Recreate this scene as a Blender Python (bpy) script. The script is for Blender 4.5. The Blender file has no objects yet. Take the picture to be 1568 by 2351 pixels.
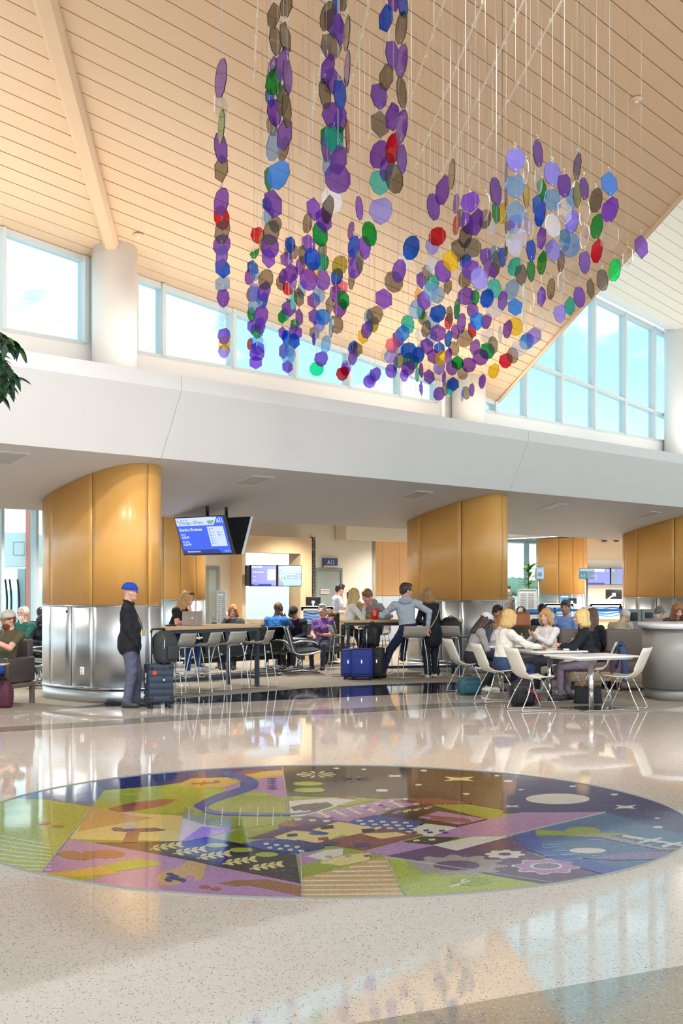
import bpy, bmesh, math, random
import numpy as np
from mathutils import Vector, Matrix

# ------------------------------------------------------------------ camera, world, lights, exposure
F, CX, HY, H = 3000.0, 784.0, 1345.0, 1.7          # focal length in px of the 1568x2351 frame, horizon row, eye height
scene = bpy.context.scene
col = scene.collection
cam_d = bpy.data.cameras.new('camera')
cam = bpy.data.objects.new('camera', cam_d)
col.objects.link(cam)
cam.location = (0, 0, H)
cam.rotation_euler = (math.radians(90), 0, 0)
cam_d.sensor_fit = 'HORIZONTAL'
cam_d.sensor_width = 36
cam_d.lens = 36 * F / 1568
cam_d.shift_y = (HY - 1175.5) / 1568
cam_d.clip_end = 2000
scene.camera = cam
scene.view_settings.view_transform = 'Standard'
scene.view_settings.look = 'None'
scene.view_settings.gamma = 1
scene.view_settings.use_curve_mapping = False
scene.view_settings.exposure = 1.32
try:
    scene.cycles.use_denoising = True
    scene.cycles.max_bounces = 6
    scene.cycles.diffuse_bounces = 3
    scene.cycles.glossy_bounces = 3
    scene.cycles.use_adaptive_sampling = True
    scene.cycles.adaptive_threshold = 0.1
    scene.cycles.transparent_max_bounces = 16
    scene.cycles.caustics_reflective = False
    scene.cycles.caustics_refractive = False
    scene.cycles.sample_clamp_indirect = 6
except Exception:
    pass

def lin(r, g, b):
    return tuple(((c / 255) / 12.92 if c / 255 <= 0.04045 else ((c / 255 + 0.055) / 1.055) ** 2.4) for c in (r, g, b)) + (1.0,)

world = bpy.data.worlds.new('sky')
scene.world = world
world.use_nodes = True
wn = world.node_tree.nodes; wl = world.node_tree.links
wn.clear()
w_out = wn.new('ShaderNodeOutputWorld'); w_bg = wn.new('ShaderNodeBackground')
w_tc = wn.new('ShaderNodeTexCoord'); w_map = wn.new('ShaderNodeMapping'); w_noise = wn.new('ShaderNodeTexNoise')
w_ramp = wn.new('ShaderNodeValToRGB'); w_mix = wn.new('ShaderNodeMix'); w_sep = wn.new('ShaderNodeSeparateXYZ')
w_hor = wn.new('ShaderNodeValToRGB')
w_map.inputs['Scale'].default_value = (2.6, 2.6, 6.5)
w_noise.inputs['Scale'].default_value = 2.2; w_noise.inputs['Detail'].default_value = 6; w_noise.inputs['Roughness'].default_value = 0.55
w_ramp.color_ramp.elements[0].position = 0.5; w_ramp.color_ramp.elements[1].position = 0.62
w_ramp.color_ramp.elements[0].color = (0, 0, 0, 1); w_ramp.color_ramp.elements[1].color = (1, 1, 1, 1)
w_hor.color_ramp.elements[0].position = 0.0; w_hor.color_ramp.elements[0].color = (0.72, 0.78, 0.80, 1)
w_hor.color_ramp.elements[1].position = 0.16; w_hor.color_ramp.elements[1].color = (0.32, 0.455, 0.50, 1)
w_mix.data_type = 'RGBA'
w_mix.inputs[7].default_value = (1.0, 1.0, 1.0, 1)
wl.new(w_tc.outputs['Generated'], w_map.inputs['Vector']); wl.new(w_map.outputs[0], w_noise.inputs['Vector'])
wl.new(w_noise.outputs['Fac'], w_ramp.inputs['Fac'])
wl.new(w_tc.outputs['Generated'], w_sep.inputs[0]); wl.new(w_sep.outputs['Z'], w_hor.inputs['Fac'])
wl.new(w_ramp.outputs[0], w_mix.inputs[0]); wl.new(w_hor.outputs[0], w_mix.inputs[6])
wl.new(w_mix.outputs[2], w_bg.inputs['Color']); w_bg.inputs['Strength'].default_value = 1.0
wl.new(w_bg.outputs[0], w_out.inputs['Surface'])

SA, CA = 0.669, 0.743                                # direction of the building line u = (SA, CA) in plan
TH = math.atan2(CA, SA)
NRM = math.hypot(SA, CA); SA /= NRM; CA /= NRM

def uv2w(s, t, z=0.0):                               # building frame (s along the facade, t away from the viewer) -> world
    return Vector((SA * s - CA * t, CA * s + SA * t, z))
def w2uv(p):
    return (SA * p[0] + CA * p[1], -CA * p[0] + SA * p[1], p[2] if len(p) > 2 else 0.0)
def at(px, py, D):
    return Vector(((px - CX) / F * D, D, H + (HY - py) / F * D))
def flo(px, py):
    return at(px, py, F * H / (py - HY)).xy.to_3d()
def on_t(px, py, t):                                 # pixel ray onto the vertical plane t = const, in building frame
    D = t / (SA - CA * (px - CX) / F)
    return w2uv(at(px, py, D))

def area_light(name, loc, rot, sx, sy, power, color=(1, 1, 1)):
    d = bpy.data.lights.new(name, 'AREA'); d.shape = 'RECTANGLE'; d.size = sx; d.size_y = sy; d.energy = power; d.color = color
    o = bpy.data.objects.new(name, d); col.objects.link(o); o.location = loc; o.rotation_euler = rot
    o['kind'] = 'helper'
    return o
# cove uplights standing on the ledge behind the fascia, and the downlights of the low hold room ceiling
for _s in (4, 9, 14, 19, 24, 29, 34):
    area_light('ledge_uplight', uv2w(_s, 14.7, 4.82), (math.pi + math.radians(24) * SA * 0, 0, TH), 4.2, 0.18, 22, (1.0, 0.88, 0.72))
for _s in (11, 15, 19, 23, 27, 31, 35, 39, 43):
    for _t in (18.6, 21.4):
        _d = bpy.data.lights.new('hold_room_downlight', 'SPOT'); _d.energy = 600 if _s > 34 else 220; _d.spot_size = math.radians(140); _d.spot_blend = 0.8; _d.shadow_soft_size = 0.06; _d.color = (1.0, 0.93, 0.82)
        _o = bpy.data.objects.new('hold_room_downlight', _d); col.objects.link(_o); _o.location = uv2w(_s, _t, 3.36); _o['kind'] = 'helper'

# downlights added out of view above the frame to brighten the hall
for _x, _y in ((-5, 3), (0, 3), (5, 3), (-5, 7), (0, 7.5), (5.5, 8), (-8, 10)):
    _d = bpy.data.lights.new('hall_fill_downlight', 'SPOT'); _d.energy = 40; _d.spot_size = math.radians(150); _d.spot_blend = 0.7; _d.shadow_soft_size = 0.35; _d.color = (1.0, 0.98, 0.95)
    _o = bpy.data.objects.new('hall_fill_downlight', _d); col.objects.link(_o); _o.location = (_x, _y, 7.6); _o['kind'] = 'helper'

for _x in (-5.5, -2.0, 1.5, 5.0):  # tilted spots, added out of view to brighten the floor further in
    _d = bpy.data.lights.new('hall_fill_downlight', 'SPOT'); _d.energy = 480; _d.spot_size = math.radians(95); _d.spot_blend = 0.9; _d.shadow_soft_size = 0.3; _d.color = (1.0, 0.97, 0.93)
    _o = bpy.data.objects.new('hall_fill_downlight', _d); col.objects.link(_o); _o.location = (_x, 11.6, 7.7); _o.rotation_euler = (math.radians(30), 0, 0); _o['kind'] = 'helper'

# ------------------------------------------------------------------ mesh helpers
class MB:
    def __init__(s): s.v = []; s.f = []; s.m = []; s.sm = []; s.cur = 0
    def add(s, vs, fs, smooth=False):
        b = len(s.v); s.v += [tuple(v) for v in vs]
        for f in fs: s.f.append(tuple(b + i for i in f)); s.m.append(s.cur); s.sm.append(smooth)
        return s
    def box(s, c, sz, rz=0.0, M=None):
        hx, hy, hz = sz[0] / 2, sz[1] / 2, sz[2] / 2
        vs = [Vector((x * hx, y * hy, z * hz)) for z in (-1, 1) for y in (-1, 1) for x in (-1, 1)]
        R = M if M is not None else Matrix.Rotation(rz, 3, 'Z')
        vs = [R @ v + Vector(c) for v in vs]
        return s.add(vs, [(0, 2, 3, 1), (4, 5, 7, 6), (0, 1, 5, 4), (2, 6, 7, 3), (0, 4, 6, 2), (1, 3, 7, 5)])
    def box2(s, a, b):
        return s.box([(a[i] + b[i]) / 2 for i in range(3)], [abs(b[i] - a[i]) for i in range(3)])
    def rbox(s, c, sz, r=0.01, n=3, rz=0.0, M=None):
        """box with rounded vertical-edge profile swept in z and bevelled top/bottom"""
        hx, hy, hz = sz[0] / 2, sz[1] / 2, sz[2] / 2
        r = min(r, hx * .99, hy * .99, hz * .99)
        R = M if M is not None else Matrix.Rotation(rz, 3, 'Z')
        rings = []
        prof = [(-hz, -r)] + [(-hz + r - r * math.cos(a), -r + r * math.sin(a)) for a in [math.pi / 2 * k / n for k in range(1, n + 1)]]
        prof = prof + [(-z, o) for z, o in reversed(prof)]
        for z, off in prof:
            ring = []
            for qx, qy, a0 in ((1, 1, 0), (-1, 1, 1), (-1, -1, 2), (1, -1, 3)):
                for k in range(n + 1):
                    a = math.pi / 2 * (a0 + k / n)
                    rr = max(r + off, 1e-5)
                    ring.append(R @ Vector((qx * (hx - r) + rr * math.cos(a), qy * (hy - r) + rr * math.sin(a), z)) + Vector(c))
            rings.append(ring)
        return s.loft(rings, True, smooth=True)
    def loft(s, rings, caps=True, closed=True, smooth=False):
        n = len(rings[0]); vs = [v for r in rings for v in r]; fs = []
        for i in range(len(rings) - 1):
            for j in range(n if closed else n - 1):
                k = (j + 1) % n
                fs.append((i * n + j, i * n + k, (i + 1) * n + k, (i + 1) * n + j))
        s.add(vs, fs, smooth)
        if caps and closed:
            b0 = len(s.v) - len(vs); b = b0 + (len(rings) - 1) * n
            s.f += [tuple(reversed(range(b0, b0 + n))), tuple(range(b, b + n))]; s.m += [s.cur] * 2; s.sm += [False] * 2
        return s
    def tube(s, path, r, n=6, closed=False, caps=True):
        P = [Vector(p) for p in path]; rings = []; m = len(P)
        rr = r if isinstance(r, (list, tuple)) else [r] * m
        prev = None
        for i, p in enumerate(P):
            if closed: d = (P[(i + 1) % m] - P[i - 1])
            else: d = (P[min(i + 1, m - 1)] - P[max(i - 1, 0)])
            d = d.normalized() if d.length > 1e-9 else Vector((0, 0, 1))
            if prev is None:
                a = d.orthogonal().normalized()
            else:
                a = prev - d * prev.dot(d)
                a = a.normalized() if a.length > 1e-6 else d.orthogonal().normalized()
            prev = a; b = d.cross(a)
            rings.append([p + (a * math.cos(2 * math.pi * k / n) + b * math.sin(2 * math.pi * k / n)) * rr[i] for k in range(n)])
        if closed: rings.append(rings[0])
        return s.loft(rings, caps and not closed, smooth=True)
    def lathe(s, prof, n=20, c=(0, 0, 0), sx=1.0, sy=1.0, smooth=True):
        rings = [[Vector((c[0] + r * sx * math.cos(2 * math.pi * k / n), c[1] + r * sy * math.sin(2 * math.pi * k / n), c[2] + z)) for k in range(n)] for r, z in prof]
        return s.loft(rings, True, smooth=smooth)
    def prism(s, poly, z0, z1):
        n = len(poly)
        vs = [Vector((p[0], p[1], z0)) for p in poly] + [Vector((p[0], p[1], z1)) for p in poly]
        fs = [tuple(reversed(range(n))), tuple(range(n, 2 * n))] + [(i, (i + 1) % n, n + (i + 1) % n, n + i) for i in range(n)]
        return s.add(vs, fs)
    def slab(s, poly, ext):
        """planar polygon (3D points) extruded by a vector"""
        n = len(poly); e = Vector(ext)
        vs = [Vector(p) for p in poly] + [Vector(p) + e for p in poly]
        return s.add(vs, [tuple(reversed(range(n))), tuple(range(n, 2 * n))] + [(i, (i + 1) % n, n + (i + 1) % n, n + i) for i in range(n)])
    def mesh(s, name, mats):
        me = bpy.data.meshes.new(name)
        me.from_pydata(s.v, [], s.f)
        mats = mats if isinstance(mats, (list, tuple)) else [mats]
        for m in mats: me.materials.append(m)
        me.polygons.foreach_set('material_index', s.m)
        me.polygons.foreach_set('use_smooth', s.sm)
        bm = bmesh.new(); bm.from_mesh(me); bmesh.ops.recalc_face_normals(bm, faces=bm.faces); bm.to_mesh(me); bm.free()
        me.update()
        return me
    def build(s, name, mats, parent=None, loc=None, rz=None):
        return link(name, s.mesh(name, mats), parent, loc, rz)

def link(name, me, parent=None, loc=None, rz=None):
    o = bpy.data.objects.new(name, me); col.objects.link(o)
    if parent is not None: o.parent = parent
    if loc is not None: o.location = loc
    if rz is not None: o.rotation_euler = (0, 0, rz)
    return o
def thing(name, label, cat, loc=(0, 0, 0), rz=0.0, group=None):
    o = bpy.data.objects.new(name, None); col.objects.link(o)
    o.empty_display_size = 0.1
    o.location = loc; o.rotation_euler = (0, 0, rz)
    return tag(o, label, cat, group)
def tag(o, label=None, cat=None, group=None, kind=None):
    if label: o['label'] = label
    if cat: o['category'] = cat
    if group: o['group'] = group
    if kind: o['kind'] = kind
    return o
def struct(o, label=None):
    o['kind'] = 'structure'
    if label: o['label'] = label
    return o
def copy_tree(o, parent=None):
    c = o.copy(); col.objects.link(c)
    if parent is not None: c.parent = parent
    for ch in list(o.children): copy_tree(ch, c)
    return c
def arc(cx, cy, rx, ry, a0, a1, n):
    return [(cx + rx * math.cos(math.radians(a0 + (a1 - a0) * k / n)), cy + ry * math.sin(math.radians(a0 + (a1 - a0) * k / n))) for k in range(n + 1)]
def crv(pts, n=8, closed=False):
    """Catmull-Rom through points"""
    P = [Vector(p) for p in pts]; out = []; m = len(P)
    for i in range(m if closed else m - 1):
        p0 = P[i - 1] if (i > 0 or closed) else P[0]; p1 = P[i]; p2 = P[(i + 1) % m]; p3 = P[(i + 2) % m] if (closed or i + 2 < m) else P[-1]
        for k in range(n):
            t = k / n
            out.append(0.5 * ((2 * p1) + (p2 - p0) * t + (2 * p0 - 5 * p1 + 4 * p2 - p3) * t * t + (3 * p1 - p0 - 3 * p2 + p3) * t ** 3))
    if not closed: out.append(P[-1])
    return out

# ------------------------------------------------------------------ materials
MATS = {}
def pbr(name, rgb, rough=0.5, metal=0.0, spec=0.5, coat=0.0, noise=None, bump=None, emit=None, sheen=0.0):
    """rgb in sRGB 0..255; noise=(scale, amount, stretch xyz); bump=(scale,strength)"""
    if name in MATS: return MATS[name]
    m = bpy.data.materials.new(name); m.use_nodes = True
    nt = m.node_tree; b = nt.nodes['Principled BSDF']
    c = lin(*rgb)
    b.inputs['Base Color'].default_value = c
    b.inputs['Roughness'].default_value = rough; b.inputs['Metallic'].default_value = metal
    b.inputs['Specular IOR Level'].default_value = spec; b.inputs['Coat Weight'].default_value = coat
    b.inputs['Coat Roughness'].default_value = 0.08
    if sheen: b.inputs['Sheen Weight'].default_value = sheen
    tc = None
    if noise or bump:
        tc = nt.nodes.new('ShaderNodeTexCoord')
    if noise:
        sc, amt, st = noise
        mp = nt.nodes.new('ShaderNodeMapping'); mp.inputs['Scale'].default_value = st
        nz = nt.nodes.new('ShaderNodeTexNoise'); nz.inputs['Scale'].default_value = sc; nz.inputs['Detail'].default_value = 5
        mx = nt.nodes.new('ShaderNodeMix'); mx.data_type = 'RGBA'
        mx.inputs[6].default_value = tuple(x * (1 - amt) for x in c[:3]) + (1,)
        mx.inputs[7].default_value = tuple(min(1, x * (1 + amt)) for x in c[:3]) + (1,)
        nt.links.new(tc.outputs['Object'], mp.inputs[0]); nt.links.new(mp.outputs[0], nz.inputs['Vector'])
        nt.links.new(nz.outputs['Fac'], mx.inputs[0]); nt.links.new(mx.outputs[2], b.inputs['Base Color'])
    if bump:
        nb = nt.nodes.new('ShaderNodeTexNoise'); nb.inputs['Scale'].default_value = bump[0]; nb.inputs['Detail'].default_value = 3
        bp = nt.nodes.new('ShaderNodeBump'); bp.inputs['Strength'].default_value = bump[1]; bp.inputs['Distance'].default_value = bump[2] if len(bump) > 2 else 0.01
        nt.links.new(tc.outputs['Object'], nb.inputs['Vector']); nt.links.new(nb.outputs['Fac'], bp.inputs['Height']); nt.links.new(bp.outputs[0], b.inputs['Normal'])
    if emit:
        b.inputs['Emission Color'].default_value = c; b.inputs['Emission Strength'].default_value = emit
    MATS[name] = m
    return m
def glassy(name, tint, alpha_gloss=0.06, rough=0.02, body=None, body_amt=0.0, through=0.5):
    """thin see-through sheet: tinted transparency + a share of sharp reflection (+ a little milky body)"""
    if name in MATS: return MATS[name]
    m = bpy.data.materials.new(name); m.use_nodes = True
    nt = m.node_tree; nt.nodes.clear()
    out = nt.nodes.new('ShaderNodeOutputMaterial'); tr = nt.nodes.new('ShaderNodeBsdfTransparent'); gl = nt.nodes.new('ShaderNodeBsdfGlossy')
    tr.inputs['Color'].default_value = tuple(tint) + (1,) if len(tint) == 3 else tint
    gl.inputs['Roughness'].default_value = rough
    mx = nt.nodes.new('ShaderNodeMixShader')
    fr = nt.nodes.new('ShaderNodeLayerWeight'); fr.inputs['Blend'].default_value = 0.5
    pw = nt.nodes.new('ShaderNodeMath'); pw.operation = 'POWER'; pw.inputs[1].default_value = 5.0
    ad = nt.nodes.new('ShaderNodeMath'); ad.operation = 'ADD'; ad.inputs[1].default_value = alpha_gloss; ad.use_clamp = True
    nt.links.new(fr.outputs['Facing'], pw.inputs[0]); nt.links.new(pw.outputs[0], ad.inputs[0]); nt.links.new(ad.outputs[0], mx.inputs[0])
    src = tr
    if body:
        df = nt.nodes.new('ShaderNodeBsdfDiffuse'); df.inputs['Color'].default_value = body
        tl = nt.nodes.new('ShaderNodeBsdfTranslucent'); tl.inputs['Color'].default_value = body
        m2 = nt.nodes.new('ShaderNodeMixShader'); m2.inputs[0].default_value = through
        nt.links.new(df.outputs[0], m2.inputs[1]); nt.links.new(tl.outputs[0], m2.inputs[2])
        m3 = nt.nodes.new('ShaderNodeMixShader'); m3.inputs[0].default_value = body_amt
        nt.links.new(tr.outputs[0], m3.inputs[1]); nt.links.new(m2.outputs[0], m3.inputs[2]); src = m3
    nt.links.new(src.outputs[0], mx.inputs[1]); nt.links.new(gl.outputs[0], mx.inputs[2])
    nt.links.new(mx.outputs[0], out.inputs[0])
    MATS[name] = m
    return m
def terrazzo(name, base, chips, rough=0.07, chip_scale=70, coverage=0.32, coat=0.0, spec=0.5):
    if name in MATS: return MATS[name]
    m = bpy.data.materials.new(name); m.use_nodes = True
    nt = m.node_tree; N = nt.nodes; L = nt.links; b = N['Principled BSDF']
    tc = N.new('ShaderNodeTexCoord')
    geo = N.new('ShaderNodeNewGeometry')
    prev = None
    col_sock = None
    nz = N.new('ShaderNodeTexNoise'); nz.inputs['Scale'].default_value = 0.7; nz.inputs['Detail'].default_value = 4
    L.new(geo.outputs['Position'], nz.inputs['Vector'])
    mx0 = N.new('ShaderNodeMix'); mx0.data_type = 'RGBA'
    c = lin(*base)
    mx0.inputs[6].default_value = tuple(x * .9 for x in c[:3]) + (1,); mx0.inputs[7].default_value = tuple(min(1, x * 1.08) for x in c[:3]) + (1,)
    L.new(nz.outputs['Fac'], mx0.inputs[0]); col_sock = mx0.outputs[2]
    for i, (cc, sc, cov) in enumerate(chips):
        vo = N.new('ShaderNodeTexVoronoi'); vo.inputs['Scale'].default_value = chip_scale * sc; vo.inputs['Randomness'].default_value = 1.0
        L.new(geo.outputs['Position'], vo.inputs['Vector'])
        sx = N.new('ShaderNodeSeparateColor'); L.new(vo.outputs['Color'], sx.inputs[0])
        lt = N.new('ShaderNodeMath'); lt.operation = 'LESS_THAN'; lt.inputs[1].default_value = cov; L.new(sx.outputs[0], lt.inputs[0])
        ld = N.new('ShaderNodeMath'); ld.operation = 'LESS_THAN'; ld.inputs[1].default_value = 0.34; L.new(vo.outputs['Distance'], ld.inputs[0])
        mu = N.new('ShaderNodeMath'); mu.operation = 'MULTIPLY'; L.new(lt.outputs[0], mu.inputs[0]); L.new(ld.outputs[0], mu.inputs[1])
        mx = N.new('ShaderNodeMix'); mx.data_type = 'RGBA'; L.new(mu.outputs[0], mx.inputs[0]); L.new(col_sock, mx.inputs[6]); mx.inputs[7].default_value = lin(*cc)
        col_sock = mx.outputs[2]
    L.new(col_sock, b.inputs['Base Color'])
    b.inputs['Roughness'].default_value = rough; b.inputs['Specular IOR Level'].default_value = spec
    b.inputs['Coat Weight'].default_value = coat; b.inputs['Coat Roughness'].default_value = 0.03
    nb = N.new('ShaderNodeTexNoise'); nb.inputs['Scale'].default_value = 2.2; nb.inputs['Detail'].default_value = 2
    bp = N.new('ShaderNodeBump'); bp.inputs['Strength'].default_value = 0.035; bp.inputs['Distance'].default_value = 0.02
    L.new(geo.outputs['Position'], nb.inputs['Vector']); L.new(nb.outputs['Fac'], bp.inputs['Height']); L.new(bp.outputs[0], b.inputs['Normal'])
    L.new(bp.outputs[0], b.inputs['Coat Normal'])
    MATS[name] = m
    return m
def maple(name, rgb_a, rgb_b, rough=0.32, vertical=True):
    if name in MATS: return MATS[name]
    m = bpy.data.materials.new(name); m.use_nodes = True
    nt = m.node_tree; N = nt.nodes; L = nt.links; b = N['Principled BSDF']
    tc = N.new('ShaderNodeTexCoord'); mp = N.new('ShaderNodeMapping')
    mp.inputs['Scale'].default_value = (9, 9, 0.9) if vertical else (0.9, 9, 9)
    nz = N.new('ShaderNodeTexNoise'); nz.inputs['Scale'].default_value = 1.6; nz.inputs['Detail'].default_value = 8; nz.inputs['Distortion'].default_value = 1.4
    nz2 = N.new('ShaderNodeTexNoise'); nz2.inputs['Scale'].default_value = 0.9; nz2.inputs['Detail'].default_value = 2
    mx = N.new('ShaderNodeMix'); mx.data_type = 'RGBA'; mx.inputs[6].default_value = lin(*rgb_a); mx.inputs[7].default_value = lin(*rgb_b)
    av = N.new('ShaderNodeMath'); av.operation = 'MULTIPLY_ADD'; av.inputs[1].default_value = 0.45
    ml = N.new('ShaderNodeMath'); ml.operation = 'MULTIPLY'; ml.inputs[1].default_value = 0.6
    L.new(tc.outputs['Object'], mp.inputs[0]); L.new(mp.outputs[0], nz.inputs['Vector']); L.new(tc.outputs['Object'], nz2.inputs['Vector'])
    L.new(nz2.outputs['Fac'], ml.inputs[0]); L.new(nz.outputs['Fac'], av.inputs[0]); L.new(ml.outputs[0], av.inputs[2]); L.new(av.outputs[0], mx.inputs[0])
    L.new(mx.outputs[2], b.inputs['Base Color']); b.inputs['Roughness'].default_value = rough
    b.inputs['Coat Weight'].default_value = 0.25; b.inputs['Coat Roughness'].default_value = 0.2
    MATS[name] = m
    return m

M_WHITE = pbr('white_paint', (238, 238, 238), 0.55)
M_WALL = pbr('wall_paint', (226, 220, 205), 0.6)
M_GREYSOF = pbr('soffit_paint', (208, 210, 214), 0.6)
M_PLANK = pbr('tan_metal_plank', (229, 198, 164), 0.42)
M_PLANK2 = pbr('cream_metal_plank', (238, 233, 222), 0.42)
M_GAP = pbr('dark_joint', (92, 76, 58), 0.8)
M_ALU = pbr('white_aluminium', (214, 222, 226), 0.35)
M_DARK = pbr('black_plastic', (24, 24, 27), 0.4)
M_STEEL = pbr('brushed_steel', (212, 217, 222), 0.42, 1.0, noise=(3.0, 0.10, (14, 14, 0.4)))
M_CHROME = pbr('chrome', (225, 228, 232), 0.09, 1.0)
M_GREYPOST = pbr('dark_grey_steel', (84, 86, 90), 0.42, 0.6)
M_MAPLE = maple('honey_maple', (234, 162, 76), (249, 198, 118))
M_MAPLE_PALE = maple('pale_maple', (206, 178, 138), (222, 198, 160))
M_GLASS = glassy('window_glass', (0.86, 0.97, 1.0), 0.02)
M_TERR = terrazzo('beige_terrazzo', (211, 197, 187), [((128, 100, 80), 1.0, 0.15), ((240, 228, 214), 1.2, 0.08), ((96, 80, 70), 1.5, 0.14)], rough=0.04, spec=0.75)
M_TERR_GREY = terrazzo('grey_terrazzo', (150, 142, 130), [((92, 84, 76), 1.0, 0.25), ((205, 196, 182), 1.3, 0.2)], rough=0.06)
M_TERR_NAVY = terrazzo('navy_terrazzo', (34, 38, 50), [((88, 96, 118), 1.2, 0.16), ((14, 15, 20), 0.9, 0.3)], rough=0.05)
M_CARPET = pbr('grey_carpet', (150, 140, 128), 0.95, noise=(30, 0.25, (1, 3, 1)), bump=(260, 0.5))
# ------------------------------------------------------------------ roof planes of the sawtooth hall
TW = 16.15                                            # window plane
sA, _, zA = on_t(0, 516.6, TW); sT, _, zT = on_t(1140, 921, TW)
KS = (zT - zA) / (sT - sA)
_b = w2uv(at(105, 0, 14.2))
KT = (_b[2] - (zA + KS * (_b[0] - sA))) / (_b[1] - TW)
def zceil(s, t, base=(sA, TW, zA)): return base[2] + KS * (s - base[0]) + KT * (t - base[1])
def on_roof(px, py, base=(sA, TW, zA)):
    o = w2uv((0, 0, H)); d = w2uv(((px - CX) / F, 1.0, (HY - py) / F))
    k = (base[2] + KS * (o[0] - base[0]) + KT * (o[1] - base[1]) - H) / (d[2] - KS * d[0] - KT * d[1])
    return (d[0] * k, d[1] * k, H + d[2] * k)
e2 = on_roof(1568, 440)
ES = (e2[0] - sT) / (e2[1] - TW)                      # right free edge s(t)
def s_edge(t): return sT + ES * (t - TW)
ST = (on_roof(288, 593)[1] - on_roof(136, 2.6)[1]) / 15.0
S_LEFT = 3.0
def plank_roof(name, label, base, s0, s1f, t0, t1, mat, step=ST, gap=0.016, zoff=0.0, plank_w=None):
    n = int((t1 - t0) / step) + 1
    def z(s, t): return zceil(s, t, base) + zoff
    bk = MB()
    q = [(s0, t0), (s1f(t0), t0), (s1f(t1), t1), (s0, t1)]
    bk.slab([(s, t, z(s, t) + 0.035) for s, t in q], (0, 0, 0.05))
    root = struct(bk.build(name, M_GAP, None, None, TH), label)
    for i in range(n):
        tb = t1 - i * step; ta = max(t0, tb - step + gap)
        if tb - ta < 0.05: continue
        m = MB()
        q = [(s0, ta), (s1f(ta), ta), (s1f(tb), tb), (s0, tb)]
        m.slab([(s, t, z(s, t)) for s, t in q], (0, 0, 0.034))
        m.build('plank', mat, root)
    return root
roofL = plank_roof('ceiling', 'tan plank ceiling sloping over the hanging artwork', (sA, TW, zA), S_LEFT - 5, s_edge, -4.0, TW + 0.05, M_PLANK)
# dark trim along the free edge of the tan ceiling
m = MB()
for t0_, t1_ in ((-4.0, TW + 0.05),):
    a = (s_edge(t0_), t0_); b = (s_edge(t1_), t1_)
    for off, w, z0, z1, mt in ((0.0, 0.09, -0.03, 0.10, 0), (0.09, 0.05, 0.0, 0.16, 1)):
        m.cur = mt
        m.slab([(a[0] + off, a[1], zceil(*a) + z0), (b[0] + off, b[1], zceil(*b) + z0), (b[0] + off + w, b[1], zceil(*b) + z0), (a[0] + off + w, a[1], zceil(*a) + z0)], (0, 0, z1 - z0))
m.build('edge_trim', [M_PLANK, M_DARK], roofL)
# beam band
m = MB()
A0, A1 = on_roof(249, 596), on_roof(287, 610); B0, B1 = on_roof(78, 0), on_roof(134, 0)
def ext(a, b, k): return tuple(a[i] + (b[i] - a[i]) * k for i in range(3))
C0, C1 = ext(A0, B0, 1.9), ext(A1, B1, 1.9)
def lower(p, dz): return (p[0], p[1], p[2] - dz)
ins = 0.16
def mixp(a, b, k): return tuple(a[i] + (b[i] - a[i]) * k for i in range(3))
r0 = [lower(A0, 0.0), lower(A0, .07), lower(mixp(A0, A1, .22), .14), lower(mixp(A0, A1, .8), .14), lower(A1, .07), lower(A1, 0)]
r1 = [lower(C0, 0.0), lower(C0, .07), lower(mixp(C0, C1, .22), .14), lower(mixp(C0, C1, .8), .14), lower(C1, .07), lower(C1, 0)]
m.loft([[Vector(p) for p in r0], [Vector(p) for p in r1]], True)
m.build('beam_cover', M_PLANK, roofL)
# right, higher roof
tr = TW - 0.45
pR = on_t(1357.7, 652, tr); pR2 = on_t(1568, 766.5, tr)
baseR = pR
_ks = KS; KS = (pR2[2] - pR[2]) / (pR2[0] - pR[0])
def s0R(t): return s_edge(t) - 1.2
def plank_roof_R():
    bk = MB(); q = [(s0R(-4.0), -4.0), (48, -4.0), (48, tr), (s0R(tr), tr)]
    bk.slab([(s, t, zceil(s, t, baseR) + 0.035) for s, t in q], (0, 0, 0.05))
    root = struct(bk.build('ceiling', M_GAP, None, None, TH), 'cream plank ceiling of the next higher bay')
    tb = tr
    while tb > -3.7:
        ta = tb - ST + 0.012
        m = MB(); q = [(s0R(ta), ta), (48, ta), (48, tb), (s0R(tb), tb)]
        m.slab([(s, t, zceil(s, t, baseR)) for s, t in q], (0, 0, 0.034)); m.build('plank', M_PLANK2, root)
        tb -= ST
    return root
roofR = plank_roof_R()
# bright reveal between the high windows and the high ceiling
m = MB()
w1 = on_t(1300, 648, TW); w2 = on_t(1508, 752, TW)
ksw = (w2[2] - w1[2]) / (w2[0] - w1[0])
def zwin(s): return w1[2] + ksw * (s - w1[0])
m.loft([[Vector((s, TW - 0.1, zwin(s))), Vector((s, tr - .02, zceil(s, tr, baseR) + .0)), Vector((s, tr - .02, zceil(s, tr, baseR) + .06)), Vector((s, TW + .1, zwin(s) + .5))] for s in (sT - 1.0, sT + 5, sT + 12, 48)], True)
struct(m.build('trim_1', M_WHITE, None, None, TH), 'sloping white reveal above the tall windows')
KS_R = KS; KS = _ks
# wall closing the step between the two roofs, above the free edge
m = MB()
pts = [(s_edge(t) + .15, t) for t in (-4.0, TW)]
m.slab([(pts[0][0], pts[0][1], zceil(*pts[0]) + .17), (pts[1][0], pts[1][1], zceil(*pts[1]) + .17), (pts[1][0], pts[1][1], zceil(*pts[1]) + 4.2), (pts[0][0], pts[0][1], zceil(*pts[0]) + 4.2)], (0.08, 0, 0))
struct(m.build('wall_step', M_WHITE, None, None, TH), 'white wall between the low and the high roof')

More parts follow.
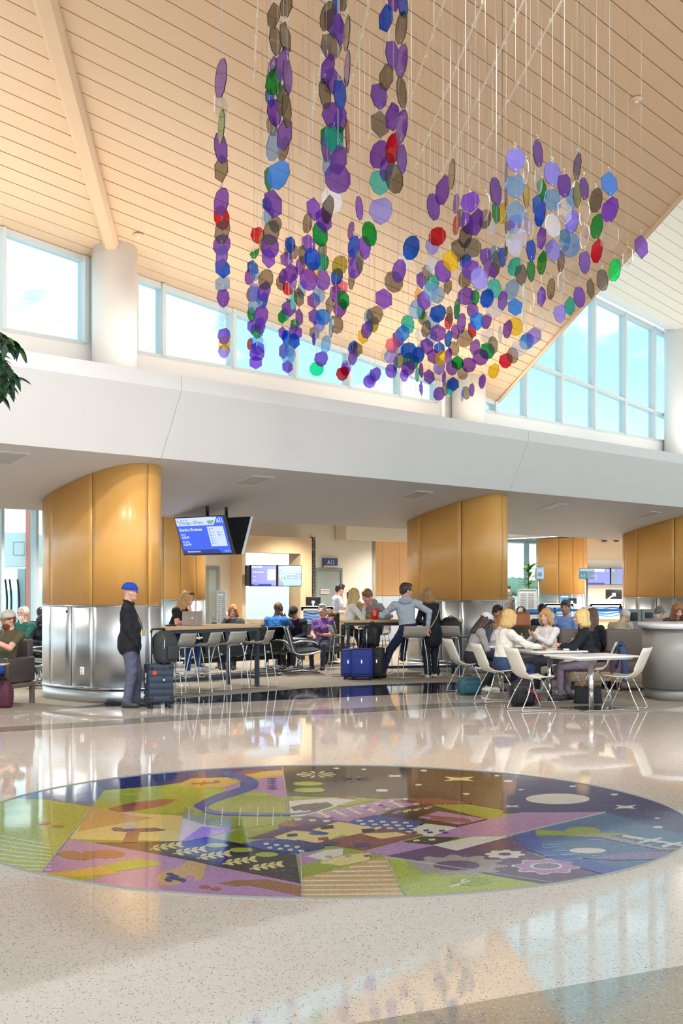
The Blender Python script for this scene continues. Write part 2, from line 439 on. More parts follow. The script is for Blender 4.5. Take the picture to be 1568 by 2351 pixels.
# ------------------------------------------------------------------ fascia, soffit, clerestory wall
SEAMS = [on_t(417, 896, 14.02)[0] + k * 8.7 for k in range(-2, 5)]
FT0, FZ0, FT1, FZ1, FZ2 = 14.46, 3.53, 14.02, 4.46, 4.67
SOFK = -0.235
def zsof(t): return FZ0 + SOFK * (t - FT0)
S_BACK = 17.2
m = MB(); m.box2((SEAMS[0], FT0 + .2, 3.3 + .5), (SEAMS[-1], TW + .3, 4.45))
fas = struct(m.build('wall_fascia', M_WHITE, None, None, TH), 'white sloping fascia band above the seating area')
for a, b in zip(SEAMS[:-1], SEAMS[1:]):
    a += .005; b -= .005
    m = MB()
    prof = [(FT0, FZ0), (FT1, FZ1), (FT1, FZ2), (FT1 + .5, FZ2), (FT1 + .5, FZ1), (FT0 + .45, FZ0 - .02)]
    m.loft([[Vector((s, t, z)) for t, z in prof] for s in (a, b)], True)
    m.build('fascia_panel', M_WHITE, fas)
m = MB(); m.box2((SEAMS[0], FT1 + .4, FZ2 - .1), (SEAMS[-1], TW + .2, FZ2 - .02))
m.build('ledge', M_WHITE, fas)
sof = struct(MB().box2((SEAMS[0], FT0 + .5, 3.75), (SEAMS[-1], S_BACK, 3.8)).build('ceiling', M_GREYSOF, None, None, TH), 'grey sloping soffit over the seating area')
for a, b in zip(SEAMS[:-1], SEAMS[1:]):
    a += .004; b -= .004
    m = MB()
    m.slab([(a, FT0, zsof(FT0)), (b, FT0, zsof(FT0)), (b, S_BACK, zsof(S_BACK)), (a, S_BACK, zsof(S_BACK))], (0, 0, 0.03))
    m.build('soffit_panel', M_GREYSOF, sof)
m = MB(); m.box2((SEAMS[0], S_BACK, zsof(S_BACK)), (SEAMS[-1], S_BACK + .06, 3.75)); m.build('soffit_edge', M_GREYSOF, sof)
# hold room ceiling
hc = MB(); hc.prism([(-8, S_BACK + .06), (60, S_BACK + .06), (60, 30), (22, 30), (22, 23.3), (-8, 23.3)], 3.40, 3.48)
struct(hc.build('ceiling', M_WHITE, None, None, TH), 'flat white ceiling of the gate seating area')
# recessed lights in the soffit
def soffit_pt(px, py):
    o = w2uv((0, 0, H)); d = w2uv(((px - CX) / F, 1.0, (HY - py) / F))
    k = (FZ0 - SOFK * FT0 - H) / (d[2] - SOFK * d[1]); return (d[0] * k, d[1] * k, H + d[2] * k)
for i, (px, py, lab) in enumerate([(8, 1050, 'square grey soffit light at the far left edge of the photo'), (580, 1103, 'square grey soffit light above the hanging flight screen'),
                     (952, 1136, 'square grey soffit light just left of the middle wood column'), (1270, 1163, 'square grey soffit light above the white cafe tables'), (1485, 1181, 'square grey soffit light nearest the right edge of the photo')]):
    p = soffit_pt(px, py)
    lt = tag(bpy.data.objects.new('soffit_light', None), lab, 'ceiling light', 'soffit lights'); col.objects.link(lt)
    lt.location = uv2w(p[0], p[1], p[2]); lt.rotation_euler = (math.atan(SOFK), 0, TH); lt.rotation_mode = 'XYZ'
    MB().box((0, 0, -.004), (.44, .44, .012)).build('lens', pbr('light_lens', (188, 188, 186), .4), lt)
    fm = MB()
    for x, y, a, b in ((0, .235, .5, .03), (0, -.235, .5, .03), (.235, 0, .03, .44), (-.235, 0, .03, .44)): fm.box((x, y, -.008), (a, b, .018))
    fm.build('frame', M_GREYSOF, lt)

# clerestory wall below the windows + around the first window
Z_SILL = on_t(15, 757, TW)[2]
m = MB(); m.box2((S_LEFT, TW - .02, FZ2 - .1), (48, TW + .25, Z_SILL - .04))
wall_c = struct(m.build('wall_clerestory', M_WHITE, None, None, TH), 'white parapet wall below the clerestory windows')
def sx(px): return on_t(px, 800, TW)[0]
def window(idx, label, s0, s1, mull, topf, muntin=None, z0=Z_SILL, t=TW, fw=0.07, dep=0.16, mat=M_ALU):
    root = MB(); z1 = lambda s: topf(s)
    root.box2((s0, t, z0 - .05), (s1, t + dep, z0 + .03))
    o = struct(root.build('window_%d' % idx, mat, None, None, TH), label)
    xs = [s0] + list(mull) + [s1]
    for k, s in enumerate(xs):
        mm = MB(); mm.loft([[Vector((x, y, z)) for x, y, z in ((s - fw / 2, t - .03, z0), (s + fw / 2, t - .03, z0), (s + fw / 2, t + dep, z0), (s - fw / 2, t + dep, z0))],
                            [Vector((x, y, topf(s))) for x, y in ((s - fw / 2, t - .03), (s + fw / 2, t - .03), (s + fw / 2, t + dep), (s - fw / 2, t + dep))]])
        mm.build('mullion', mat, o)
    for a, b in zip(xs[:-1], xs[1:]):
        mm = MB(); mm.slab([(a, t + .07, z0), (b, t + .07, z0), (b, t + .07, topf(b)), (a, t + .07, topf(a))], (0, .012, 0)); mm.build('pane', M_GLASS, o)
        hd = MB(); hd.slab([(a, t, topf(a) - .09), (b, t, topf(b) - .09), (b, t, topf(b)), (a, t, topf(a))], (0, dep, 0)); hd.build('head_rail', mat, o)
        if muntin:
            mu = MB(); mu.slab([(a, t - .02, muntin(a) - .035), (b, t - .02, muntin(b) - .035), (b, t - .02, muntin(b) + .035), (a, t - .02, muntin(a) + .035)], (0, dep, 0)); mu.build('muntin', mat, o)
    return o
zl = lambda s: zceil(s, TW) - .01
window(1, 'clerestory window at the far left above the hanging plant', S_LEFT, sx(197), [sx(-300), sx(8)], zl)
window(2, 'long clerestory window strip behind the hanging artwork', sx(312), sx(1003), [sx(375), sx(537), sx(679), sx(803), sx(919)], zl)
zr = lambda s: zwin(s)
mu1, mu2 = on_t(1209, 829, TW), on_t(1505, 946, TW)
kmu = (mu2[2] - mu1[2]) / (mu2[0] - mu1[0])
window(3, 'tall two-row window wall on the right', sx(1112), 47.0, [sx(1138), sx(1209), sx(1290), sx(1365), sx(1436), sx(1503), sx(1600), sx(1700)], lambda s: max(zr(s), Z_SILL + .5) if s > sT else zceil(s, TW), lambda s: mu1[2] + kmu * (s - mu1[0]))
# wall pieces beside the round columns
for a, b in ((197, 312), (1003, 1112)):
    m = MB(); a_, b_ = sx(a), sx(b)
    m.slab([(a_, TW, Z_SILL - .1), (b_, TW, Z_SILL - .1), (b_, TW, zl(b_)), (a_, TW, zl(a_))], (0, .2, 0))
    m.build('wall_pier', M_WHITE, wall_c)
# round white columns on the ledge
for px, w, lab in ((263, 103, 'round white column above the left wood column'), (1076, 75, 'round white column above the middle wood column'), (1556, 60, 'round white column at the right edge of the photo')):
    tcol = 15.8
    p = on_t(px, 900, tcol); r = 0.34
    c = MB(); n = 40
    rings = [[Vector((r * math.cos(2 * math.pi * k / n), r * math.sin(2 * math.pi * k / n), FZ2 - .05)) for k in range(n)]]
    top = []
    for k in range(n):
        s_, t_ = p[0] + r * math.cos(2 * math.pi * k / n), p[1] + r * math.sin(2 * math.pi * k / n)
        if s_ < s_edge(t_): zt = zceil(s_, t_)
        else: zt = zwin(s_) + .2
        top.append(Vector((r * math.cos(2 * math.pi * k / n), r * math.sin(2 * math.pi * k / n), zt)))
    rings.append(top); c.loft(rings, True, smooth=True)
    ob = c.build('column', M_WHITE, None, uv2w(p[0], p[1]), TH); struct(ob, lab)
p = on_t(1016, 900, 15.75)
struct(MB().lathe([(.045, FZ2), (.045, 5.8)], 14).build('pipe', M_WHITE, None, uv2w(p[0], p[1])), 'thin white riser pipe left of the middle round column')

# ------------------------------------------------------------------ wood and steel clad columns
def clad_column(s, t, a, b, label, joints_u, joints_l, zt=None, z_mid=1.405, group=None, ex=2.45, zb=0.0):
    root = thing('clad_column', label, 'column', uv2w(s, t), TH, group)
    def pt(ang, off=0.0):
        c, sn = math.cos(ang), math.sin(ang)
        return Vector((math.copysign(abs(c) ** (2 / ex), c) * (b + off), math.copysign(abs(sn) ** (2 / ex), sn) * (a + off), 0))
    topz = (lambda y: zsof(t + y) - .003) if zt is None else (lambda y: zt)
    def shell(name, a0, a1, z0, z1, mat, off=0.0, th=.02, n=None):
        n = n or max(3, int(abs(a1 - a0) / math.radians(4)))
        m = MB(); lo = []; hi = []; lo2 = []; hi2 = []
        for k in range(n + 1):
            an = a0 + (a1 - a0) * k / n
            p_ = pt(an, off); q_ = pt(an, off - th)
            zz = z1 if not callable(z1) else z1(p_.y)
            lo.append(Vector((p_.x, p_.y, z0))); hi.append(Vector((p_.x, p_.y, zz))); lo2.append(Vector((q_.x, q_.y, z0))); hi2.append(Vector((q_.x, q_.y, zz)))
        N = n + 1; vs = lo + hi + lo2 + hi2; fs = []; sm = []
        for k in range(n):
            fs += [(k, k + 1, N + k + 1, N + k), (2 * N + k, 3 * N + k, 3 * N + k + 1, 2 * N + k + 1), (k, 2 * N + k, 2 * N + k + 1, k + 1), (N + k, N + k + 1, 3 * N + k + 1, 3 * N + k)]
        fs += [(0, N, 3 * N, 2 * N), (n, 2 * N + n, 3 * N + n, N + n)]
        m.add(vs, fs, True)
        o = m.build(name, mat, root)
        return o
    def full(name, z0, z1, mat, off, th=.02): shell(name, 0, 2 * math.pi, z0, z1, mat, off, th, 72)
    full('core', zb, topz, M_GREYPOST, -.03, .02)
    g = math.radians(0.35)
    for js, z0, z1, mat, nm in ((joints_u, z_mid + .012, topz, M_MAPLE, 'wood_panel'), (joints_l, .2, z_mid - .005, M_STEEL, 'steel_panel')):
        J = [math.radians(x) for x in js]; J2 = J + [J[0] + 2 * math.pi]
        for q0, q1 in zip(J2[:-1], J2[1:]): shell(nm, q0 + g, q1 - g, z0, z1, mat)
    full('top_rim', z_mid - .004, z_mid + .01, M_CHROME, .006, .03)
    full('bumper_rail', .2, .235, M_CHROME, .012, .03)
    full('kick_plate', zb, .2, M_STEEL, -.006, .02)
    return root
def ang_of(s, t, a, b, px, lo, hi, ex=2.45):
    """angle on the column outline whose projection is px, searched between lo and hi degrees"""
    best = None
    for k in range(400):
        an = math.radians(lo + (hi - lo) * k / 399); c, sn = math.cos(an), math.sin(an)
        w = uv2w(s + math.copysign(abs(c) ** (2 / ex), c) * b, t + math.copysign(abs(sn) ** (2 / ex), sn) * a)
        x = CX + F * w.x / w.y
        if best is None or abs(x - px) < best[0]: best = (abs(x - px), math.degrees(an))
    return best[1]
c1 = w2uv((-3.62, 19.65, 0))
CA_, CB_ = 1.12, .6
def J(c, pxs): return sorted(ang_of(c[0], c[1], CA_, CB_, px, 150, 300) for px in pxs)
ju = J(c1, (116, 212, 340)); jl = J(c1, (116, 164, 213, 340))
rest = [20, 75, 130]
col1 = clad_column(c1[0], c1[1], CA_, CB_, 'wood and steel clad oval column behind the standing man in the blue cap', rest + ju, rest + jl, group='clad columns along the fascia')
c2 = (c1[0] + 8.78, c1[1] - .06); col2 = clad_column(c2[0], c2[1], CA_, CB_, 'wood and steel clad oval column behind the woman in black', rest + ju, rest + jl, group='clad columns along the fascia')
c3 = (c1[0] + 17.4, c1[1] - .06); col3 = clad_column(c3[0], c3[1], CA_, CB_, 'wood and steel clad oval column at the right edge above the bar counter', rest + ju, rest + jl, group='clad columns along the fascia')
m = MB(); m.lathe([(.035, 1.25), (.035, 1.262)], 12)
# outlet plate and lock on the first column
def on_col(c, px, py, D): 
    p = at(px, py, D); return p
op = thing('outlet_cover', 'small white double power outlet on the steel base of the left column', 'outlet', at(188.5, 1540, 18.77), math.radians(-20))
MB().rbox((0, 0, 0), (.07, .012, .115), .005, 2).build('plate', M_WHITE, op)
for dz in (-.025, .025): MB().rbox((0, -.008, dz), (.034, .006, .03), .003, 2).build('socket', pbr('socket_grey', (200, 200, 200), .4), op)
tag(MB().lathe([(.018, -.004), (.018, .004)], 16).build('key_lock', M_DARK, None, at(153, 1404, 19.02)), 'round black lock on the steel panel of the left column', 'lock').rotation_euler = (math.radians(90), 0, math.radians(-20))

# ------------------------------------------------------------------ floor, inlays and carpet
def fpoly(pts, z0, z1, name, mat, parent=None):
    P = [flo(*p) for p in pts]
    m = MB(); m.prism([(p.x, p.y) for p in P], z0, z1)
    return m.build(name, mat, parent)
fl = MB(); fl.prism([tuple(uv2w(*q).xy) for q in ((-40, -30), (70, -30), (70, 30), (22, 30), (22, 23.3), (-40, 23.3))], -.2, 0); floor = struct(fl.build('floor', M_TERR), 'polished beige terrazzo floor')
cb = [(-260, 1692), (-120, 1662), (0, 1645), (90, 1634), (200, 1621), (272, 1612), (398, 1604), (560, 1592), (700, 1580), (800, 1575), (900, 1570.5), (966, 1568), (1045, 1566), (1069, 1588), (1120, 1602), (1170, 1615), (1240, 1632), (1296, 1638), (1400, 1640.5), (1493, 1633), (1568, 1622), (1700, 1600)]
P = [flo(*p) for p in cb]; pp = [(p.x, p.y) for p in P] + [tuple(uv2w(*q).xy) for q in ((60, 15), (60, 29.5), (22.2, 29.5), (22.2, 23.2), (-5, 23.2), (-5, 15.5))]
m = MB(); m.prism(pp, 0, .006); struct(m.build('floor_carpet', M_CARPET), 'grey brown carpet under the gate seating')
fpoly([(150, 1627), (272, 1612.5), (398, 1604.5), (560, 1592.5), (700, 1580.5), (800, 1575.5), (900, 1571), (966, 1568.5), (1045, 1566.5), (1069, 1588.5), (1021, 1590.5), (860, 1597), (700, 1605), (560, 1611), (430, 1615.5), (330, 1619.5), (240, 1623)], -.05, .003, 'navy_band', M_TERR_NAVY, floor)
fpoly([(-120, 1686), (0, 1670), (214, 1657), (403, 1643), (597, 1635), (800, 1627), (949, 1618.6), (1060, 1613.5), (1168, 1613), (1172, 1617), (1143, 1619), (949, 1630), (800, 1639), (597, 1646), (403, 1656), (214, 1669), (0, 1682), (-120, 1699)], -.05, .003, 'grey_band', M_TERR_GREY, floor)
fpoly([(820, 2351), (1568, 2218), (1900, 2159), (1900, 2700), (0, 2700), (0, 2497)], -.05, .003, 'grey_band', M_TERR_GREY, floor)
# ------------------------------------------------------------------ background of the hold room
def text_part(txt, size, mat, parent, loc, align='LEFT', name='lettering', depth=0.0, sx_=1.0):
    cu = bpy.data.curves.new('t', 'FONT'); cu.body = txt; cu.size = size; cu.align_x = align; cu.extrude = depth; cu.resolution_u = 2
    o = bpy.data.objects.new('t', cu); me = bpy.data.meshes.new_from_object(o)
    me.name = name
    bpy.data.objects.remove(o); bpy.data.curves.remove(cu)
    me.transform(Matrix.Scale(sx_, 4, (1, 0, 0))); me.transform(Matrix.Rotation(math.pi / 2, 4, 'X'))
    me.materials.clear(); me.materials.append(mat)
    ob = link(name, me, parent, loc)
    return ob
def emis(name, rgb, k=1.0): return pbr(name, tuple(int(c * (.85 if k < 2 else 1)) for c in rgb), 0.3, emit=k)
def rect(pxa, pxb, pya, pyb, t, th):
    mid = (pxa + pxb) / 2
    return (on_t(pxa, pya, t)[0], t, on_t(mid, pyb, t)[2]), (on_t(pxb, pya, t)[0], t + th, on_t(mid, pya, t)[2])
def rbx(m, *a, **k):
    p, q = rect(*a); return m.box2(p, q)
TB = 23.0
# walls
wb = MB()
S470, S564, S690, S862 = (on_t(x, 1345, TB)[0] for x in (455, 564, 690, 862))
_, _, zft = on_t(624, 1268, TB); _, _, zfb = on_t(624, 1421, TB)
wb.box2((S470, TB, 0), (S564, TB + .2, 3.4)); wb.box2((S690, TB, 0), (S862, TB + .2, 3.4)); wb.box2((S564, TB, zft), (S690, TB + .2, 3.4)); wb.box2((S564, TB, 0), (S690, TB + .2, zfb))
wb.box2((S862 - .15, TB, 0), (S862, 24.6, 3.4))
wall_back = struct(wb.build('wall_back', M_WALL, None, None, TH), 'beige back wall of the gate area')
m = MB(); p, q = rect(795, 935, 1205, 1241, 22.6, .38); m.box2((p[0], p[1], p[2]), (q[0], q[1], 3.4)); struct(m.build('wall_bulkhead', M_WALL, None, None, TH), 'beige bulkhead above the recess')
# recess with maple panels
M_MAPLE_D = M_MAPLE
t_r = 24.35
s0r, s1r = on_t(845, 1300, t_r)[0], on_t(1010, 1300, t_r)[0]
rec = struct(MB().box2((s0r, t_r + .03, 0), (s1r, t_r + .15, 3.4)).build('wall_recess', M_WALL, None, None, TH), 'recessed wall clad in maple and steel panels')
xs = [s0r, on_t(878, 1300, t_r)[0], on_t(917, 1300, t_r)[0], on_t(958, 1300, t_r)[0], s1r]
for a, b in zip(xs[:-1], xs[1:]):
    MB().box2((a + .006, t_r, 1.42), (b - .006, t_r + .03, 3.1)).build('wood_panel', M_MAPLE, rec)
    MB().box2((a + .006, t_r, .12), (b - .006, t_r + .03, 1.4)).build('steel_panel', M_STEEL, rec)
# portal of pale maple with the frosted window
m = MB()
sP0, sP1 = on_t(556, 1300, 22.6)[0], on_t(716, 1300, 22.6)[0]; sO0, sO1 = on_t(564, 1300, 22.6)[0], on_t(690, 1300, 22.6)[0]
zP1 = on_t(640, 1232, 22.6)[2]; zO1 = on_t(640, 1270, 22.6)[2]; zO0 = on_t(640, 1424, 22.6)[2]
m.box2((sP0, 22.6, zO1), (sP1, TB, zP1)); m.box2((sP0, 22.6, 0), (sO0, TB, zO1)); m.box2((sO1, 22.6, 0), (sP1, TB, zO1)); m.box2((sO0, 22.6, 0), (sO1, TB, zO0))
struct(m.build('trim_2', M_MAPLE_PALE, None, None, TH), 'pale maple portal around the frosted gate window')
m = MB(); m.box2((S564 - .3, TB + .05, zfb - .2), (S690 + .3, TB + .07, zft + .2))
fgl = bpy.data.materials.new('frosted_glass'); fgl.use_nodes = True; _n = fgl.node_tree.nodes; _n.clear()
_o = _n.new('ShaderNodeOutputMaterial'); _r = _n.new('ShaderNodeBsdfRefraction'); _r.inputs['Roughness'].default_value = .55; _r.inputs['IOR'].default_value = 1.08; _r.inputs['Color'].default_value = (.97, 1, .99, 1)
_t = _n.new('ShaderNodeBsdfTranslucent'); _t.inputs['Color'].default_value = (.95, .98, .97, 1); _m = _n.new('ShaderNodeMixShader'); _m.inputs[0].default_value = .25
fgl.node_tree.links.new(_r.outputs[0], _m.inputs[1]); fgl.node_tree.links.new(_t.outputs[0], _m.inputs[2]); fgl.node_tree.links.new(_m.outputs[0], _o.inputs[0])
me_ = m.mesh('window_4', [M_GLASS, fgl])
for f_ in me_.polygons: f_.material_index = 1 if f_.normal.y < -.9 else 0
fg = struct(link('window_4', me_, None, None, TH), 'frosted window behind the gate desk screens')
# speckled strip beside the door
m = MB(); rbx(m, 718, 724.5, 1233, 1400, 22.9, .1)
struct(m.build('trim_3', terrazzo('speckled_strip', (60, 58, 56), [((215, 210, 200), 0.8, .35), ((20, 20, 20), 1.2, .2)], .4, 40), None, None, TH), 'speckled dark strip beside the gate door')
# doors
M_DOOR = pbr('grey_green_door', (150, 160, 156), .5); M_DFRAME = pbr('door_frame', (128, 136, 134), .5)
def door(n, label, a, b, ytop, t, hinge=True):
    p, q = rect(a, b, ytop, 1500, t, .03)
    o = struct(MB().box2((p[0], t, 0), (q[0], t + .03, q[2])).build('door_%d' % n, M_DOOR, None, None, TH), label)
    fm = MB(); fm.box2((p[0] - .07, t - .02, 0), (p[0], t + .04, q[2] + .07)); fm.box2((q[0], t - .02, 0), (q[0] + .07, t + .04, q[2] + .07)); fm.box2((p[0], t - .02, q[2]), (q[0], t + .04, q[2] + .07))
    fm.build('door_frame', M_DFRAME, o)
    MB().tube([(p[0] + .08, t - .03, 1.0), (p[0] + .08, t - .06, 1.0), (p[0] + .2, t - .06, 1.0)], .012).build('door_handle', M_CHROME, o)
    return o
door(1, 'grey green gate door under the A11 sign', 727, 781, 1310, 22.96)
door(2, 'grey door beside the wood column at the left of the gate', 478, 498, 1306, 22.96)
# blue gate sign
sg = thing('gate_sign', 'blue A11 gate sign with gold stripe above the door', 'sign', uv2w(*on_t(758.5, 1292, 22.93)), TH)
kpx = on_t(758.5, 1292, 22.93); ppm = F / uv2w(kpx[0], kpx[1]).y
w_, h_ = 33 / ppm / .70, 19 / ppm
MB().box((0, 0, .01), (w_, .03, h_)).build('blue_plate', pbr('sign_blue', (28, 54, 128), .4), sg)
MB().box((0, -.001, -h_ / 2 - .005), (w_, .032, .035)).build('gold_stripe', pbr('sign_gold', (196, 160, 98), .4), sg)
MB().box((0, -.001, -h_ / 2 + .02), (w_, .032, .018)).build('white_stripe', M_WHITE, sg)
text_part('A11', .17, M_WHITE, sg, (0, -.02, -.045), 'CENTER')
ss = thing('door_notice', 'white notice reading SECURED AREA on the gate door', 'sign', uv2w(*on_t(746, 1358, 22.94)), TH)
MB().box((0, 0, 0), (.33, .006, .125)).build('plate', pbr('notice_white', (225, 215, 215), .5), ss)
M_MAROON = pbr('notice_maroon', (120, 58, 70), .5)
text_part('SECURED AREA', .045, M_MAROON, ss, (0, -.006, .005), 'CENTER'); text_part('AUTHORIZED PERSONNEL ONLY', .019, M_MAROON, ss, (0, -.006, -.03), 'CENTER')

# glass walls and what stands outside
window(5, 'bright floor to ceiling glazing behind the seats at the far left', on_t(-260, 1345, TB)[0], on_t(372, 1345, TB)[0], [on_t(x, 1345, TB)[0] for x in (-100, 5, 84, 180, 280)], lambda s: 3.38, z0=.12, t=TB)
window(6, 'bright glazing beside the far wood column', on_t(1080, 1345, 27.2)[0], on_t(1262, 1345, 27.2)[0], [on_t(x, 1345, 27.2)[0] for x in (1163, 1212)], lambda s: 3.38, z0=.12, t=27.2)
M_APRON = pbr('concrete_apron', (235, 234, 228), .8, noise=(.4, .08, (1, 1, 1)))  # whitened so the colour stands in for strong daylight outside
g = MB(); g.prism([tuple(uv2w(*q).xy) for q in ((-400, 23.35), (21.9, 23.35), (21.9, 30.1), (400, 30.1), (400, 600), (-400, 600))], -.5, -.3)
struct(g.build('ground', M_APRON), 'pale concrete apron outside the windows')
rng = random.Random(5)
# far tree line beyond the apron
for i, (px, D, hgt, wid) in enumerate([(1174, 210, 2.7, 3.2), (1226, 214, 2.4, 2.8)]):
    p = at(px, 1345, D); m = MB(); r2 = random.Random(i)
    for k in range(26):
        a, rr = r2.random() * 6.28, r2.random() ** .5 * wid / 2.2
        c = Vector((rr * math.cos(a), rr * math.sin(a), hgt * (.35 + .5 * r2.random()))); q = .6 + .8 * r2.random()
        m.lathe([(.05, -q), (q * .7, -q * .7), (q, 0), (q * .75, q * .65), (.05, q)], 7, c)
    t_ = thing('tree', 'hazy green tree on the horizon beyond the apron, %s' % ['left of the palm', 'right of the palm'][i], 'tree', (p.x, p.y, -.3), 0, 'trees on the horizon')
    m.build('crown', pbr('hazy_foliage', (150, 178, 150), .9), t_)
    MB().tube([(0, 0, 0), (0, 0, hgt * .5)], [.2, .12]).build('trunk', pbr('bark', (110, 95, 80), .9), t_)
# jet bridge outside the left glazing
jb = thing('jet_bridge', 'pale jet bridge with red post and stair outside the far left window', 'jet bridge', at(40, 1345, 36).xy.to_3d() + Vector((0, 0, -.3)))
def jl(px, py, D=36.0):
    p = at(px, py, D); o = jb.location; return Vector((p.x - o.x, p.y - o.y, p.z - o.z))
M_RED = pbr('jetbridge_red', (236, 150, 132), .5); M_JB = pbr('jetbridge_white', (244, 248, 246), .5); M_JG = pbr('jetbridge_grey', (190, 205, 208), .5)  # bridge made whiter, outdoor glare put into the colour
a, b = jl(59, 1345), jl(72, 1345)
MB().box2((a.x, 0, 0), (b.x, .5, 4.6)).build('red_post', M_RED, jb)
a, b = jl(30, 1300), jl(58, 1272); MB().box2((a.x - 2, .2, a.z), (b.x, 2.4, b.z + .6)).build('cabin', M_JB, jb)
a, b = jl(38, 1420), jl(56, 1305); MB().box2((a.x, .1, a.z), (b.x, .6, b.z)).build('cabinet', M_JG, jb)
for k, x in enumerate((12, 22, 40)):
    a = jl(x, 1330); MB().tube(crv([(a.x, 0, a.z), (a.x + .05, .0, a.z - .6), (a.x + .02, 0, .5), (a.x + .15, 0, .2)]), .03).build('hose', M_DARK, jb)
st = MB(); a, b = jl(12, 1436), jl(57, 1406)
for dz in (0, -.35): st.tube([a + Vector((0, -.1, dz)), b + Vector((0, -.1, dz))], .035)
for k in range(6):
    q = a.lerp(b, k / 5); st.tube([q + Vector((0, -.1, 0)), q + Vector((0, -.1, -.5))], .025)
st.build('stair_rail', M_JB, jb)
a, b = jl(33, 1275), jl(58, 1245); fr = MB()
for p_, q_ in (((a.x, a.z), (b.x, a.z)), ((a.x, b.z), (b.x, b.z)), ((a.x, a.z), (a.x, b.z)), ((b.x, a.z), (b.x, b.z))): fr.tube([(p_[0], -.1, p_[1]), (q_[0], -.1, q_[1])], .02)
fr.build('guard_frame', M_JG, jb)

# background wood columns
def w_col(px, D, a, b, label):
    p = w2uv(at(px, 1345, D)); return clad_column(p[0], p[1], a, b, label, [20, 75, 130, 190, 225, 262, 290], [20, 75, 130, 190, 225, 262, 290], zt=3.36, group='clad columns at the back')
w_col(399, 27.6, .8, .45, 'wood and steel column behind the woman with the laptop')
w_col(1289, 46, .95, .55, 'far wood and steel column behind the queue barriers')
# pale check-in wall at the far right
TF = 24.6
p, q = rect(1337, 1520, 1284, 1440, TF, .1)
struct(MB().box2((p[0], TF, 0), (q[0], TF + .12, 3.4)).build('wall_far', pbr('bright_wall', (240, 238, 228), .6), None, None, TH), 'cream wall behind the A15 desk')
m = MB(); p, q = rect(1335, 1520, 1250, 1284, TF - .12, .12); m.box2((p[0], p[1], p[2]), (q[0], q[1], 3.38)); struct(m.build('trim_4', M_MAPLE_PALE, None, None, TH), 'pale wood header above the A15 desk')
# strip lights on the hold room ceiling
for a, b, lab in (((1150, 1242, 46), (1372, 1235.5, 42), 'long thin ceiling strip light nearer the camera'), ((1330, 1249.5, 52), (1440, 1247, 50), 'long thin ceiling strip light further back')):
    A, B = at(*a), at(*b); A.z = B.z = 3.345; mm = MB(); d = (B - A); mm.box((d.x / 2, d.y / 2, 0), (d.length, .09, .02), math.atan2(d.y, d.x))
    o = thing('strip_light', lab, 'ceiling light', (A.x, A.y, 3.345), 0, 'ceiling strip lights'); mm.build('diffuser', emis('warm_strip', (255, 244, 224), 3.0), o)
    h2 = MB(); h2.box((d.x / 2, d.y / 2, .008), (d.length + .06, .13, .012), math.atan2(d.y, d.x)); h2.build('housing', M_WHITE, o)
for px, py, D, lab in ((1330, 1243.5, 48, 'small round ceiling spotlight left of the other two'), (1388, 1243, 47, 'small round ceiling spotlight in the middle of three'), (1415, 1242.5, 47, 'small round ceiling spotlight right of the other two')):
    p = at(px, py, D); o = thing('ceiling_spot', lab, 'ceiling light', (p.x, p.y, 3.36), 0, 'ceiling spotlights')
    MB().lathe([(.1, -.0), (.1, -.05), (.06, -.08), (.02, -.08)], 16).build('body', M_GREYPOST, o); MB().lathe([(.15, 0), (.15, -.012), (.1, -.015)], 20).build('ring', M_WHITE, o)

# ------------------------------------------------------------------ screens
M_SBLUE = emis('screen_blue', (52, 92, 226), .55); M_SPALE = emis('screen_pale', (186, 204, 246), .6); M_SNAVY = emis('screen_navy', (40, 58, 150), .4)
M_SWHITE = emis('screen_white', (232, 238, 255), .8); M_SGREEN = emis('screen_green', (22, 130, 62), .5); M_SDK = emis('screen_ink', (34, 44, 110), .3); M_SLAV = emis('screen_lavender', (120, 128, 226), .6)
M_SGREY = emis('screen_grey', (122, 140, 158), .5); M_SSTEEL = emis('screen_steelblue', (132, 162, 214), .6); M_SORANGE = emis('screen_orange', (216, 110, 70), .5); M_SCYAN = emis('screen_cyan', (110, 196, 222), .6)
W_, H_ = 1.215, .655
tv = thing('flight_screen', 'tilted hanging flight screen showing Chicago O\'Hare in blue', 'screen', at(401, 1190, 22.4) + Vector((SA * 0, 0, 0)), math.atan2(-SA, CA))
tilt = math.radians(19.5)
def tvp(name, poly, mat, y=-.002, th=.001, parent=None):
    """polygon in screen units (x right 0..1, y down 0..1)"""
    m = MB(); P_ = []
    for u_, v_ in poly:
        P_.append((u_ * W_, y + math.sin(tilt) * v_ * H_, -math.cos(tilt) * v_ * H_))
    m.slab(P_, (0, th, 0)); return m.build(name, mat, parent or tv)
_e = math.tan(tilt) * .012
m = MB(); m.slab([(0 - .012, -_e, .012), (W_ + .012, -_e, .012), (W_ + .012, math.sin(tilt) * H_ + _e, -math.cos(tilt) * H_ - .012), (-.012, math.sin(tilt) * H_ + _e, -math.cos(tilt) * H_ - .012)], (0, .05, 0)); m.build('casing', M_DARK, tv)
tvp('picture', [(.008, .01), (.992, .01), (.992, .985), (.008, .985)], M_SBLUE, -.002)
tvp('header', [(.008, .01), (.865, .01), (.77, .225), (.008, .225)], M_SPALE, -.004)
tvp('status_tag', [(.66, .115), (.8, .11), (.77, .185), (.665, .19)], M_SGREEN, -.006)
tvp('list_panel', [(.62, .265), (.945, .265), (.945, .795), (.62, .795)], M_SPALE, -.004)
tvp('footer', [(.008, .875), (.735, .875), (.8, .985), (.008, .985)], M_SNAVY, -.004)
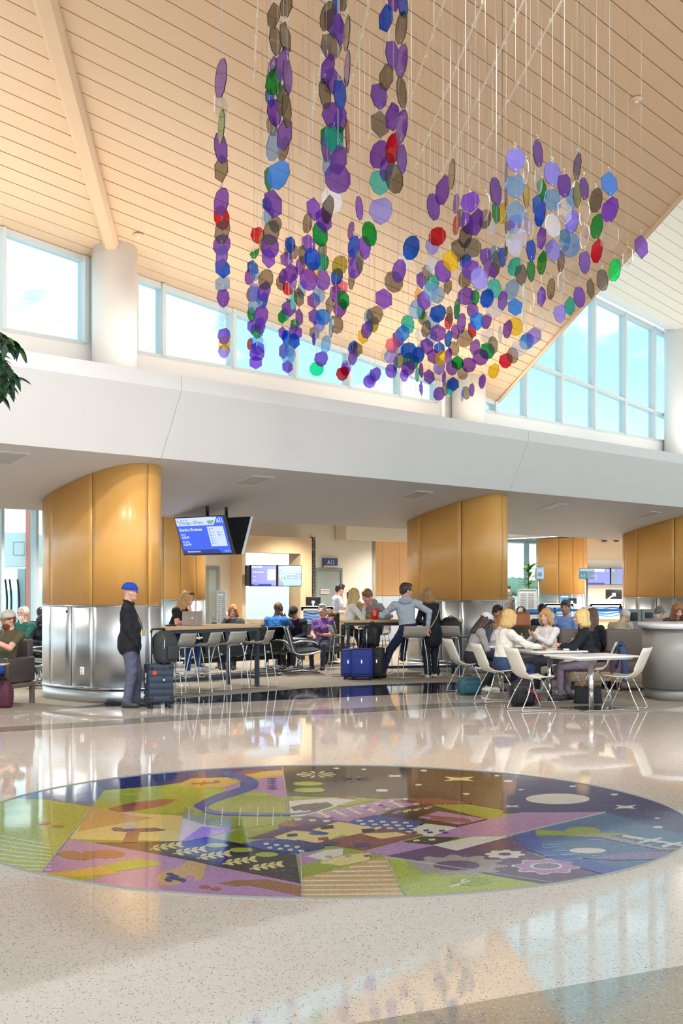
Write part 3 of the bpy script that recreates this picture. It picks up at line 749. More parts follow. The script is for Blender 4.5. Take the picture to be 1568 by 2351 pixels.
tvp('logo', [(.025, .08), (.035, .07), (.068, .135), (.06, .15)], M_SNAVY, -.006); tvp('logo', [(.062, .145), (.075, .15), (.085, .21), (.072, .21)], emis('screen_red', (214, 70, 50), .5), -.006)
def tvt(t, u_, v_, size, mat, align='LEFT', sx_=.95):
    o = text_part(t, size, mat, tv, (u_ * W_, -.009 + math.sin(tilt) * v_ * H_, -math.cos(tilt) * v_ * H_), align, 'lettering', 0, sx_)
    o.rotation_euler = (tilt, 0, 0); return o
tvt('Flight AA 3583', .095, .09, .036, M_SDK); tvt('Chicago - O\'Hare', .095, .19, .085, M_SDK); tvt('ON TIME', .68, .172, .035, M_SWHITE)
tvt('Gate', .9, .065, .03, M_SWHITE); tvt('A11', .845, .175, .105, M_SWHITE)
tvt('Boards in 25 minutes', .045, .365, .07, M_SWHITE); tvt('Departs', .05, .475, .035, M_SWHITE); tvt('12:23 PM', .05, .565, .055, M_SWHITE); tvt('Now arrives', .05, .67, .035, M_SWHITE); tvt('12:23 PM', .05, .76, .055, M_SWHITE)
tvt('Flight duration: 1h 5m', .1, .945, .038, M_SWHITE); tvt('11:37 AM', .86, .945, .032, M_SWHITE)
tvt('Upgrades', .64, .335, .032, M_SDK); tvt('Name', .64, .38, .024, M_SDK)
for k in range(5):
    for c in range(2 if k < 2 else 1):
        tvp('list_mark', [(.65 + c * .16, .4 + k * .072), (.67 + c * .16, .4 + k * .072), (.67 + c * .16, .445 + k * .072), (.65 + c * .16, .445 + k * .072)], M_SGREY, -.006)
        tvt(['DUN, S', 'SUN, Y', 'KLE, D', 'POL, L', 'FEA, B'][k] if c == 0 else ['AND, J', 'BOR, J'][k], .685 + c * .155, .44 + k * .072, .028, M_SDK)
MB().tube([(W_ * .5, .2, .0), (W_ * .5, .2, .35)], .03).build('hanger_pole', M_DARK, tv)
# second screen of the pair, seen from behind
tv2 = thing('flight_screen', 'black back of the second hanging screen, paired behind the blue one', 'screen', tv.location + Vector((SA * .62, CA * .62, -.0)), tv.rotation_euler.z)
m = MB(); m.slab([(-.012, 0, .012), (W_ + .012, 0, .012), (W_ + .012, -math.sin(tilt) * H_, -math.cos(tilt) * H_ - .012), (-.012, -math.sin(tilt) * H_, -math.cos(tilt) * H_ - .012)], (0, .05, 0)); m.build('casing', pbr('tv_back', (34, 36, 42), .45), tv2)
m = MB(); m.slab([(W_ * .55, -.02, -.12), (W_ * .7, -.02, -.12), (W_ * .7, -math.sin(tilt) * H_ * .6 - .02, -math.cos(tilt) * H_ * .65), (W_ * .55, -math.sin(tilt) * H_ * .6 - .02, -math.cos(tilt) * H_ * .65)], (0, .05, 0)); m.build('port_cover', M_DARK, tv2)
for k in range(5): MB().box((W_ * .66, -.06 - k * .022, -.16 - k * .07), (.01, .008, .03)).build('port', M_CHROME, tv2)
m = MB(); m.slab([(W_ + .012, 0, .012), (W_ + .02, 0, .012), (W_ + .02, -math.sin(tilt) * H_, -math.cos(tilt) * H_ - .012), (W_ + .012, -math.sin(tilt) * H_, -math.cos(tilt) * H_ - .012)], (0, .055, 0)); m.build('side_edge', M_ALU, tv2)
MB().tube([(W_ * .5, .02, .0), (W_ * .5, .02, .35)], .03).build('hanger_pole', M_DARK, tv2)

def flat_screen(name, label, pxa, pxb, pya, pyb, t, base_mat, items=(), texts=(), group=None, depth=.05, frame=M_DARK):
    (s0, _, z0), (s1, _, z1) = rect(pxa, pxb, pya, pyb, t, depth)
    o = thing(name, label, 'screen', uv2w(s0, t, z0), TH, group); w, h = s1 - s0, z1 - z0
    MB().box2((-.012, 0, -.012), (w + .012, depth, h + .012)).build('casing', frame, o)
    MB().box2((.005, -.003, .005), (w - .005, 0, h - .005)).build('picture', base_mat, o)
    for nm, mat, (x0, y0, x1, y1) in items: MB().box2((x0 * w, -.006, (1 - y1) * h), (x1 * w, -.003, (1 - y0) * h)).build(nm, mat, o)
    for tx, x, y, sz, mat in texts: text_part(tx, sz * h, mat, o, (x * w, -.008, (1 - y) * h))
    return o, w, h
ts_ = 22.35
flat_screen('gate_screen', 'left gate desk screen with lavender flight details', 577, 634, 1298.5, 1345, ts_, M_SLAV,
    [('header', M_SPALE, (.01, .02, .45, .12)), ('list_panel', M_SPALE, (.64, .18, .96, .72)), ('list_bar', M_SGREEN, (.67, .4, .8, .46)), ('footer', M_SNAVY, (.01, .9, .8, .99))],
    [('Chicago - O\'Hare', .12, .09, .085, M_SDK), ('Boards in 25 minutes', .05, .35, .085, M_SWHITE), ('12:23 PM', .05, .57, .06, M_SWHITE), ('12:23 PM', .05, .76, .06, M_SWHITE), ('Flight duration', .1, .965, .05, M_SWHITE)], group='gate desk screens')
o, w, h = flat_screen('gate_screen', 'right gate desk screen with round map picture marked A11', 638.5, 691.5, 1298.5, 1345, ts_, M_SSTEEL,
    [('side_band', M_SGREY, (.005, .01, .22, .99)), ('info_band', M_SGREY, (.3, .36, .99, .66))],
    [('A11', .04, .18, .15, M_SWHITE), ('Chicago O\'Hare', .37, .46, .09, M_SWHITE), ('American  3583', .46, .6, .06, M_SWHITE), ('12:23 PM', .82, .52, .05, M_SWHITE), ('On Time', .82, .62, .05, M_SWHITE)], group='gate desk screens')
ob = MB().lathe([(.29 * h, 0), (.29 * h, .002)], 24).build('map_rim', M_SWHITE, o, (.2 * w, -.007, .5 * h)); ob.rotation_euler = (math.pi / 2, 0, 0); ob.scale = (.8, 1, 1)
ob = MB().lathe([(.25 * h, 0), (.25 * h, .002)], 24).build('map_disc', M_SCYAN, o, (.2 * w, -.009, .5 * h)); ob.rotation_euler = (math.pi / 2, 0, 0); ob.scale = (.8, 1, 1)
for x, y in ((.12, .42), (.15, .33), (.27, .48), (.26, .36)): MB().box2((x * w - .02, -.013, y * h - .025), (x * w + .02, -.011, y * h + .025)).build('map_patch', M_SORANGE if x < .2 else M_SGREEN, o)
m = MB(); m.box2((.19 * w, -.014, .3 * h), (.215 * w, -.012, .72 * h)); m.box2((.12 * w, -.014, .47 * h), (.29 * w, -.012, .52 * h)); m.build('plane_mark', M_SWHITE, o)
m = MB(); rbx(m, 565.5, 576, 1298, 1345, ts_ + .02, .05); tag(m.build('screen_bracket', M_DARK, None, None, TH), 'black upright screen bracket left of the gate desk screens', 'bracket')
flat_screen('gate_screen', 'lavender screen showing Rapids, MI behind the queue', 1350, 1400, 1305, 1341.5, TF - .25, M_SLAV, [('header', M_SPALE, (.01, .02, .75, .22)), ('footer', M_SNAVY, (.01, .9, .75, .99))], [('Grand Rapids, MI', .02, .52, .13, M_SWHITE), ('A15', .84, .17, .12, M_SWHITE), ('On time', .3, .68, .08, M_SWHITE)], group='screens at the A15 desk')
flat_screen('gate_screen', 'blue and grey screen marked A15 beside the right column', 1403, 1450, 1305, 1341.5, TF - .25, M_SLAV, [('side_band', M_SGREY, (.01, .01, .3, .99))], [('A15', .05, .2, .17, M_SWHITE)], group='screens at the A15 desk')

# gate podiums with wave panels
M_WAVE = pbr('wave_panel', (172, 192, 214), .3); M_WB1 = pbr('wave_cyan', (40, 160, 226), .35); M_WB2 = pbr('wave_blue', (40, 86, 190), .35)
def podium(label, px, D, w, h, wood_left=.0, rz=0.0, deep=.6, group='gate podiums'):
    p = at(px, 1345, D); o = thing('gate_podium', label, 'podium', (p.x, p.y, .006), rz, group)
    MB().box2((-w / 2 + .0, .06, 0), (w / 2, deep, h - .04)).build('body', M_MAPLE_PALE, o)
    MB().box2((-w / 2 - .02, 0, h - .04), (w / 2 + .02, deep + .02, h)).build('top', M_WHITE, o)
    fm = MB(); fw = .05
    for a in ((-w / 2, 0, h - .46, -w / 2 + fw, .06, h), (w / 2 - fw, 0, h - .46, w / 2, .06, h), (-w / 2, 0, h - .46, w / 2, .06, h - .41), (-w / 2, 0, h - fw - .03, w / 2, .06, h)): fm.box2(a[:3], a[3:])
    fm.build('front_frame', M_WHITE, o)
    MB().box2((-w / 2 + fw, .03, h - .41), (w / 2 - fw, .055, h - .06)).build('wave_panel', M_WAVE, o)
    for k in range(4):
        zc = h - .36 + k * .075
        up = [(-w / 2 + fw + (w - 2 * fw) * i / 14, zc + .024 * math.sin(i * .55 + k * .7)) for i in range(15)]
        m = MB(); m.slab([(x, .022, z + .013) for x, z in up] + [(x, .022, z - .013) for x, z in reversed(up)], (0, .006, 0)); m.build('wave', M_WB1 if k % 2 == 0 else M_WB2, o)
    return o
podium('pale wood gate podium with blue wave panel in front of the agent', 728, 29.5, .72, 1.22, rz=TH * .0)
podium('far pale podium with wave panel under the blue box', 1284, 40, .85, 1.14)
podium('far pale podium with wave panel under the A15 screens', 1391, 40, .95, 1.14)
m = MB(); rbx(m, 600, 775, 1420, 1429, 21.7, .5); cn = m.build('gate_counter', pbr('stone_top', (176, 164, 140), .4, noise=(18, .2, (1, 1, 1))), None, None, TH)
tag(cn, 'low stone topped counter below the frosted window', 'counter')
p, q = rect(602, 773, 1429, 1520, 21.75, .42); MB().box2((p[0], p[1], .006), (q[0], q[1], p[2] + (q[2] - p[2]) * 1.0)).build('body', M_MAPLE_PALE, cn)
def monitor(label, px, py, D, w, rz, arm=False, tiltz=0.0, group='desk monitors', z0=None):
    p = at(px, py, D); o = thing('monitor', label, 'monitor', p, rz, group); h = w * .6
    MB().rbox((0, 0, 0), (w, .04, h), .012, 2).build('casing', M_DARK, o)
    MB().rbox((0, -.03, -.02), (w * .22, .04, h * .35), .01, 2).build('back_mount', M_ALU, o)
    MB().box2((-w / 2 + .012, .0205, -h / 2 + .014), (w / 2 - .012, .022, h / 2 - .012)).build('picture', M_SDK, o)
    zb = (z0 + .002 - p.z) if z0 is not None else -h / 2 - .1
    if arm: MB().tube([(0, -.04, -.03), (-.1, -.12, -.08), (-.32, -.1, -.28), (-.34, -.1, zb)], .022).build('arm', M_ALU, o)
    else: MB().tube([(0, -.03, -.05), (0, -.03, zb)], .02).build('stand', M_ALU, o)
    MB().rbox((-.34 if arm else 0, -.1 if arm else -.03, zb + .008), (.18, .14, .016), .006, 2).build('foot', M_ALU, o)
    return o
monitor('black monitor seen from behind on the podium left of the agent', 719, 1380.5, 29.8, .34, 0, z0=1.228)
monitor('small monitor the agent looks at behind the blonde woman', 809, 1367, 30.5, .27, math.radians(12), z0=1.12)
pod2 = thing('gate_podium', 'plain pale podium under the small monitor behind the blonde woman', 'podium', (at(809, 1345, 30.5).x, 30.3, .006)); MB().box2((-.3, 0, 0), (.3, .5, 1.08)).build('body', M_MAPLE_PALE, pod2); MB().box2((-.32, -.02, 1.08), (.32, .52, 1.114)).build('top', M_WHITE, pod2)
monitor('far black monitor behind the bright blue box', 1314, 1380, 40.3, .3, math.radians(-40), z0=1.146)
monitor('black monitor on a silver arm below the A15 screens', 1409, 1364, 40.3, .5, math.radians(-3), arm=True, z0=1.146)
bbx = thing('tissue_box', 'bright cyan blue box with white top on the far podium', 'box', (at(1296, 1380, 40.2).x, 40.2, 1.146)); MB().box2((-.1, -.1, 0), (.1, .1, .2)).build('body', pbr('bright_cyan', (30, 160, 230), .4), bbx); MB().box2((-.1, -.1, .2), (.1, .1, .235)).build('lid', M_WHITE, bbx)
# queue sign posts
def sign_post(label, px, pytop, pybot, D, w, rz, base_mat, items, texts):
    x = at(px, 1345, D); zt = at(px, pytop, D).z; zb = at(px, pybot, D).z; h = zt - zb
    o = thing('queue_sign', label, 'sign', (x.x, D, .006), rz, 'queue sign screens')
    MB().lathe([(.19, 0), (.19, .015), (.17, .025), (.04, .03)], 20).build('base', M_GREYPOST, o)
    MB().tube([(0, 0, .02), (0, 0, zb + .02)], .032, 12).build('pole', M_STEEL, o)
    MB().rbox((0, 0, zb + h / 2), (w, .06, h), .012, 2).build('casing', M_ALU, o)
    MB().box2((-w / 2 + .02, -.034, zb + .02), (w / 2 - .02, -.031, zt - .02)).build('picture', base_mat, o)
    for nm, mt, (x0, y0, x1, y1) in items: MB().box2((-w / 2 + .02 + x0 * (w - .04), -.037, zb + .02 + (1 - y1) * (h - .04)), (-w / 2 + .02 + x1 * (w - .04), -.034, zb + .02 + (1 - y0) * (h - .04))).build(nm, mt, o)
    for tx, x_, y_, sz, mt in texts: text_part(tx, sz * h, mt, o, (-w / 2 + .02 + x_ * w, -.04, zb + (1 - y_) * h))
sign_post('pole mounted queue screen reading 5-9 below the lavender screen', 1346.5, 1305, 1330, 31, .37, 0, emis('screen_teal', (84, 150, 180), .35), [('header', emis('screen_cream', (206, 210, 196), .4), (.0, .0, 1, .22)), ('side', M_SGREY, (.52, .22, 1, 1))], [('5-9', .06, .8, .3, M_SPALE), ('1-4', .6, .8, .3, M_SPALE)])
sign_post('turned pole mounted queue screen beside the palm', 1238, 1303.5, 1330.5, 32, .3, math.radians(42), emis('screen_sky', (170, 196, 222), .5), [('band', M_SGREY, (.1, .4, .7, .8))], [])
# belt barriers
posts = [(1204, 1399.5, 29), (1273.5, 1398, 29.5), (1339, 1397, 29.5), (1425, 1393, 30.2)]
labs = ['belt barrier post left of the man in navy', 'belt barrier post above the woman in the white sweatshirt', 'belt barrier post under the 5-9 queue sign', 'belt barrier post beside the grey haired man in beige']
M_BELT = pbr('blue_belt', (20, 140, 220), .5)
for (px, py, D), lab in zip(posts, labs):
    p = at(px, 1345, D); zt = at(px, py, D).z
    o = thing('barrier_post', lab, 'barrier', (p.x, D, .006), 0, 'queue barrier posts')
    MB().lathe([(.17, 0), (.17, .012), (.15, .03), (.035, .04)], 18).build('base', M_GREYPOST, o); MB().tube([(0, 0, .03), (0, 0, zt)], .034, 12).build('pole', M_STEEL, o); MB().lathe([(.036, zt - .09), (.04, zt - .08), (.04, zt), (.02, zt + .02)], 14).build('head', M_DARK, o)
bl = ['blue belt over the palm notice board', 'blue belt between the middle barrier posts', 'blue belt in front of the A15 podium', 'dark blue belt running off behind the blonde woman']
for k in range(3):
    a, b = posts[k], posts[k + 1]; A, B = at(a[0], 1402.5 if k == 0 else 1401, a[2]), at(b[0], 1401, b[2]); d = B - A
    tag(MB().slab([A + Vector((0, -.045, -.028)), B + Vector((0, -.045, -.028)), B + Vector((0, -.045, .028)), A + Vector((0, -.045, .028))], (0, .006, 0)).build('barrier_belt', M_BELT), bl[k], 'barrier belt', 'queue belts')
A, B = at(1165, 1409, 28.5), at(1238, 1408, 29.6); tag(MB().slab([A + Vector((0, 0, -.028)), B + Vector((0, 0, -.028)), B + Vector((0, 0, .028)), A + Vector((0, 0, .028))], (0, .006, 0)).build('barrier_belt', pbr('navy_belt', (16, 76, 150), .5)), bl[3], 'barrier belt', 'queue belts')
# notice boards
def board(label, pxa, pxb, pya, D, rz=0.0):
    p = at((pxa + pxb) / 2, 1345, D); w = (pxb - pxa) / F * D; zt = at(0, pya, D).z
    o = thing('notice_board', label, 'notice board', (p.x, D, .006), rz, 'free standing notice boards')
    MB().box2((-w / 2, -.02, .75), (w / 2, .02, zt)).build('panel', pbr('board_paper', (206, 212, 212), .5), o)
    fr = MB()
    for a in ((-w / 2 - .03, -.03, .0, -w / 2, .03, zt + .02), (w / 2, -.03, .0, w / 2 + .03, .03, zt + .02), (-w / 2, -.03, zt, w / 2, .03, zt + .03)): fr.box2(a[:3], a[3:])
    fr.build('frame', M_STEEL, o); MB().box((0, 0, .01), (w + .1, .4, .02)).build('base', M_GREYPOST, o)
    for c in range(2):
        for k in range(13): MB().box2((-w * .42 + c * w * .44, -.024, zt - .1 - k * .043), (-w * .42 + c * w * .44 + w * .36, -.0205, zt - .085 - k * .043)).build('text_line', pbr('print_grey', (150, 156, 160), .6), o)
board('tall silver framed notice board left of the gate portal', 501, 516, 1359, 27)
board('framed notice board in front of the palm', 1191, 1230, 1355, 33)
# potted palm
pp_ = at(1215, 1345, 36); pl = thing('potted_palm', 'tall leafy potted palm in front of the bright window', 'plant', (pp_.x, 36, .006))
MB().lathe([(.2, 0), (.24, .05), (.3, .55), (.32, .6), (.27, .6), (.25, .5)], 22).build('pot', pbr('pot_grey', (110, 108, 104), .6), pl)
rg = random.Random(3); MB().tube(crv([(0, 0, .5), (.02, 0, 1.1), (-.02, .02, 1.7), (0, 0, 2.25)]), [.02] * 25).build('stem', pbr('green_stem', (110, 130, 60), .6), pl)
M_PALM = [pbr('palm_leaf', (96, 160, 58), .45), pbr('palm_leaf_dark', (56, 120, 48), .45)]
def leaf_blade(m, base, dirv, L, wd, droop, n=5):
    side = Vector((0, 0, 1)).cross(dirv); side = side.normalized() if side.length > 1e-3 else Vector((1, 0, 0))
    vs = []; fs = []
    for k in range(n + 1):
        t = k / n; c = base + dirv * L * t + Vector((0, 0, -droop * t * t)); w = wd * math.sin(math.pi * min(1, .12 + .88 * t)) * .5 + .001
        vs += [c - side * w + Vector((0, 0, w * .25)), c, c + side * w + Vector((0, 0, w * .25))]
        if k: b = 3 * (k - 1); fs += [(b, b + 1, b + 4, b + 3), (b + 1, b + 2, b + 5, b + 4)]
    m.add(vs, fs, True)
for k in range(170):
    z = 1.1 + 1.15 * rg.random(); a = rg.random() * 6.28; up = .1 + .9 * max(0, (z - 1.5)) ; d = Vector((math.cos(a), math.sin(a), up * rg.uniform(.5, 1.2))).normalized()
    m = MB(); leaf_blade(m, Vector((0, 0, z)) + d * .02, d, rg.uniform(.3, .55) * (1.2 - .25 * (z - 1.2)), .05, rg.uniform(.02, .12)); m.build('leaf', M_PALM[k % 2], pl)
# trash / recycling cabinets under the right column
for k, (a, b, lab) in enumerate(((1438.5, 1472, 'grey recycling bin with black square opening, left of the pair'), (1473, 1506, 'grey recycling bin partly behind the man in the grey shirt'))):
    D = 31; p = at((a + b) / 2, 1345, D); w = (b - a) / F * D; zt = at(0, 1400, D).z
    o = thing('recycling_bin', lab, 'bin', (p.x, D, .006), 0, 'recycling bins')
    MB().box2((-w / 2, 0, .05), (w / 2, .55, zt)).build('body', pbr('bin_grey', (150, 156, 160), .4), o); MB().box2((-w / 2 + .01, -.012, .08), (w / 2 - .01, 0, zt - .02)).build('front_panel', pbr('bin_grey', (150, 156, 160), .4), o)
    MB().rbox((0, -.014, zt - .17), (.18, .02, .2), .009, 3).build('opening', M_DARK, o); MB().box2((-w / 2 + .02, .03, 0), (w / 2 - .02, .5, .05)).build('plinth', M_DARK, o)
m = MB(); rbx(m, 1508, 1540, 1399, 1480, 19.9, .4)
tag(m.build('charging_cabinet', pbr('cabinet_dark', (62, 64, 74), .5), None, None, TH), 'dark cabinet right of the recycling bins', 'cabinet')
# ------------------------------------------------------------------ hanging artwork: strands of acrylic discs
DISCS = """
P507,180,24,82;C508,250,28,68;E508,290,13,72;P507,340,27,66;G508,387,28,62;P508,463,30,60;R509,500,32,52;G510,532,33,56;P509,562,36,46;P509,590,24,50;B511,616,32,44;S511,652,30,38;P512,684,27,42;C512,717,26,38;C512,735,27,36;P514,772,27,38;Y515,788,25,34;P514,806,25,32;C514,817,30,34
G657,12,26,58;G628,36,26,58;G655,88,22,70;G632,94,26,64;P648,148,27,70;P660,175,20,78;P625,155,20,45;E628,186,36,62;E645,215,22,44;B620,225,20,42;G650,230,26,70;P630,258,32,62;G658,253,20,76;P653,308,30,72;G624,290,22,42;S628,335,30,64;G650,342,26,52;A638,402,50,64;E616,412,16,54
P627,468,36,62;B613,470,20,36;S617,495,22,40;W609,500,14,38;G632,515,28,38;G622,535,34,55;P619,565,38,52;P616,592,28,46
R591,540,30,38;P580,556,22,30;E584,578,20,32;Y601,557,12,40;T586,597,16,32;G577,600,18,30;B580,615,22,34;S585,625,20,38;P574,635,22,36;G610,642,31,45;P606,669,28,42;L582,672,22,40;B590,675,12,36;B604,690,21,36;G578,675,22,34;S583,700,24,36;P599,725,30,44;P597,748,22,40;E577,722,16,32;P578,750,18,30;E590,760,24,34;S590,785,28,30;R574,790,12,26;C600,795,22,32;B592,800,28,31;P590,812,33,34;P587,832,32,30
B666,562,22,38;G669,578,30,34;P658,595,28,34;P667,628,30,42;P650,635,18,36;L673,648,14,38;G645,650,20,32;R662,662,28,32;E665,678,22,30;T674,690,14,40;P663,708,30,38;G686,682,20,42;E648,727,18,32;T655,722,16,30;E676,747,18,30;P687,728,15,37;P678,763,28,33;B675,782,24,36;P649,765,18,30;B658,775,20,32;S664,800,22,38;P652,805,20,36;S662,818,32,36;P660,842,28,29
P720,480,30,51;G706,512,20,44;G752,482,26,60;P743,505,34,56;W762,460,44,56;E735,538,31,53;P708,560,28,42;G695,585,16,44;G740,575,18,34;B717,595,33,50;T735,600,20,42;Y714,625,32,46;E744,602,20,38;P690,610,22,42;P708,642,37,48;P741,643,30,44;S693,665,20,40;S732,675,26,38;P720,690,28,36;C735,690,24,36;P722,727,26,36;A741,728,32,36;L733,745,24,34;G772,745,29,40;G760,752,9,44;P721,775,7,34;C735,770,22,38;G722,765,20,30;S748,790,20,38;C722,790,22,34;P737,824,30,35;M727,847,34,32
O780,609,32,42;B773,635,25,37;K781,660,32,36;P770,675,24,40;E788,688,26,44;P781,708,30,40;G757,700,18,38
P825,478,15,52;P806,530,14,40;B812,566,24,48;E848,537,30,54;P837,568,26,52;G826,600,15,50;P806,590,13,40;P815,614,28,48;G807,642,14,44;L874,484,50,60;T872,418,44,57
P881,686,34,45;G860,724,38,42;S847,730,20,36;P842,757,25,39;S848,748,18,32;O858,745,20,34;Y833,772,20,34;G818,802,30,34;B810,798,20,30;P810,820,20,35;C805,826,30,34;L795,843,20,30;P792,848,18,32;R786,858,28,32;P861,860,26,32;S852,868,20,28;P848,876,26,29
G752,37,32,62;P766,52,40,67;P779,67,26,69;G796,78,14,74;B776,4,25,56;G790,-6,20,60;G760,106,46,62;P752,160,30,63;P797,158,12,75;P764,185,34,58;G746,215,24,64;B780,217,27,68;P763,264,45,62;P780,278,28,56;E762,312,48,60;T766,322,40,58;R798,313,8,72;P777,367,34,66;P775,410,54,64;S755,375,28,56;P748,340,18,58
B886,42,30,62;G921,64,24,68;P900,125,28,64;P922,140,24,70;G887,177,29,60;G922,212,20,68;P870,220,36,59;P901,268,29,65;P922,290,24,70;G872,285,38,59;R903,340,33,66;P870,355,38,60;P922,364,22,68;P888,385,30,60;G905,410,36,65;B924,6,22,66;P906,-4,28,62
B944,569,34,53;R1004,543,36,41;L992,565,29,39;W991,608,26,40;Y1034,599,32,50;P1017,623,34,48;P916,622,28,50;W931,597,28,46;G904,647,38,47;G980,625,20,36;P967,643,20,37;T992,650,29,37;S988,670,30,45;P973,690,28,44;S1005,677,28,38;Y959,676,12,30;S955,710,28,43;E966,718,17,32;G970,730,18,30;G1028,658,16,34;B1005,720,36,40;W990,715,20,36;S992,740,30,34;R1030,738,18,36;G1032,722,13,40;E1049,710,12,44;P1059,742,18,44;P1045,762,17,32;B1029,778,16,36;G1067,777,34,38;P1005,765,38,39;S990,778,24,36;G978,755,20,38;W967,770,24,34;T936,745,27,41;A925,765,28,38;P914,778,22,37;K900,793,28,36;S915,800,24,32;C885,815,20,32;L897,818,28,30;B938,805,35,36;P957,787,8,26;P980,795,26,37;B960,815,26,36;S965,807,16,36;E938,825,24,32;E947,832,28,34;P937,845,36,34;P928,862,18,29;P898,852,24,31;G917,828,18,33;B908,835,10,33;C912,872,20,32;E958,860,8,31;C958,893,9,33;P967,850,8,33;P967,892,7,31;P985,865,24,33;P995,818,28,34;B1009,800,24,30;L1008,843,26,34;Y1011,822,24,34;P1029,818,16,37;G1042,800,22,33;E1050,833,28,33;P1037,845,24,32;G1062,857,22,28;B1040,882,30,32;P1019,868,8,32;P1008,904,24,30;G1022,894,14,29;T1032,895,16,28
P1016,438,32,62;P995,475,26,58;G1037,400,13,64;P1047,468,12,43;R1047,517,13,43;P1079,464,44,46;P1092,511,32,57;P1072,512,24,48;G1058,500,17,42;G1069,542,30,53;G1085,568,36,43;G1052,575,28,50;C1114,477,19,57;G1114,503,24,42;P1138,440,23,62;E1139,488,16,49;Y1153,490,14,45;L1183,367,41,54;S1183,428,41,54;S1184,488,38,54;W1184,548,42,52;W1182,570,30,40;L1181,515,29,42;C1207,395,11,50;Y1208,449,13,56;C1208,512,13,54;C1219,520,10,44;B1219,575,20,50;W1125,520,20,40;S1135,585,33,41;B1153,590,16,45;G1140,600,16,50;P1115,590,25,42;P1119,615,16,46;P1082,620,40,44;P1133,620,24,38;T1182,613,29,41;E1219,622,17,48;G1196,630,25,46;P1162,400,5,52;P1162,455,5,50;E1162,510,5,50;G1162,572,5,48;B1070,600,26,36;L1100,640,36,48
G1068,640,28,40;P1069,680,34,39;E1090,682,20,34;B1118,685,28,41;T1135,662,29,42;S1175,665,32,46;P1154,690,19,44;A1183,705,30,39;C1204,675,6,42;C1201,725,6,42;C1222,695,8,44;W1135,710,32,42;P1085,712,24,34;A1095,737,30,42;P1116,738,24,34;R1084,757,16,38;W1118,772,32,32;W1148,768,8,38;P1165,756,20,40;Y1183,750,30,40;L1226,771,29,38;A1209,784,30,36;W1192,800,34,36;G1177,816,23,35;R1161,828,30,34;Y1133,852,24,33;E1118,806,32,36;G1132,792,19,38;P1090,797,22,34;P1103,820,34,36;P1076,838,30,33;P1107,876,15,32;P1083,895,11,30;G1070,902,18,29;S1061,905,6,31
P1235,352,20,59;C1236,415,16,56;E1244,435,20,52;B1235,475,22,56;B1240,492,24,54;P1243,547,18,50;E1244,604,20,51;L1268,399,34,53;S1268,459,35,52;W1269,518,30,51;L1269,575,31,51;P1295,426,29,54;C1296,485,28,54;S1296,550,24,52;G1325,383,17,57;O1325,447,16,57;S1313,458,26,50;L1312,510,28,50;S1312,564,36,51;C1314,622,36,49;P1341,433,18,51;C1342,490,20,51;C1342,545,20,50;P1342,602,24,51;P1330,682,23,46;G1288,599,14,47;C1288,650,12,46;P1243,681,18,45;G1265,663,16,46;L1285,720,25,41;T1308,703,22,42;G1368,460,26,53;E1370,520,25,53;R1370,577,25,52;A1399,422,34,54;P1400,482,37,54;C1400,545,37,53;M1411,620,24,49;G1383,643,23,47;G1356,662,15,45;C1441,590,20,46;P1472,566,27,52;C1265,720,5,38;C1243,737,18,37
"""
DCOL = {  # name, transmitted tint, body colour, body share, glossy share
    'P': ('purple', (.36, .17, .66), (128, 72, 196), .5, .03), 'L': ('lavender', (.52, .45, .95), (140, 128, 245), .5, .12), 'B': ('deep blue', (.05, .2, .78), (14, 72, 214), .45, .03),  # lavender has the sky's reflection put into the plate colour
    'A': ('azure', (.14, .5, 1.0), (44, 144, 255), .6, .06), 'S': ('pale blue', (.42, .64, .90), (90, 150, 220), .3, .08), 'G': ('smoke grey', (.36, .32, .25), (80, 74, 66), .22, .04),
    'C': ('clear', (.94, .95, .95), (235, 235, 235), .04, .08), 'W': ('frosted white', (.90, .91, .98), (230, 232, 250), .35, .15), 'E': ('green', (.02, .42, .10), (0, 140, 50), .35, .03),
    'M': ('bright green', (.05, .86, .42), (0, 225, 110), .4, .04), 'T': ('teal', (.10, .70, .66), (10, 185, 175), .4, .05), 'R': ('red', (.72, .02, .04), (205, 10, 30), .4, .04),
    'K': ('pink', (.95, .25, .45), (250, 90, 140), .35, .06), 'Y': ('yellow', (.95, .74, .06), (240, 200, 20), .4, .04), 'O': ('olive', (.55, .52, .12), (140, 135, 40), .35, .04)}
DMAT = {k: glassy('acrylic_' + v[0].replace(' ', '_'), tuple(c ** .5 for c in v[1]), v[4] * .6, .03, lin(*v[2]), 1 - (1 - v[3]) ** .5) for k, v in DCOL.items()}
M_EDGE = {k: pbr('edge_' + v[0].replace(' ', '_'), tuple(int(c * (.35 if k not in 'CWS' else .95)) for c in v[2]), .25) for k, v in DCOL.items()}
M_WIRE = pbr('steel_wire', (205, 203, 200), .35, .5)
DH = 0.22
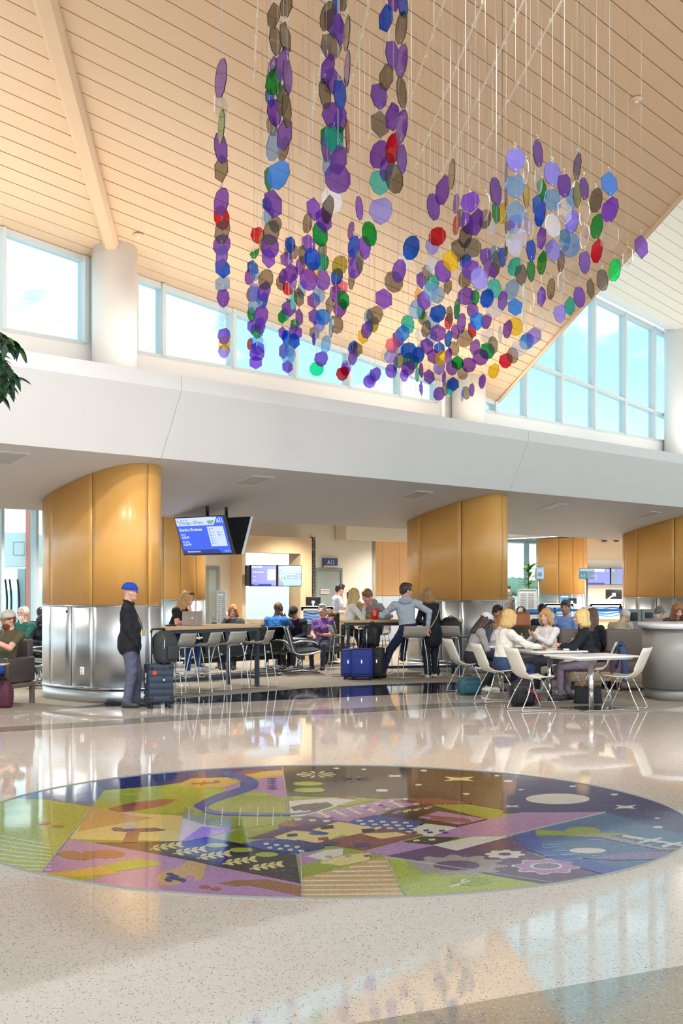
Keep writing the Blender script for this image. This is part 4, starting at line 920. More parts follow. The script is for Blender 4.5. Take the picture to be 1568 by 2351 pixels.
def disc_mesh(kind, key):
    """polygon plate of unit half height, y is its thickness axis"""
    P_ = {'hex': [(0, 1), (.87, .5), (.87, -.5), (0, -1), (-.87, -.5), (-.87, .5)],
          'oct': [(.30, 1), (.78, .68), (.92, .1), (.62, -.62), (.08, -1), (-.5, -.82), (-.9, -.2), (-.7, .62)],
          'dec': [(0, 1), (.58, .84), (.93, .36), (.93, -.28), (.6, -.8), (.05, -1), (-.55, -.84), (-.92, -.36), (-.93, .28), (-.6, .8)],
          'lng': [(0, 1), (.72, .45), (.8, -.4), (.1, -1), (-.72, -.5), (-.8, .42)]}[kind]
    m = MB(); m.cur = 0
    n = len(P_); th = .028
    vs = [(x, -th, z) for x, z in P_] + [(x, th, z) for x, z in P_]
    m.add(vs, [tuple(range(n)), tuple(reversed(range(n, 2 * n)))]); m.cur = 1
    m.add(vs, [(i, n + i, n + (i + 1) % n, (i + 1) % n) for i in range(n)])
    return m.mesh('disc_' + kind, [DMAT[key], M_EDGE[key]])
DM = {}
hook = MB(); hook.tube(crv([(.012, 0, .03), (.004, 0, .04), (-.008, 0, .032), (-.004, 0, .016), (.006, 0, .004), (.004, 0, -.012), (-.006, 0, -.016), (-.012, 0, -.006)], 3), .0022, 4)
HOOK = hook.mesh('hook', M_WIRE)
rows = [r for ln in DISCS.strip().split('\n') for r in ln.split(';')]
ds = []
for r in rows:
    x, y, w, h = [float(v) for v in r[1:].split(',')]
    ds.append([r[0], x, y, w, h])
used = [False] * len(ds); strands = []
order = sorted(range(len(ds)), key=lambda i: ds[i][2])
for i in order:                                        # plates of like size hanging in line form one strand
    if used[i]: continue
    st = [i]; used[i] = True
    for j in order:
        if used[j]: continue
        l = ds[st[-1]]; c = ds[j]
        if abs(c[1] - l[1]) < 7.5 and abs(c[4] / l[4] - 1) < .13 and l[4] * .78 < c[2] - l[2] < l[4] * 1.6: st.append(j); used[j] = True
    strands.append(st)
rg = random.Random(11)
lab_seen = {}
def place_word(x, y):
    a = 'left' if x < 700 else 'left of centre' if x < 850 else 'centre' if x < 1000 else 'right of centre' if x < 1160 else 'right' if x < 1320 else 'far right'
    return a
ST_INFO = []
for st in strands:
    h = sum(ds[i][4] for i in st) / len(st); x = sum(ds[i][1] for i in st) / len(st)
    ST_INFO.append((st, x, F * DH / h, ds[st[0]][2]))
ST_INFO.sort(key=lambda q: (q[1], q[3]))
def ceil_world(X, Y):
    s, t, _ = w2uv((X, Y, 0)); return zceil(s, t) if s < s_edge(t) else zceil(s, t) + 2.2
from collections import Counter
def base_label(st):
    cs = [DCOL[ds[i][0]][0] for i in st]
    if len(cs) == 1: return 'single hanging %s plate' % cs[0]
    if len(cs) <= 4: return 'hanging strand of ' + ', '.join(cs) + ' plates'
    return 'hanging strand of %d plates, %s on top' % (len(cs), cs[0])
def zone(x, y):
    return ('upper ' if y < 300 else 'middle ' if y < 620 else 'lower ') + ('left' if x < 640 else 'left-centre' if x < 800 else 'centre' if x < 960 else 'right-centre' if x < 1130 else 'right' if x < 1290 else 'far right')
def nb_word(dx, dy):
    if abs(dx) > abs(dy) * 1.6: return 'right of' if dx > 0 else 'left of'
    if abs(dy) > abs(dx) * 1.6: return 'below' if dy > 0 else 'above'
    return ('lower ' if dy > 0 else 'upper ') + ('right of' if dx > 0 else 'left of')
def cxy(st): return (sum(ds[i][1] for i in st) / len(st), sum(ds[i][2] for i in st) / len(st))
seen_lab = set()
def make_label(st, others):
    b_ = base_label(st); x, y = cxy(st)
    if sum(base_label(q[0]) == b_ for q in ST_INFO) == 1: return b_
    near = sorted(((ds[j][1] - x) ** 2 + (ds[j][2] - y) ** 2, j) for j in range(len(ds)) if j not in st)[:14]
    for _, j in near:
        lab = '%s %s a %s one, %s of the artwork' % (b_, nb_word(x - ds[j][1], y - ds[j][2]), DCOL[ds[j][0]][0], zone(x, y))
        if lab not in seen_lab and len(lab.split()) <= 16: seen_lab.add(lab); return lab
    cs = [DCOL[ds[i][0]][0] for i in st]
    lab = 'strand of %d plates, %s on top, %s of the artwork' % (len(cs), cs[0], zone(x, y))
    k = 0
    while lab in seen_lab and k < 9:
        j = near[k][1]; k += 1; lab = 'strand of %d plates, %s on top, %s a %s plate' % (len(cs), cs[0], nb_word(x - ds[j][1], y - ds[j][2]), DCOL[ds[j][0]][0])
    seen_lab.add(lab); return lab
# keep strands that hang close together a hand's breadth apart in depth
sep = []
for k, (st, x, D, ytop) in enumerate(sorted(ST_INFO, key=lambda q: q[2])):
    y0, y1 = ds[st[0]][2] - ds[st[0]][4] / 2, ds[st[-1]][2] + ds[st[-1]][4] / 2
    for _ in range(8):
        hit = any(abs((x - CX) / F * D - (x2 - CX) / F * D2) < .2 and abs(D - D2) < .17 and y0 < b2 and y1 > a2 for _s, x2, D2, a2, b2 in sep)
        if not hit: break
        D += .11
    sep.append((st, x, D, y0, y1))
ST_INFO = sorted([(st, x, D, ds[st[0]][2]) for st, x, D, _a, _b in sep], key=lambda q: (q[1], q[3]))
for st, x, D, ytop in ST_INFO:
    lab = make_label(st, ST_INFO)
    top = at(x, ytop - ds[st[0]][4] / 2, D)
    zc = ceil_world(top.x, top.y) - .02
    root = thing('acrylic_strand', lab, 'hanging plates', (top.x, top.y, zc), 0, 'strands of the hanging acrylic artwork')
    MB().tube([(0, 0, 0), (0, 0, top.z + .045 - zc)], .0022, 4).build('wire', M_WIRE, root)
    prevz = None
    for i in st:
        c, xx, yy, w, hh = ds[i]
        kind = rg.choice(['oct', 'dec', 'oct', 'dec', 'hex', 'lng'])
        if (kind, c) not in DM: DM[(kind, c)] = disc_mesh(kind, c)
        zc_ = at(xx, yy, D).z - zc; xo = at(xx, yy, D).x - top.x
        o = link('disc', DM[(kind, c)], root, (xo, 0, zc_))
        hm = 1.08 * DH * hh / (F * DH / D) / 2; full = {'hex': 1.74, 'oct': 1.82, 'dec': 1.86, 'lng': 1.6}[kind]
        ratio = min(1.0, w / (hh * full / 2))
        a = math.acos(max(.06, ratio)) * (1 if rg.random() < .5 else -1)
        o.scale = (hm, hm, hm); o.rotation_euler = (0, rg.uniform(-.04, .04), a + math.atan2(-(xx - CX), F))
        if prevz is not None and abs(prevz - (zc_ + hm)) > .03: MB().tube([(0, 0, prevz), (0, 0, zc_ + hm)], .0018, 4).build('link_wire', M_WIRE, root)
        hk = link('hook', HOOK, root, (xo, 0, zc_ + hm)); hk.rotation_euler = (0, 0, rg.random() * 6)
        prevz = zc_ - hm
# ceiling rails that carry the strands
vp = ((526 - CX) / F, 1.0, (HY - 1423) / F); vd = Vector(vp).normalized()
rl = ['leftmost', 'second from the left', 'third from the left', 'fourth from the left', 'middle', 'fourth from the right', 'third from the right', 'second from the right', 'rightmost']
for k, (px, py) in enumerate([(584, 188), (651, 150), (718, 262), (798, 225), (843, 328), (930, 262), (953, 385), (1009, 409), (1055, 439)]):
    # end of the rail sits 0.35 m under the tan ceiling
    rf = on_roof(px, py); P3 = uv2w(rf[0], rf[1], rf[2]); Dr = P3.y * .955
    e = at(px, py, Dr); L = 9.0
    o = thing('suspension_rail', 'thin cream ceiling rail carrying the hanging plates, %s' % rl[k], 'rail', e, 0, 'suspension rails under the tan ceiling')
    MB().tube([(0, 0, 0), -vd * L], .011, 6).build('rail', pbr('cream_rail', (240, 226, 200), .4), o)
    for q in range(18): 
        b = -vd * (.2 + q * .5); MB().lathe([(.018, -.02), (.018, .02)], 8, b).build('clip', MATS['cream_rail'], o)
    for q in (0.3, 2.3, 4.3, 6.3):
        b = -vd * q; zc = ceil_world(e.x + b.x, e.y + b.y) - e.z
        MB().tube([b, (b.x, b.y, zc)], .006, 5).build('hanger', MATS['cream_rail'], o)
# small round smoke detectors on the ceiling
for px, py, lab in ((317, 537, 'small round detector on the tan ceiling above the left window'), (1461, 225, 'small round detector on the tan ceiling at the upper right')):
    p = on_roof(px, py); o = thing('ceiling_detector', lab, 'detector', uv2w(p[0], p[1], p[2] - .001), 0, 'ceiling detectors')
    MB().lathe([(.075, 0), (.075, -.02), (.05, -.045), (.01, -.05)], 20).build('body', M_PLANK, o); MB().lathe([(.03, -.045), (.03, -.062), (.005, -.065)], 12).build('sensor', M_WHITE, o)
# leafy branch hanging in at the left edge
fb = thing('ficus_branch', 'dark green leafy branch hanging in at the left edge', 'plant', at(-40, 800, 9))
rb = random.Random(8)
tw = MB(); leaves = []
for k, (x0, y0, x1, y1) in enumerate([(-60, 760, 46, 800), (-60, 790, 36, 866), (-50, 800, 4, 915), (-60, 830, 22, 884), (-70, 780, 18, 790), (-60, 770, -10, 850), (-60, 800, 8, 836)]):
    a = at(x0, y0, 9 + rb.uniform(-.3, .3)) - fb.location; b = at(x1, y1, 9 + rb.uniform(-.3, .3)) - fb.location; mid = (a + b) / 2 + Vector((0, 0, .06))
    path = crv([a, mid, b], 8); tw.tube(path, .004, 5)
    for j, p in enumerate(path[4:]):
        for q in range(2): leaves.append((p.copy(), Vector((rb.uniform(-.3, .8), rb.uniform(-.6, .6), rb.uniform(-1.1, -.1))).normalized()))
tw.build('twig', pbr('twig_brown', (78, 64, 48), .8), fb)
M_FIC = [pbr('ficus_leaf', (34, 74, 46), .4), pbr('ficus_leaf_light', (58, 112, 54), .4)]
for k, (p, d) in enumerate(leaves):
    m = MB(); leaf_blade(m, p, d, rb.uniform(.08, .125), .048, .02, 5); m.build('leaf', M_FIC[1 if k % 5 == 0 else 0], fb)
# ------------------------------------------------------------------ round terrazzo mosaic
MZN = [0]
def tz(name, rgb, dark=False): return terrazzo('mosaic_' + name, rgb, [(tuple(int(c * .72) for c in rgb), 1.0, .18), (tuple(min(255, int(c * 1.25 + 18)) for c in rgb), 1.3, .16), ((235, 230, 220), 1.5, .035)], .06, 80)
ZM = {k: tz(k, v) for k, v in {'green': (138, 150, 48), 'lime': (156, 168, 56), 'navy': (22, 40, 104), 'black': (36, 36, 44), 'blue': (30, 66, 150), 'steel': (52, 98, 142), 'purple': (82, 54, 98), 'lilac': (166, 122, 170), 'ochre': (198, 158, 70), 'tan': (190, 152, 96), 'brown': (140, 92, 54), 'cream': (214, 192, 128), 'grey': (150, 140, 138), 'white': (206, 200, 190), 'maroon': (126, 60, 62), 'rust': (150, 84, 70), 'darkgrey': (88, 80, 80), 'sky': (120, 160, 180), 'violet': (120, 106, 150)}.items()}
M_STRIP = pbr('zinc_strip', (176, 174, 170), .3, .4)
XC, YC, RM = -.10, 9.72, 2.62
mz = thing('floor_mosaic', 'round terrazzo floor mosaic with houses, gears, hands and a moon', 'mosaic', (XC, YC, 0))
def mzp(pts, mat, lvl, name='inlay', raw=False):
    """pixel polygon dropped on the floor and clipped to the circle"""
    P_ = [Vector((p.x - XC, p.y - YC)) for p in (flo(*q) for q in pts)] if not raw else [Vector(p) for p in pts]
    out = P_
    if max(p.length for p in P_) > RM:                 # Sutherland-Hodgman against the rim polygon
        NR = 96; rim_ = [Vector((RM * math.cos(2 * math.pi * k / NR), RM * math.sin(2 * math.pi * k / NR))) for k in range(NR)]
        for i in range(NR):
            a_, b_ = rim_[i], rim_[(i + 1) % NR]; e_ = b_ - a_
            def side_(p): return e_.x * (p.y - a_.y) - e_.y * (p.x - a_.x)
            res = []
            for j in range(len(out)):
                p, q = out[j], out[(j + 1) % len(out)]; sp, sq = side_(p), side_(q)
                if sp >= 0: res.append(p)
                if (sp >= 0) != (sq >= 0): res.append(p.lerp(q, sp / (sp - sq)))
            out = res
            if len(out) < 3: return None
    MZN[0] += 1
    m = MB(); z = .0015 + .0008 * lvl + (MZN[0] % 180) * 4e-6
    m.prism([(p.x, p.y) for p in out], .0, z)
    return m.build(name, ZM[mat], mz)
MB().prism([(RM * math.cos(2 * math.pi * k / 96), RM * math.sin(2 * math.pi * k / 96)) for k in range(96)], 0, .0014).build('ground_disc', ZM['green'], mz)
def zL(pts): return [(x * .5102, 1700 + y * .5102) for x, y in pts]      # left zoom window coordinates
def zR(pts): return [(640 + x * .5918, 1740 + y * .5918) for x, y in pts]  # right zoom window coordinates
def ell(cx, cy, rx, ry, n=18): return [(cx + rx * math.cos(2 * math.pi * k / n), cy + ry * math.sin(2 * math.pi * k / n)) for k in range(n)]
# ---- left half
mzp(zL([(-700, 240), (200, 265), (420, 300), (310, 445), (180, 605), (-700, 560)]), 'lime', 0)
mzp(zL([(-300, 200), (190, 230), (470, 180), (480, 225), (415, 300), (200, 265), (-300, 250)]), 'steel', 1)
mzp(zL([(420, 100), (700, 60), (1270, 60), (1270, 135), (1150, 140), (960, 175), (720, 205), (470, 226), (410, 190)]), 'navy', 1)
mzp(zL([(470, 226), (720, 205), (860, 185), (1000, 232), (930, 270), (910, 300), (930, 320), (640, 330), (415, 300)]), 'lime', 2)
mzp(zL([(415, 300), (640, 330), (930, 345), (1060, 402), (920, 440), (830, 455), (310, 445)]), 'cream', 1)
mzp(zL([(380, 340), (415, 300), (480, 310), (590, 340), (700, 350), (520, 380), (350, 412)]), 'tan', 2)
mzp(zL([(480, 310), (600, 280), (740, 265), (800, 268), (740, 295), (600, 320), (540, 325)]), 'rust', 3)
mzp(zL([(575, 292), (605, 286), (640, 292), (600, 298)]), 'maroon', 4)
mzp(zL([(790, 205), (860, 172), (1010, 168), (1075, 190), (1010, 210), (900, 212)]), 'ochre', 3)
mzp(zL([(1000, 212), (1075, 190), (1090, 220), (1040, 242)]), 'lilac', 3)
mzp(zL([(1040, 150), (1275, 135), (1275, 160), (1165, 172)]), 'ochre', 3)
mzp(zL([(1025, 148), (1180, 130), (1200, 135), (1140, 150), (1060, 158)]), 'maroon', 4)
mzp(zL([(1165, 172), (1275, 160), (1290, 262), (1180, 240), (1120, 242), (1160, 215)]), 'lilac', 2)
mzp(zL([(1000, 300), (1060, 255), (1120, 242), (1180, 240), (1292, 262), (1300, 325), (1150, 330), (1030, 322)]), 'green', 2)
mzp(zL([(830, 300), (905, 330), (1000, 345), (1150, 345), (1310, 345), (1200, 385), (1060, 402), (920, 380), (820, 350)]), 'green', 3)
mzp(zL([(910, 390), (1060, 402), (930, 436), (815, 455)]), 'lilac', 4)
riv = [(1010, 150), (1080, 165), (1120, 190), (1110, 215), (1060, 235), (990, 255), (930, 280), (905, 298), (935, 318), (1000, 330), (1150, 335), (1320, 335), (1420, 320), (1440, 305)]
C_ = [Vector(p).to_3d() for p in riv]; cc = crv(C_, 4); L_, R_ = [], []
for i, p in enumerate(cc):
    d = (cc[min(i + 1, len(cc) - 1)] - cc[max(i - 1, 0)]).normalized(); nn = Vector((-d.y, d.x, 0))
    wv = 44 if i < 20 else 44 - min(30, (i - 20) * 1.1); wy = .55
    L_.append((p.x + nn.x * wv, p.y + nn.y * wv * wy * .45)); R_.append((p.x - nn.x * wv, p.y - nn.y * wv * wy * .45))
mzp(zL(L_ + list(reversed(R_))), 'blue', 5, 'river')
for k in range(3): mzp(zL(ell([600, 830, 1160][k], [236, 230, 244][k], [70, 60, 60][k], [9, 8, 8][k])), 'lime', 4, 'bush')
for x in (850, 925, 1000, 1080, 1160, 1230): mzp(zL([(x, 300 + (x - 850) * .02), (x + 4, 300), (x - 2, 385), (x - 6, 385)]), 'white', 5, 'strip')
for k in range(5):
    y = 175 + k * 11; mzp(zL([(1200, y), (1225, y - 4), (1250, y), (1225, y + 4)]), 'navy', 4, 'leaf')
m_anchor = [(860, 195), (990, 188), (992, 193), (862, 200)]
mzp(zL(m_anchor), 'brown', 5, 'anchor'); mzp(zL([(900, 203), (915, 185), (925, 185), (912, 203)]), 'brown', 5, 'anchor'); mzp(zL(ell(975, 186, 14, 6)), 'brown', 5, 'anchor')
# hammer
mzp(zL([(500, 400), (515, 393), (540, 395), (560, 402), (640, 398), (700, 396), (745, 405), (700, 410), (640, 412), (560, 412), (510, 408)]), 'purple', 5, 'hammer_head')
mzp(zL([(575, 410), (630, 410), (615, 462), (550, 462)]), 'brown', 5, 'hammer_handle')
# lilac field with hands
mzp(zL([(310, 445), (640, 495), (840, 540), (930, 560), (1350, 645), (1362, 710), (1362, 760), (1000, 720), (600, 690), (180, 605)]), 'lilac', 1)
mzp(zL([(430, 462), (830, 455), (930, 436), (1330, 515), (1352, 645), (930, 558), (640, 500)]), 'black', 2)
mzp(zL([(280, 500), (330, 498), (400, 520), (440, 528), (380, 542), (310, 536), (255, 515)]), 'brown', 3, 'hand')
mzp(zL(ell(475, 514, 88, 19)), 'rust', 2, 'beet'); mzp(zL([(370, 500), (420, 500), (430, 530), (400, 530)]), 'rust', 3, 'beet')
mzp(zL([(180, 605), (300, 590), (460, 566), (470, 575), (540, 600), (480, 605), (350, 618), (270, 625)]), 'ochre', 3, 'hand')
mzp(zL([(460, 572), (540, 545), (620, 535), (720, 548), (725, 560), (640, 575), (520, 592)]), 'lime', 3, 'leaf')
mzp(zL([(270, 625), (350, 616), (480, 607), (420, 625), (350, 640)]), 'green', 3, 'leaf')
mzp(zL([(850, 542), (930, 560), (920, 600), (905, 632), (880, 630), (870, 612), (840, 610), (815, 645), (760, 655), (720, 650), (705, 615), (740, 590), (800, 575)]), 'tan', 3, 'hand')
for k in range(14):
    a = random.Random(k).uniform; mzp(zL(ell(785 + a(-42, 42), 617 + a(-16, 18), 15, 6, 10)), 'navy', 4 + k % 3, 'berry')
mzp(zL([(985, 645), (1060, 632), (1200, 628), (1260, 640), (1362, 660), (1362, 705), (1240, 678), (1120, 655), (1060, 660)]), 'brown', 3, 'hand')
for x, y in ((922, 662), (970, 671)): mzp(zL(ell(x, y, 27, 7)), 'rust', 4, 'berry')
for k, (x, y) in enumerate(((745, 480), (850, 500), (960, 520), (1075, 545), (1195, 568))):
    mzp(zL([(x - 75, y + 12), (x - 72, y + 15), (x + 75, y - 8), (x + 72, y - 12)]), 'cream', 4, 'stem')
    for j in range(4):
        xx = x - 55 + j * 35; yy = y + 8 - j * 5
        mzp(zL([(xx - 4, yy - 2), (xx, yy - 9), (xx + 14, yy - 14), (xx + 28, yy - 15), (xx + 22, yy - 8), (xx + 8, yy - 3)]), 'cream', 5, 'petal'); mzp(zL([(xx - 4, yy + 2), (xx + 10, yy + 2), (xx + 26, yy + 5), (xx + 34, yy + 10), (xx + 18, yy + 11), (xx + 4, yy + 7)]), 'cream', 5, 'petal')
for x, y in ((975, 475), (1085, 495), (1200, 516)): mzp(zL(ell(x, y, 52, 10, 14)), 'lime', 4, 'cabbage')
for x, y in ((235, 388), (175, 375)): mzp(zL(ell(x + 25, y, 30, 6, 12)), 'rust', 2, 'leaf')
for k in range(9): mzp(zL([(-200, 385 + k * 22), (60, 440 + k * 20), (230, 470 + k * 16), (230, 473 + k * 16), (60, 443 + k * 20), (-200, 389 + k * 22)]), 'white', 2, 'strip')
# ---- right half: night sky
mzp(zR([(15, 20), (300, 0), (900, 0), (1568, 60), (1800, 250), (1568, 300), (1280, 210), (940, 215), (740, 180), (430, 160), (290, 152), (35, 150)]), 'black', 1, 'night_sky')
mzp(zR([(850, 0), (1568, 60), (1900, 300), (1568, 300), (1260, 212), (870, 215), (875, 100)]), 'navy', 2, 'night_sky')
mzp(zR([(900, 310), (1000, 280), (1267, 212), (1568, 300), (1900, 330), (1568, 390), (1280, 450), (1040, 380)]), 'steel', 2)
mzp(zR(ell(1082, 161, 124, 20, 30)), 'white', 4, 'moon')
def star(cx, cy, rx, ry): return [(cx, cy - ry * .45), (cx + rx, cy - ry), (cx + rx * .55, cy), (cx + rx, cy + ry), (cx, cy + ry * .6), (cx - rx, cy + ry), (cx - rx * .55, cy), (cx - rx, cy - ry)]
for a in ((700, 83, 56, 8), (450, 72, 26, 4), (1345, 192, 40, 7), (905, 190, 26, 4)): mzp(zR(star(*a)), 'cream' if a[0] == 700 else 'white', 4, 'star')
for x, y, r in ((400, 128, 24), (542, 106, 13), (727, 141, 14), (562, 51, 14), (890, 92, 18), (1140, 112, 14), (1302, 144, 14), (1472, 271, 20), (1468, 236, 11), (330, 46, 10), (223, 42, 12), (846, 71, 10), (940, 125, 11)): mzp(zR(ell(x, y, r, r * .2, 12)), 'white', 4, 'star_dot')
for k in range(11):
    a = math.radians(-170 + k * 34); x, y = 145, 66
    mzp(zR([(x + 18 * math.cos(a), y + 3 * math.sin(a)), (x + 76 * math.cos(a - .1), y + 12 * math.sin(a - .1)), (x + 76 * math.cos(a + .1), y + 12 * math.sin(a + .1))]), 'cream', 4, 'ray')
    mzp(zR([(292 + 10 * math.cos(a), 84 + 2 * math.sin(a)), (292 + 70 * math.cos(a - .03), 84 + 14 * math.sin(a - .03)), (292 + 70 * math.cos(a + .03), 84 + 14 * math.sin(a + .03))]), 'darkgrey', 4, 'ray')
mzp(zR(ell(113, 102, 58, 8)), 'lime', 4, 'leaf'); mzp(zR(ell(118, 127, 60, 9)), 'lime', 4, 'leaf')
# town
mzp(zR([(35, 150), (150, 153), (370, 168), (250, 190), (60, 168)]), 'green', 3)
mzp(zR([(40, 170), (210, 158), (300, 165), (200, 195), (120, 225), (45, 228)]), 'white', 4, 'aqueduct')
for k in range(3): mzp(zR([(45 + k * 30, 205 - k * 2 - 12), (95 + k * 45, 182 - k * 4), (140 + k * 30, 180), (150 + k * 30, 188), (100 + k * 40, 200), (60 + k * 34, 210)]), 'black', 5 + k % 2, 'arch')
mzp(zR([(225, 158), (300, 150), (290, 165)]), 'rust', 5, 'roof')
mzp(zR([(100, 225), (430, 160), (620, 165), (450, 200), (270, 250), (220, 245)]), 'lilac', 5, 'house')
mzp(zR([(510, 160), (620, 160), (750, 178), (600, 182), (430, 175)]), 'maroon', 5, 'roof')
mzp(zR([(450, 200), (570, 180), (810, 240), (700, 270), (560, 262), (380, 230)]), 'black', 5, 'house')
mzp(zR([(540, 235), (620, 210), (800, 240), (700, 262)]), 'lilac', 6, 'house')
for k in range(3): mzp(zR([(570 + k * 20, 226 + k * 9), (740 + k * 10, 240 + k * 6), (735 + k * 10, 244 + k * 6), (565 + k * 20, 231 + k * 9)]), 'maroon', 7, 'strip')
mzp(zR([(270, 250), (370, 225), (560, 250), (500, 290), (330, 275)]), 'blue', 6, 'house')
mzp(zR([(490, 290), (570, 258), (690, 272), (590, 305)]), 'white', 6, 'house')
mzp(zR([(0, 260), (100, 228), (260, 250), (150, 280), (0, 300)]), 'purple', 5, 'house'); mzp(zR([(-120, 315), (30, 268), (200, 280), (60, 310)]), 'purple', 4, 'house')
mzp(zR([(130, 282), (230, 250), (390, 278), (280, 305)]), 'cream', 6, 'house')
mzp(zR([(-20, 310), (60, 285), (240, 300), (140, 335)]), 'cream', 6, 'house')
mzp(zR([(140, 335), (400, 278), (560, 300), (330, 360), (240, 345)]), 'maroon', 6, 'house')
mzp(zR([(320, 298), (460, 292), (500, 302), (400, 318)]), 'cream', 7, 'window_band')
mzp(zR([(480, 330), (560, 308), (700, 312), (590, 340)]), 'black', 6, 'house')
mzp(zR([(600, 340), (760, 308), (890, 308), (690, 362)]), 'white', 5, 'field')
mzp(zR([(540, 290), (700, 270), (820, 240), (940, 214), (1267, 212), (880, 306), (640, 308)]), 'lilac', 4, 'field')
mzp(zR([(330, 365), (480, 325), (600, 342), (420, 382)]), 'lilac', 5, 'field')
mzp(zR([(70, 375), (250, 352), (250, 372), (180, 395), (80, 415)]), 'lilac', 4, 'field')
mzp(zR([(60, 320), (-50, 318), (-140, 335), (-60, 360), (70, 372), (160, 350)]), 'blue', 5, 'house')
mzp(zR([(70, 320), (150, 335), (180, 350), (120, 365), (62, 345)]), 'navy', 6, 'house')
mzp(zR([(110, 385), (180, 362), (250, 355), (248, 375), (170, 400)]), 'white', 6, 'house'); mzp(zR([(160, 408), (260, 380), (355, 372), (355, 395), (230, 420)]), 'cream', 6, 'house')
mzp(zR([(80, 420), (230, 412), (240, 425), (85, 460)]), 'green', 4, 'field')
rq = random.Random(2)
def wins(x0, y0, x1, y1, nx, ny, slope, mats, w=18, h=3.6):
    for j in range(ny):
        for i in range(nx):
            x = x0 + (x1 - x0) * i / max(1, nx - 1) + j * 14; y = y0 + (y1 - y0) * j / max(1, ny - 1) + slope * i
            mzp(zR([(x, y), (x + w, y - h * .4), (x + w + 5, y + h), (x + 4, y + h * 1.5)]), rq.choice(mats), 7, 'window_tile')
wins(150, 215, 480, 235, 7, 4, -9, ['white', 'cream', 'white', 'purple'])
wins(300, 245, 480, 270, 5, 3, 2, ['white', 'white', 'cream'], 22, 4)
wins(440, 215, 560, 210, 4, 2, -6, ['lilac', 'cream', 'lilac'])
wins(60, 240, 170, 262, 3, 1, 3, ['white'], 26, 4); wins(500, 282, 620, 290, 3, 2, 1, ['blue', 'navy'], 20, 4)
wins(160, 268, 320, 290, 2, 1, 12, ['black'], 50, 9); wins(30, 300, 150, 318, 2, 1, 14, ['navy', 'maroon'], 40, 7); wins(-60, 335, 60, 350, 4, 2, 4, ['white', 'cream'], 18, 4)
wins(170, 330, 290, 345, 2, 1, 8, ['white', 'navy'], 60, 9); wins(180, 385, 330, 380, 3, 1, -2, ['maroon', 'navy', 'grey'], 22, 5); wins(520, 322, 580, 322, 2, 1, -3, ['cream'], 24, 4)
mzp(zR(ell(155, 297, 38, 6)), 'blue', 7, 'oval_window')
mzp(zR([(5, 262), (40, 254), (90, 262), (60, 272), (20, 270)]), 'rust', 7, 'cross')
# ochre stairs
mzp(zR([(85, 470), (410, 385), (490, 540), (300, 600), (90, 600)]), 'tan', 2, 'steps')
for k in range(9):
    y = 402 + k * 18; t = (y - 385) / 155; xr = 410 + 80 * t; xl = max(85, 410 - 325 * min(1, (y - 385) / 85))
    mzp(zR([(xl, y + 3), (xr, y), (xr + 2, y + 3), (xl, y + 7)]), 'white', 4, 'strip')
# green field with tree, gears
mzp(zR([(410, 385), (1040, 490), (900, 560), (490, 560)]), 'lime', 2, 'field')
mzp(zR([(410, 385), (560, 345), (900, 306), (1000, 380), (1280, 450), (1040, 495)]), 'purple', 2, 'field')
mzp(zR(ell(747, 481, 78, 17, 26)), 'green', 4, 'tree_crown'); mzp(zR([(660, 502), (740, 478), (744, 481), (668, 505)]), 'white', 5, 'strip'); mzp(zR([(705, 480), (722, 470), (726, 472), (712, 486)]), 'white', 5, 'strip')
def gear(cx, cy, rx, ry, teeth, mat, lvl, hole, hm):
    pts = []
    for k in range(teeth * 4):
        a = 2 * math.pi * k / (teeth * 4); r = 1.0 if k % 4 in (0, 1) else .8
        pts.append((cx + rx * r * math.cos(a), cy + ry * r * math.sin(a)))
    mzp(zR(pts), mat, lvl, 'gear'); mzp(zR(ell(cx, cy, rx * hole, ry * hole, 20)), hm, lvl + 1, 'gear_hole')
gear(690, 420, 200, 42, 11, 'grey', 3, .45, 'purple'); gear(877, 377, 78, 17, 8, 'white', 5, .32, 'purple')
gear(1038, 424, 136, 31, 8, 'white', 4, .4, 'violet'); gear(1038, 424, 126, 28, 8, 'lilac', 5, .5, 'white'); mzp(zR(ell(1038, 424, 52, 11, 20)), 'violet', 7, 'gear_hole')
# river valley at the right
mzp(zR([(905, 305), (1000, 280), (990, 300), (1020, 330), (1100, 372), (1250, 415), (1400, 435), (1280, 460), (1100, 410), (960, 355)]), 'blue', 4, 'river')
mzp(zR([(995, 282), (1380, 298), (1300, 305), (1000, 302)]), 'green', 4, 'bank'); mzp(zR(ell(1180, 286, 68, 16)), 'green', 5, 'tree_crown')
mzp(zR([(1110, 305), (1260, 300), (1480, 350), (1600, 360), (1480, 360), (1250, 312)]), 'grey', 5, 'path')
mzp(zR([(1180, 392), (1400, 368), (1600, 370), (1500, 395), (1300, 400)]), 'violet', 5, 'bank'); mzp(zR(ell(1198, 363, 72, 10)), 'white', 6, 'boat')
mzp(zR([(1340, 302), (1600, 345), (1600, 352), (1330, 308)]), 'white', 6, 'bridge'); mzp(zR([(1390, 330), (1480, 312), (1490, 316), (1400, 336)]), 'white', 6, 'bridge'); mzp(zR([(1480, 345), (1560, 328), (1568, 333), (1490, 350)]), 'white', 6, 'bridge')
for k in range(16):
    x = 1010 + rq.random() * 480; y = 318 + rq.random() * 90; mzp(zR([(x, y), (x + 60, y - 4), (x + 60, y - 2), (x, y + 2)]), 'sky', 6, 'ripple')
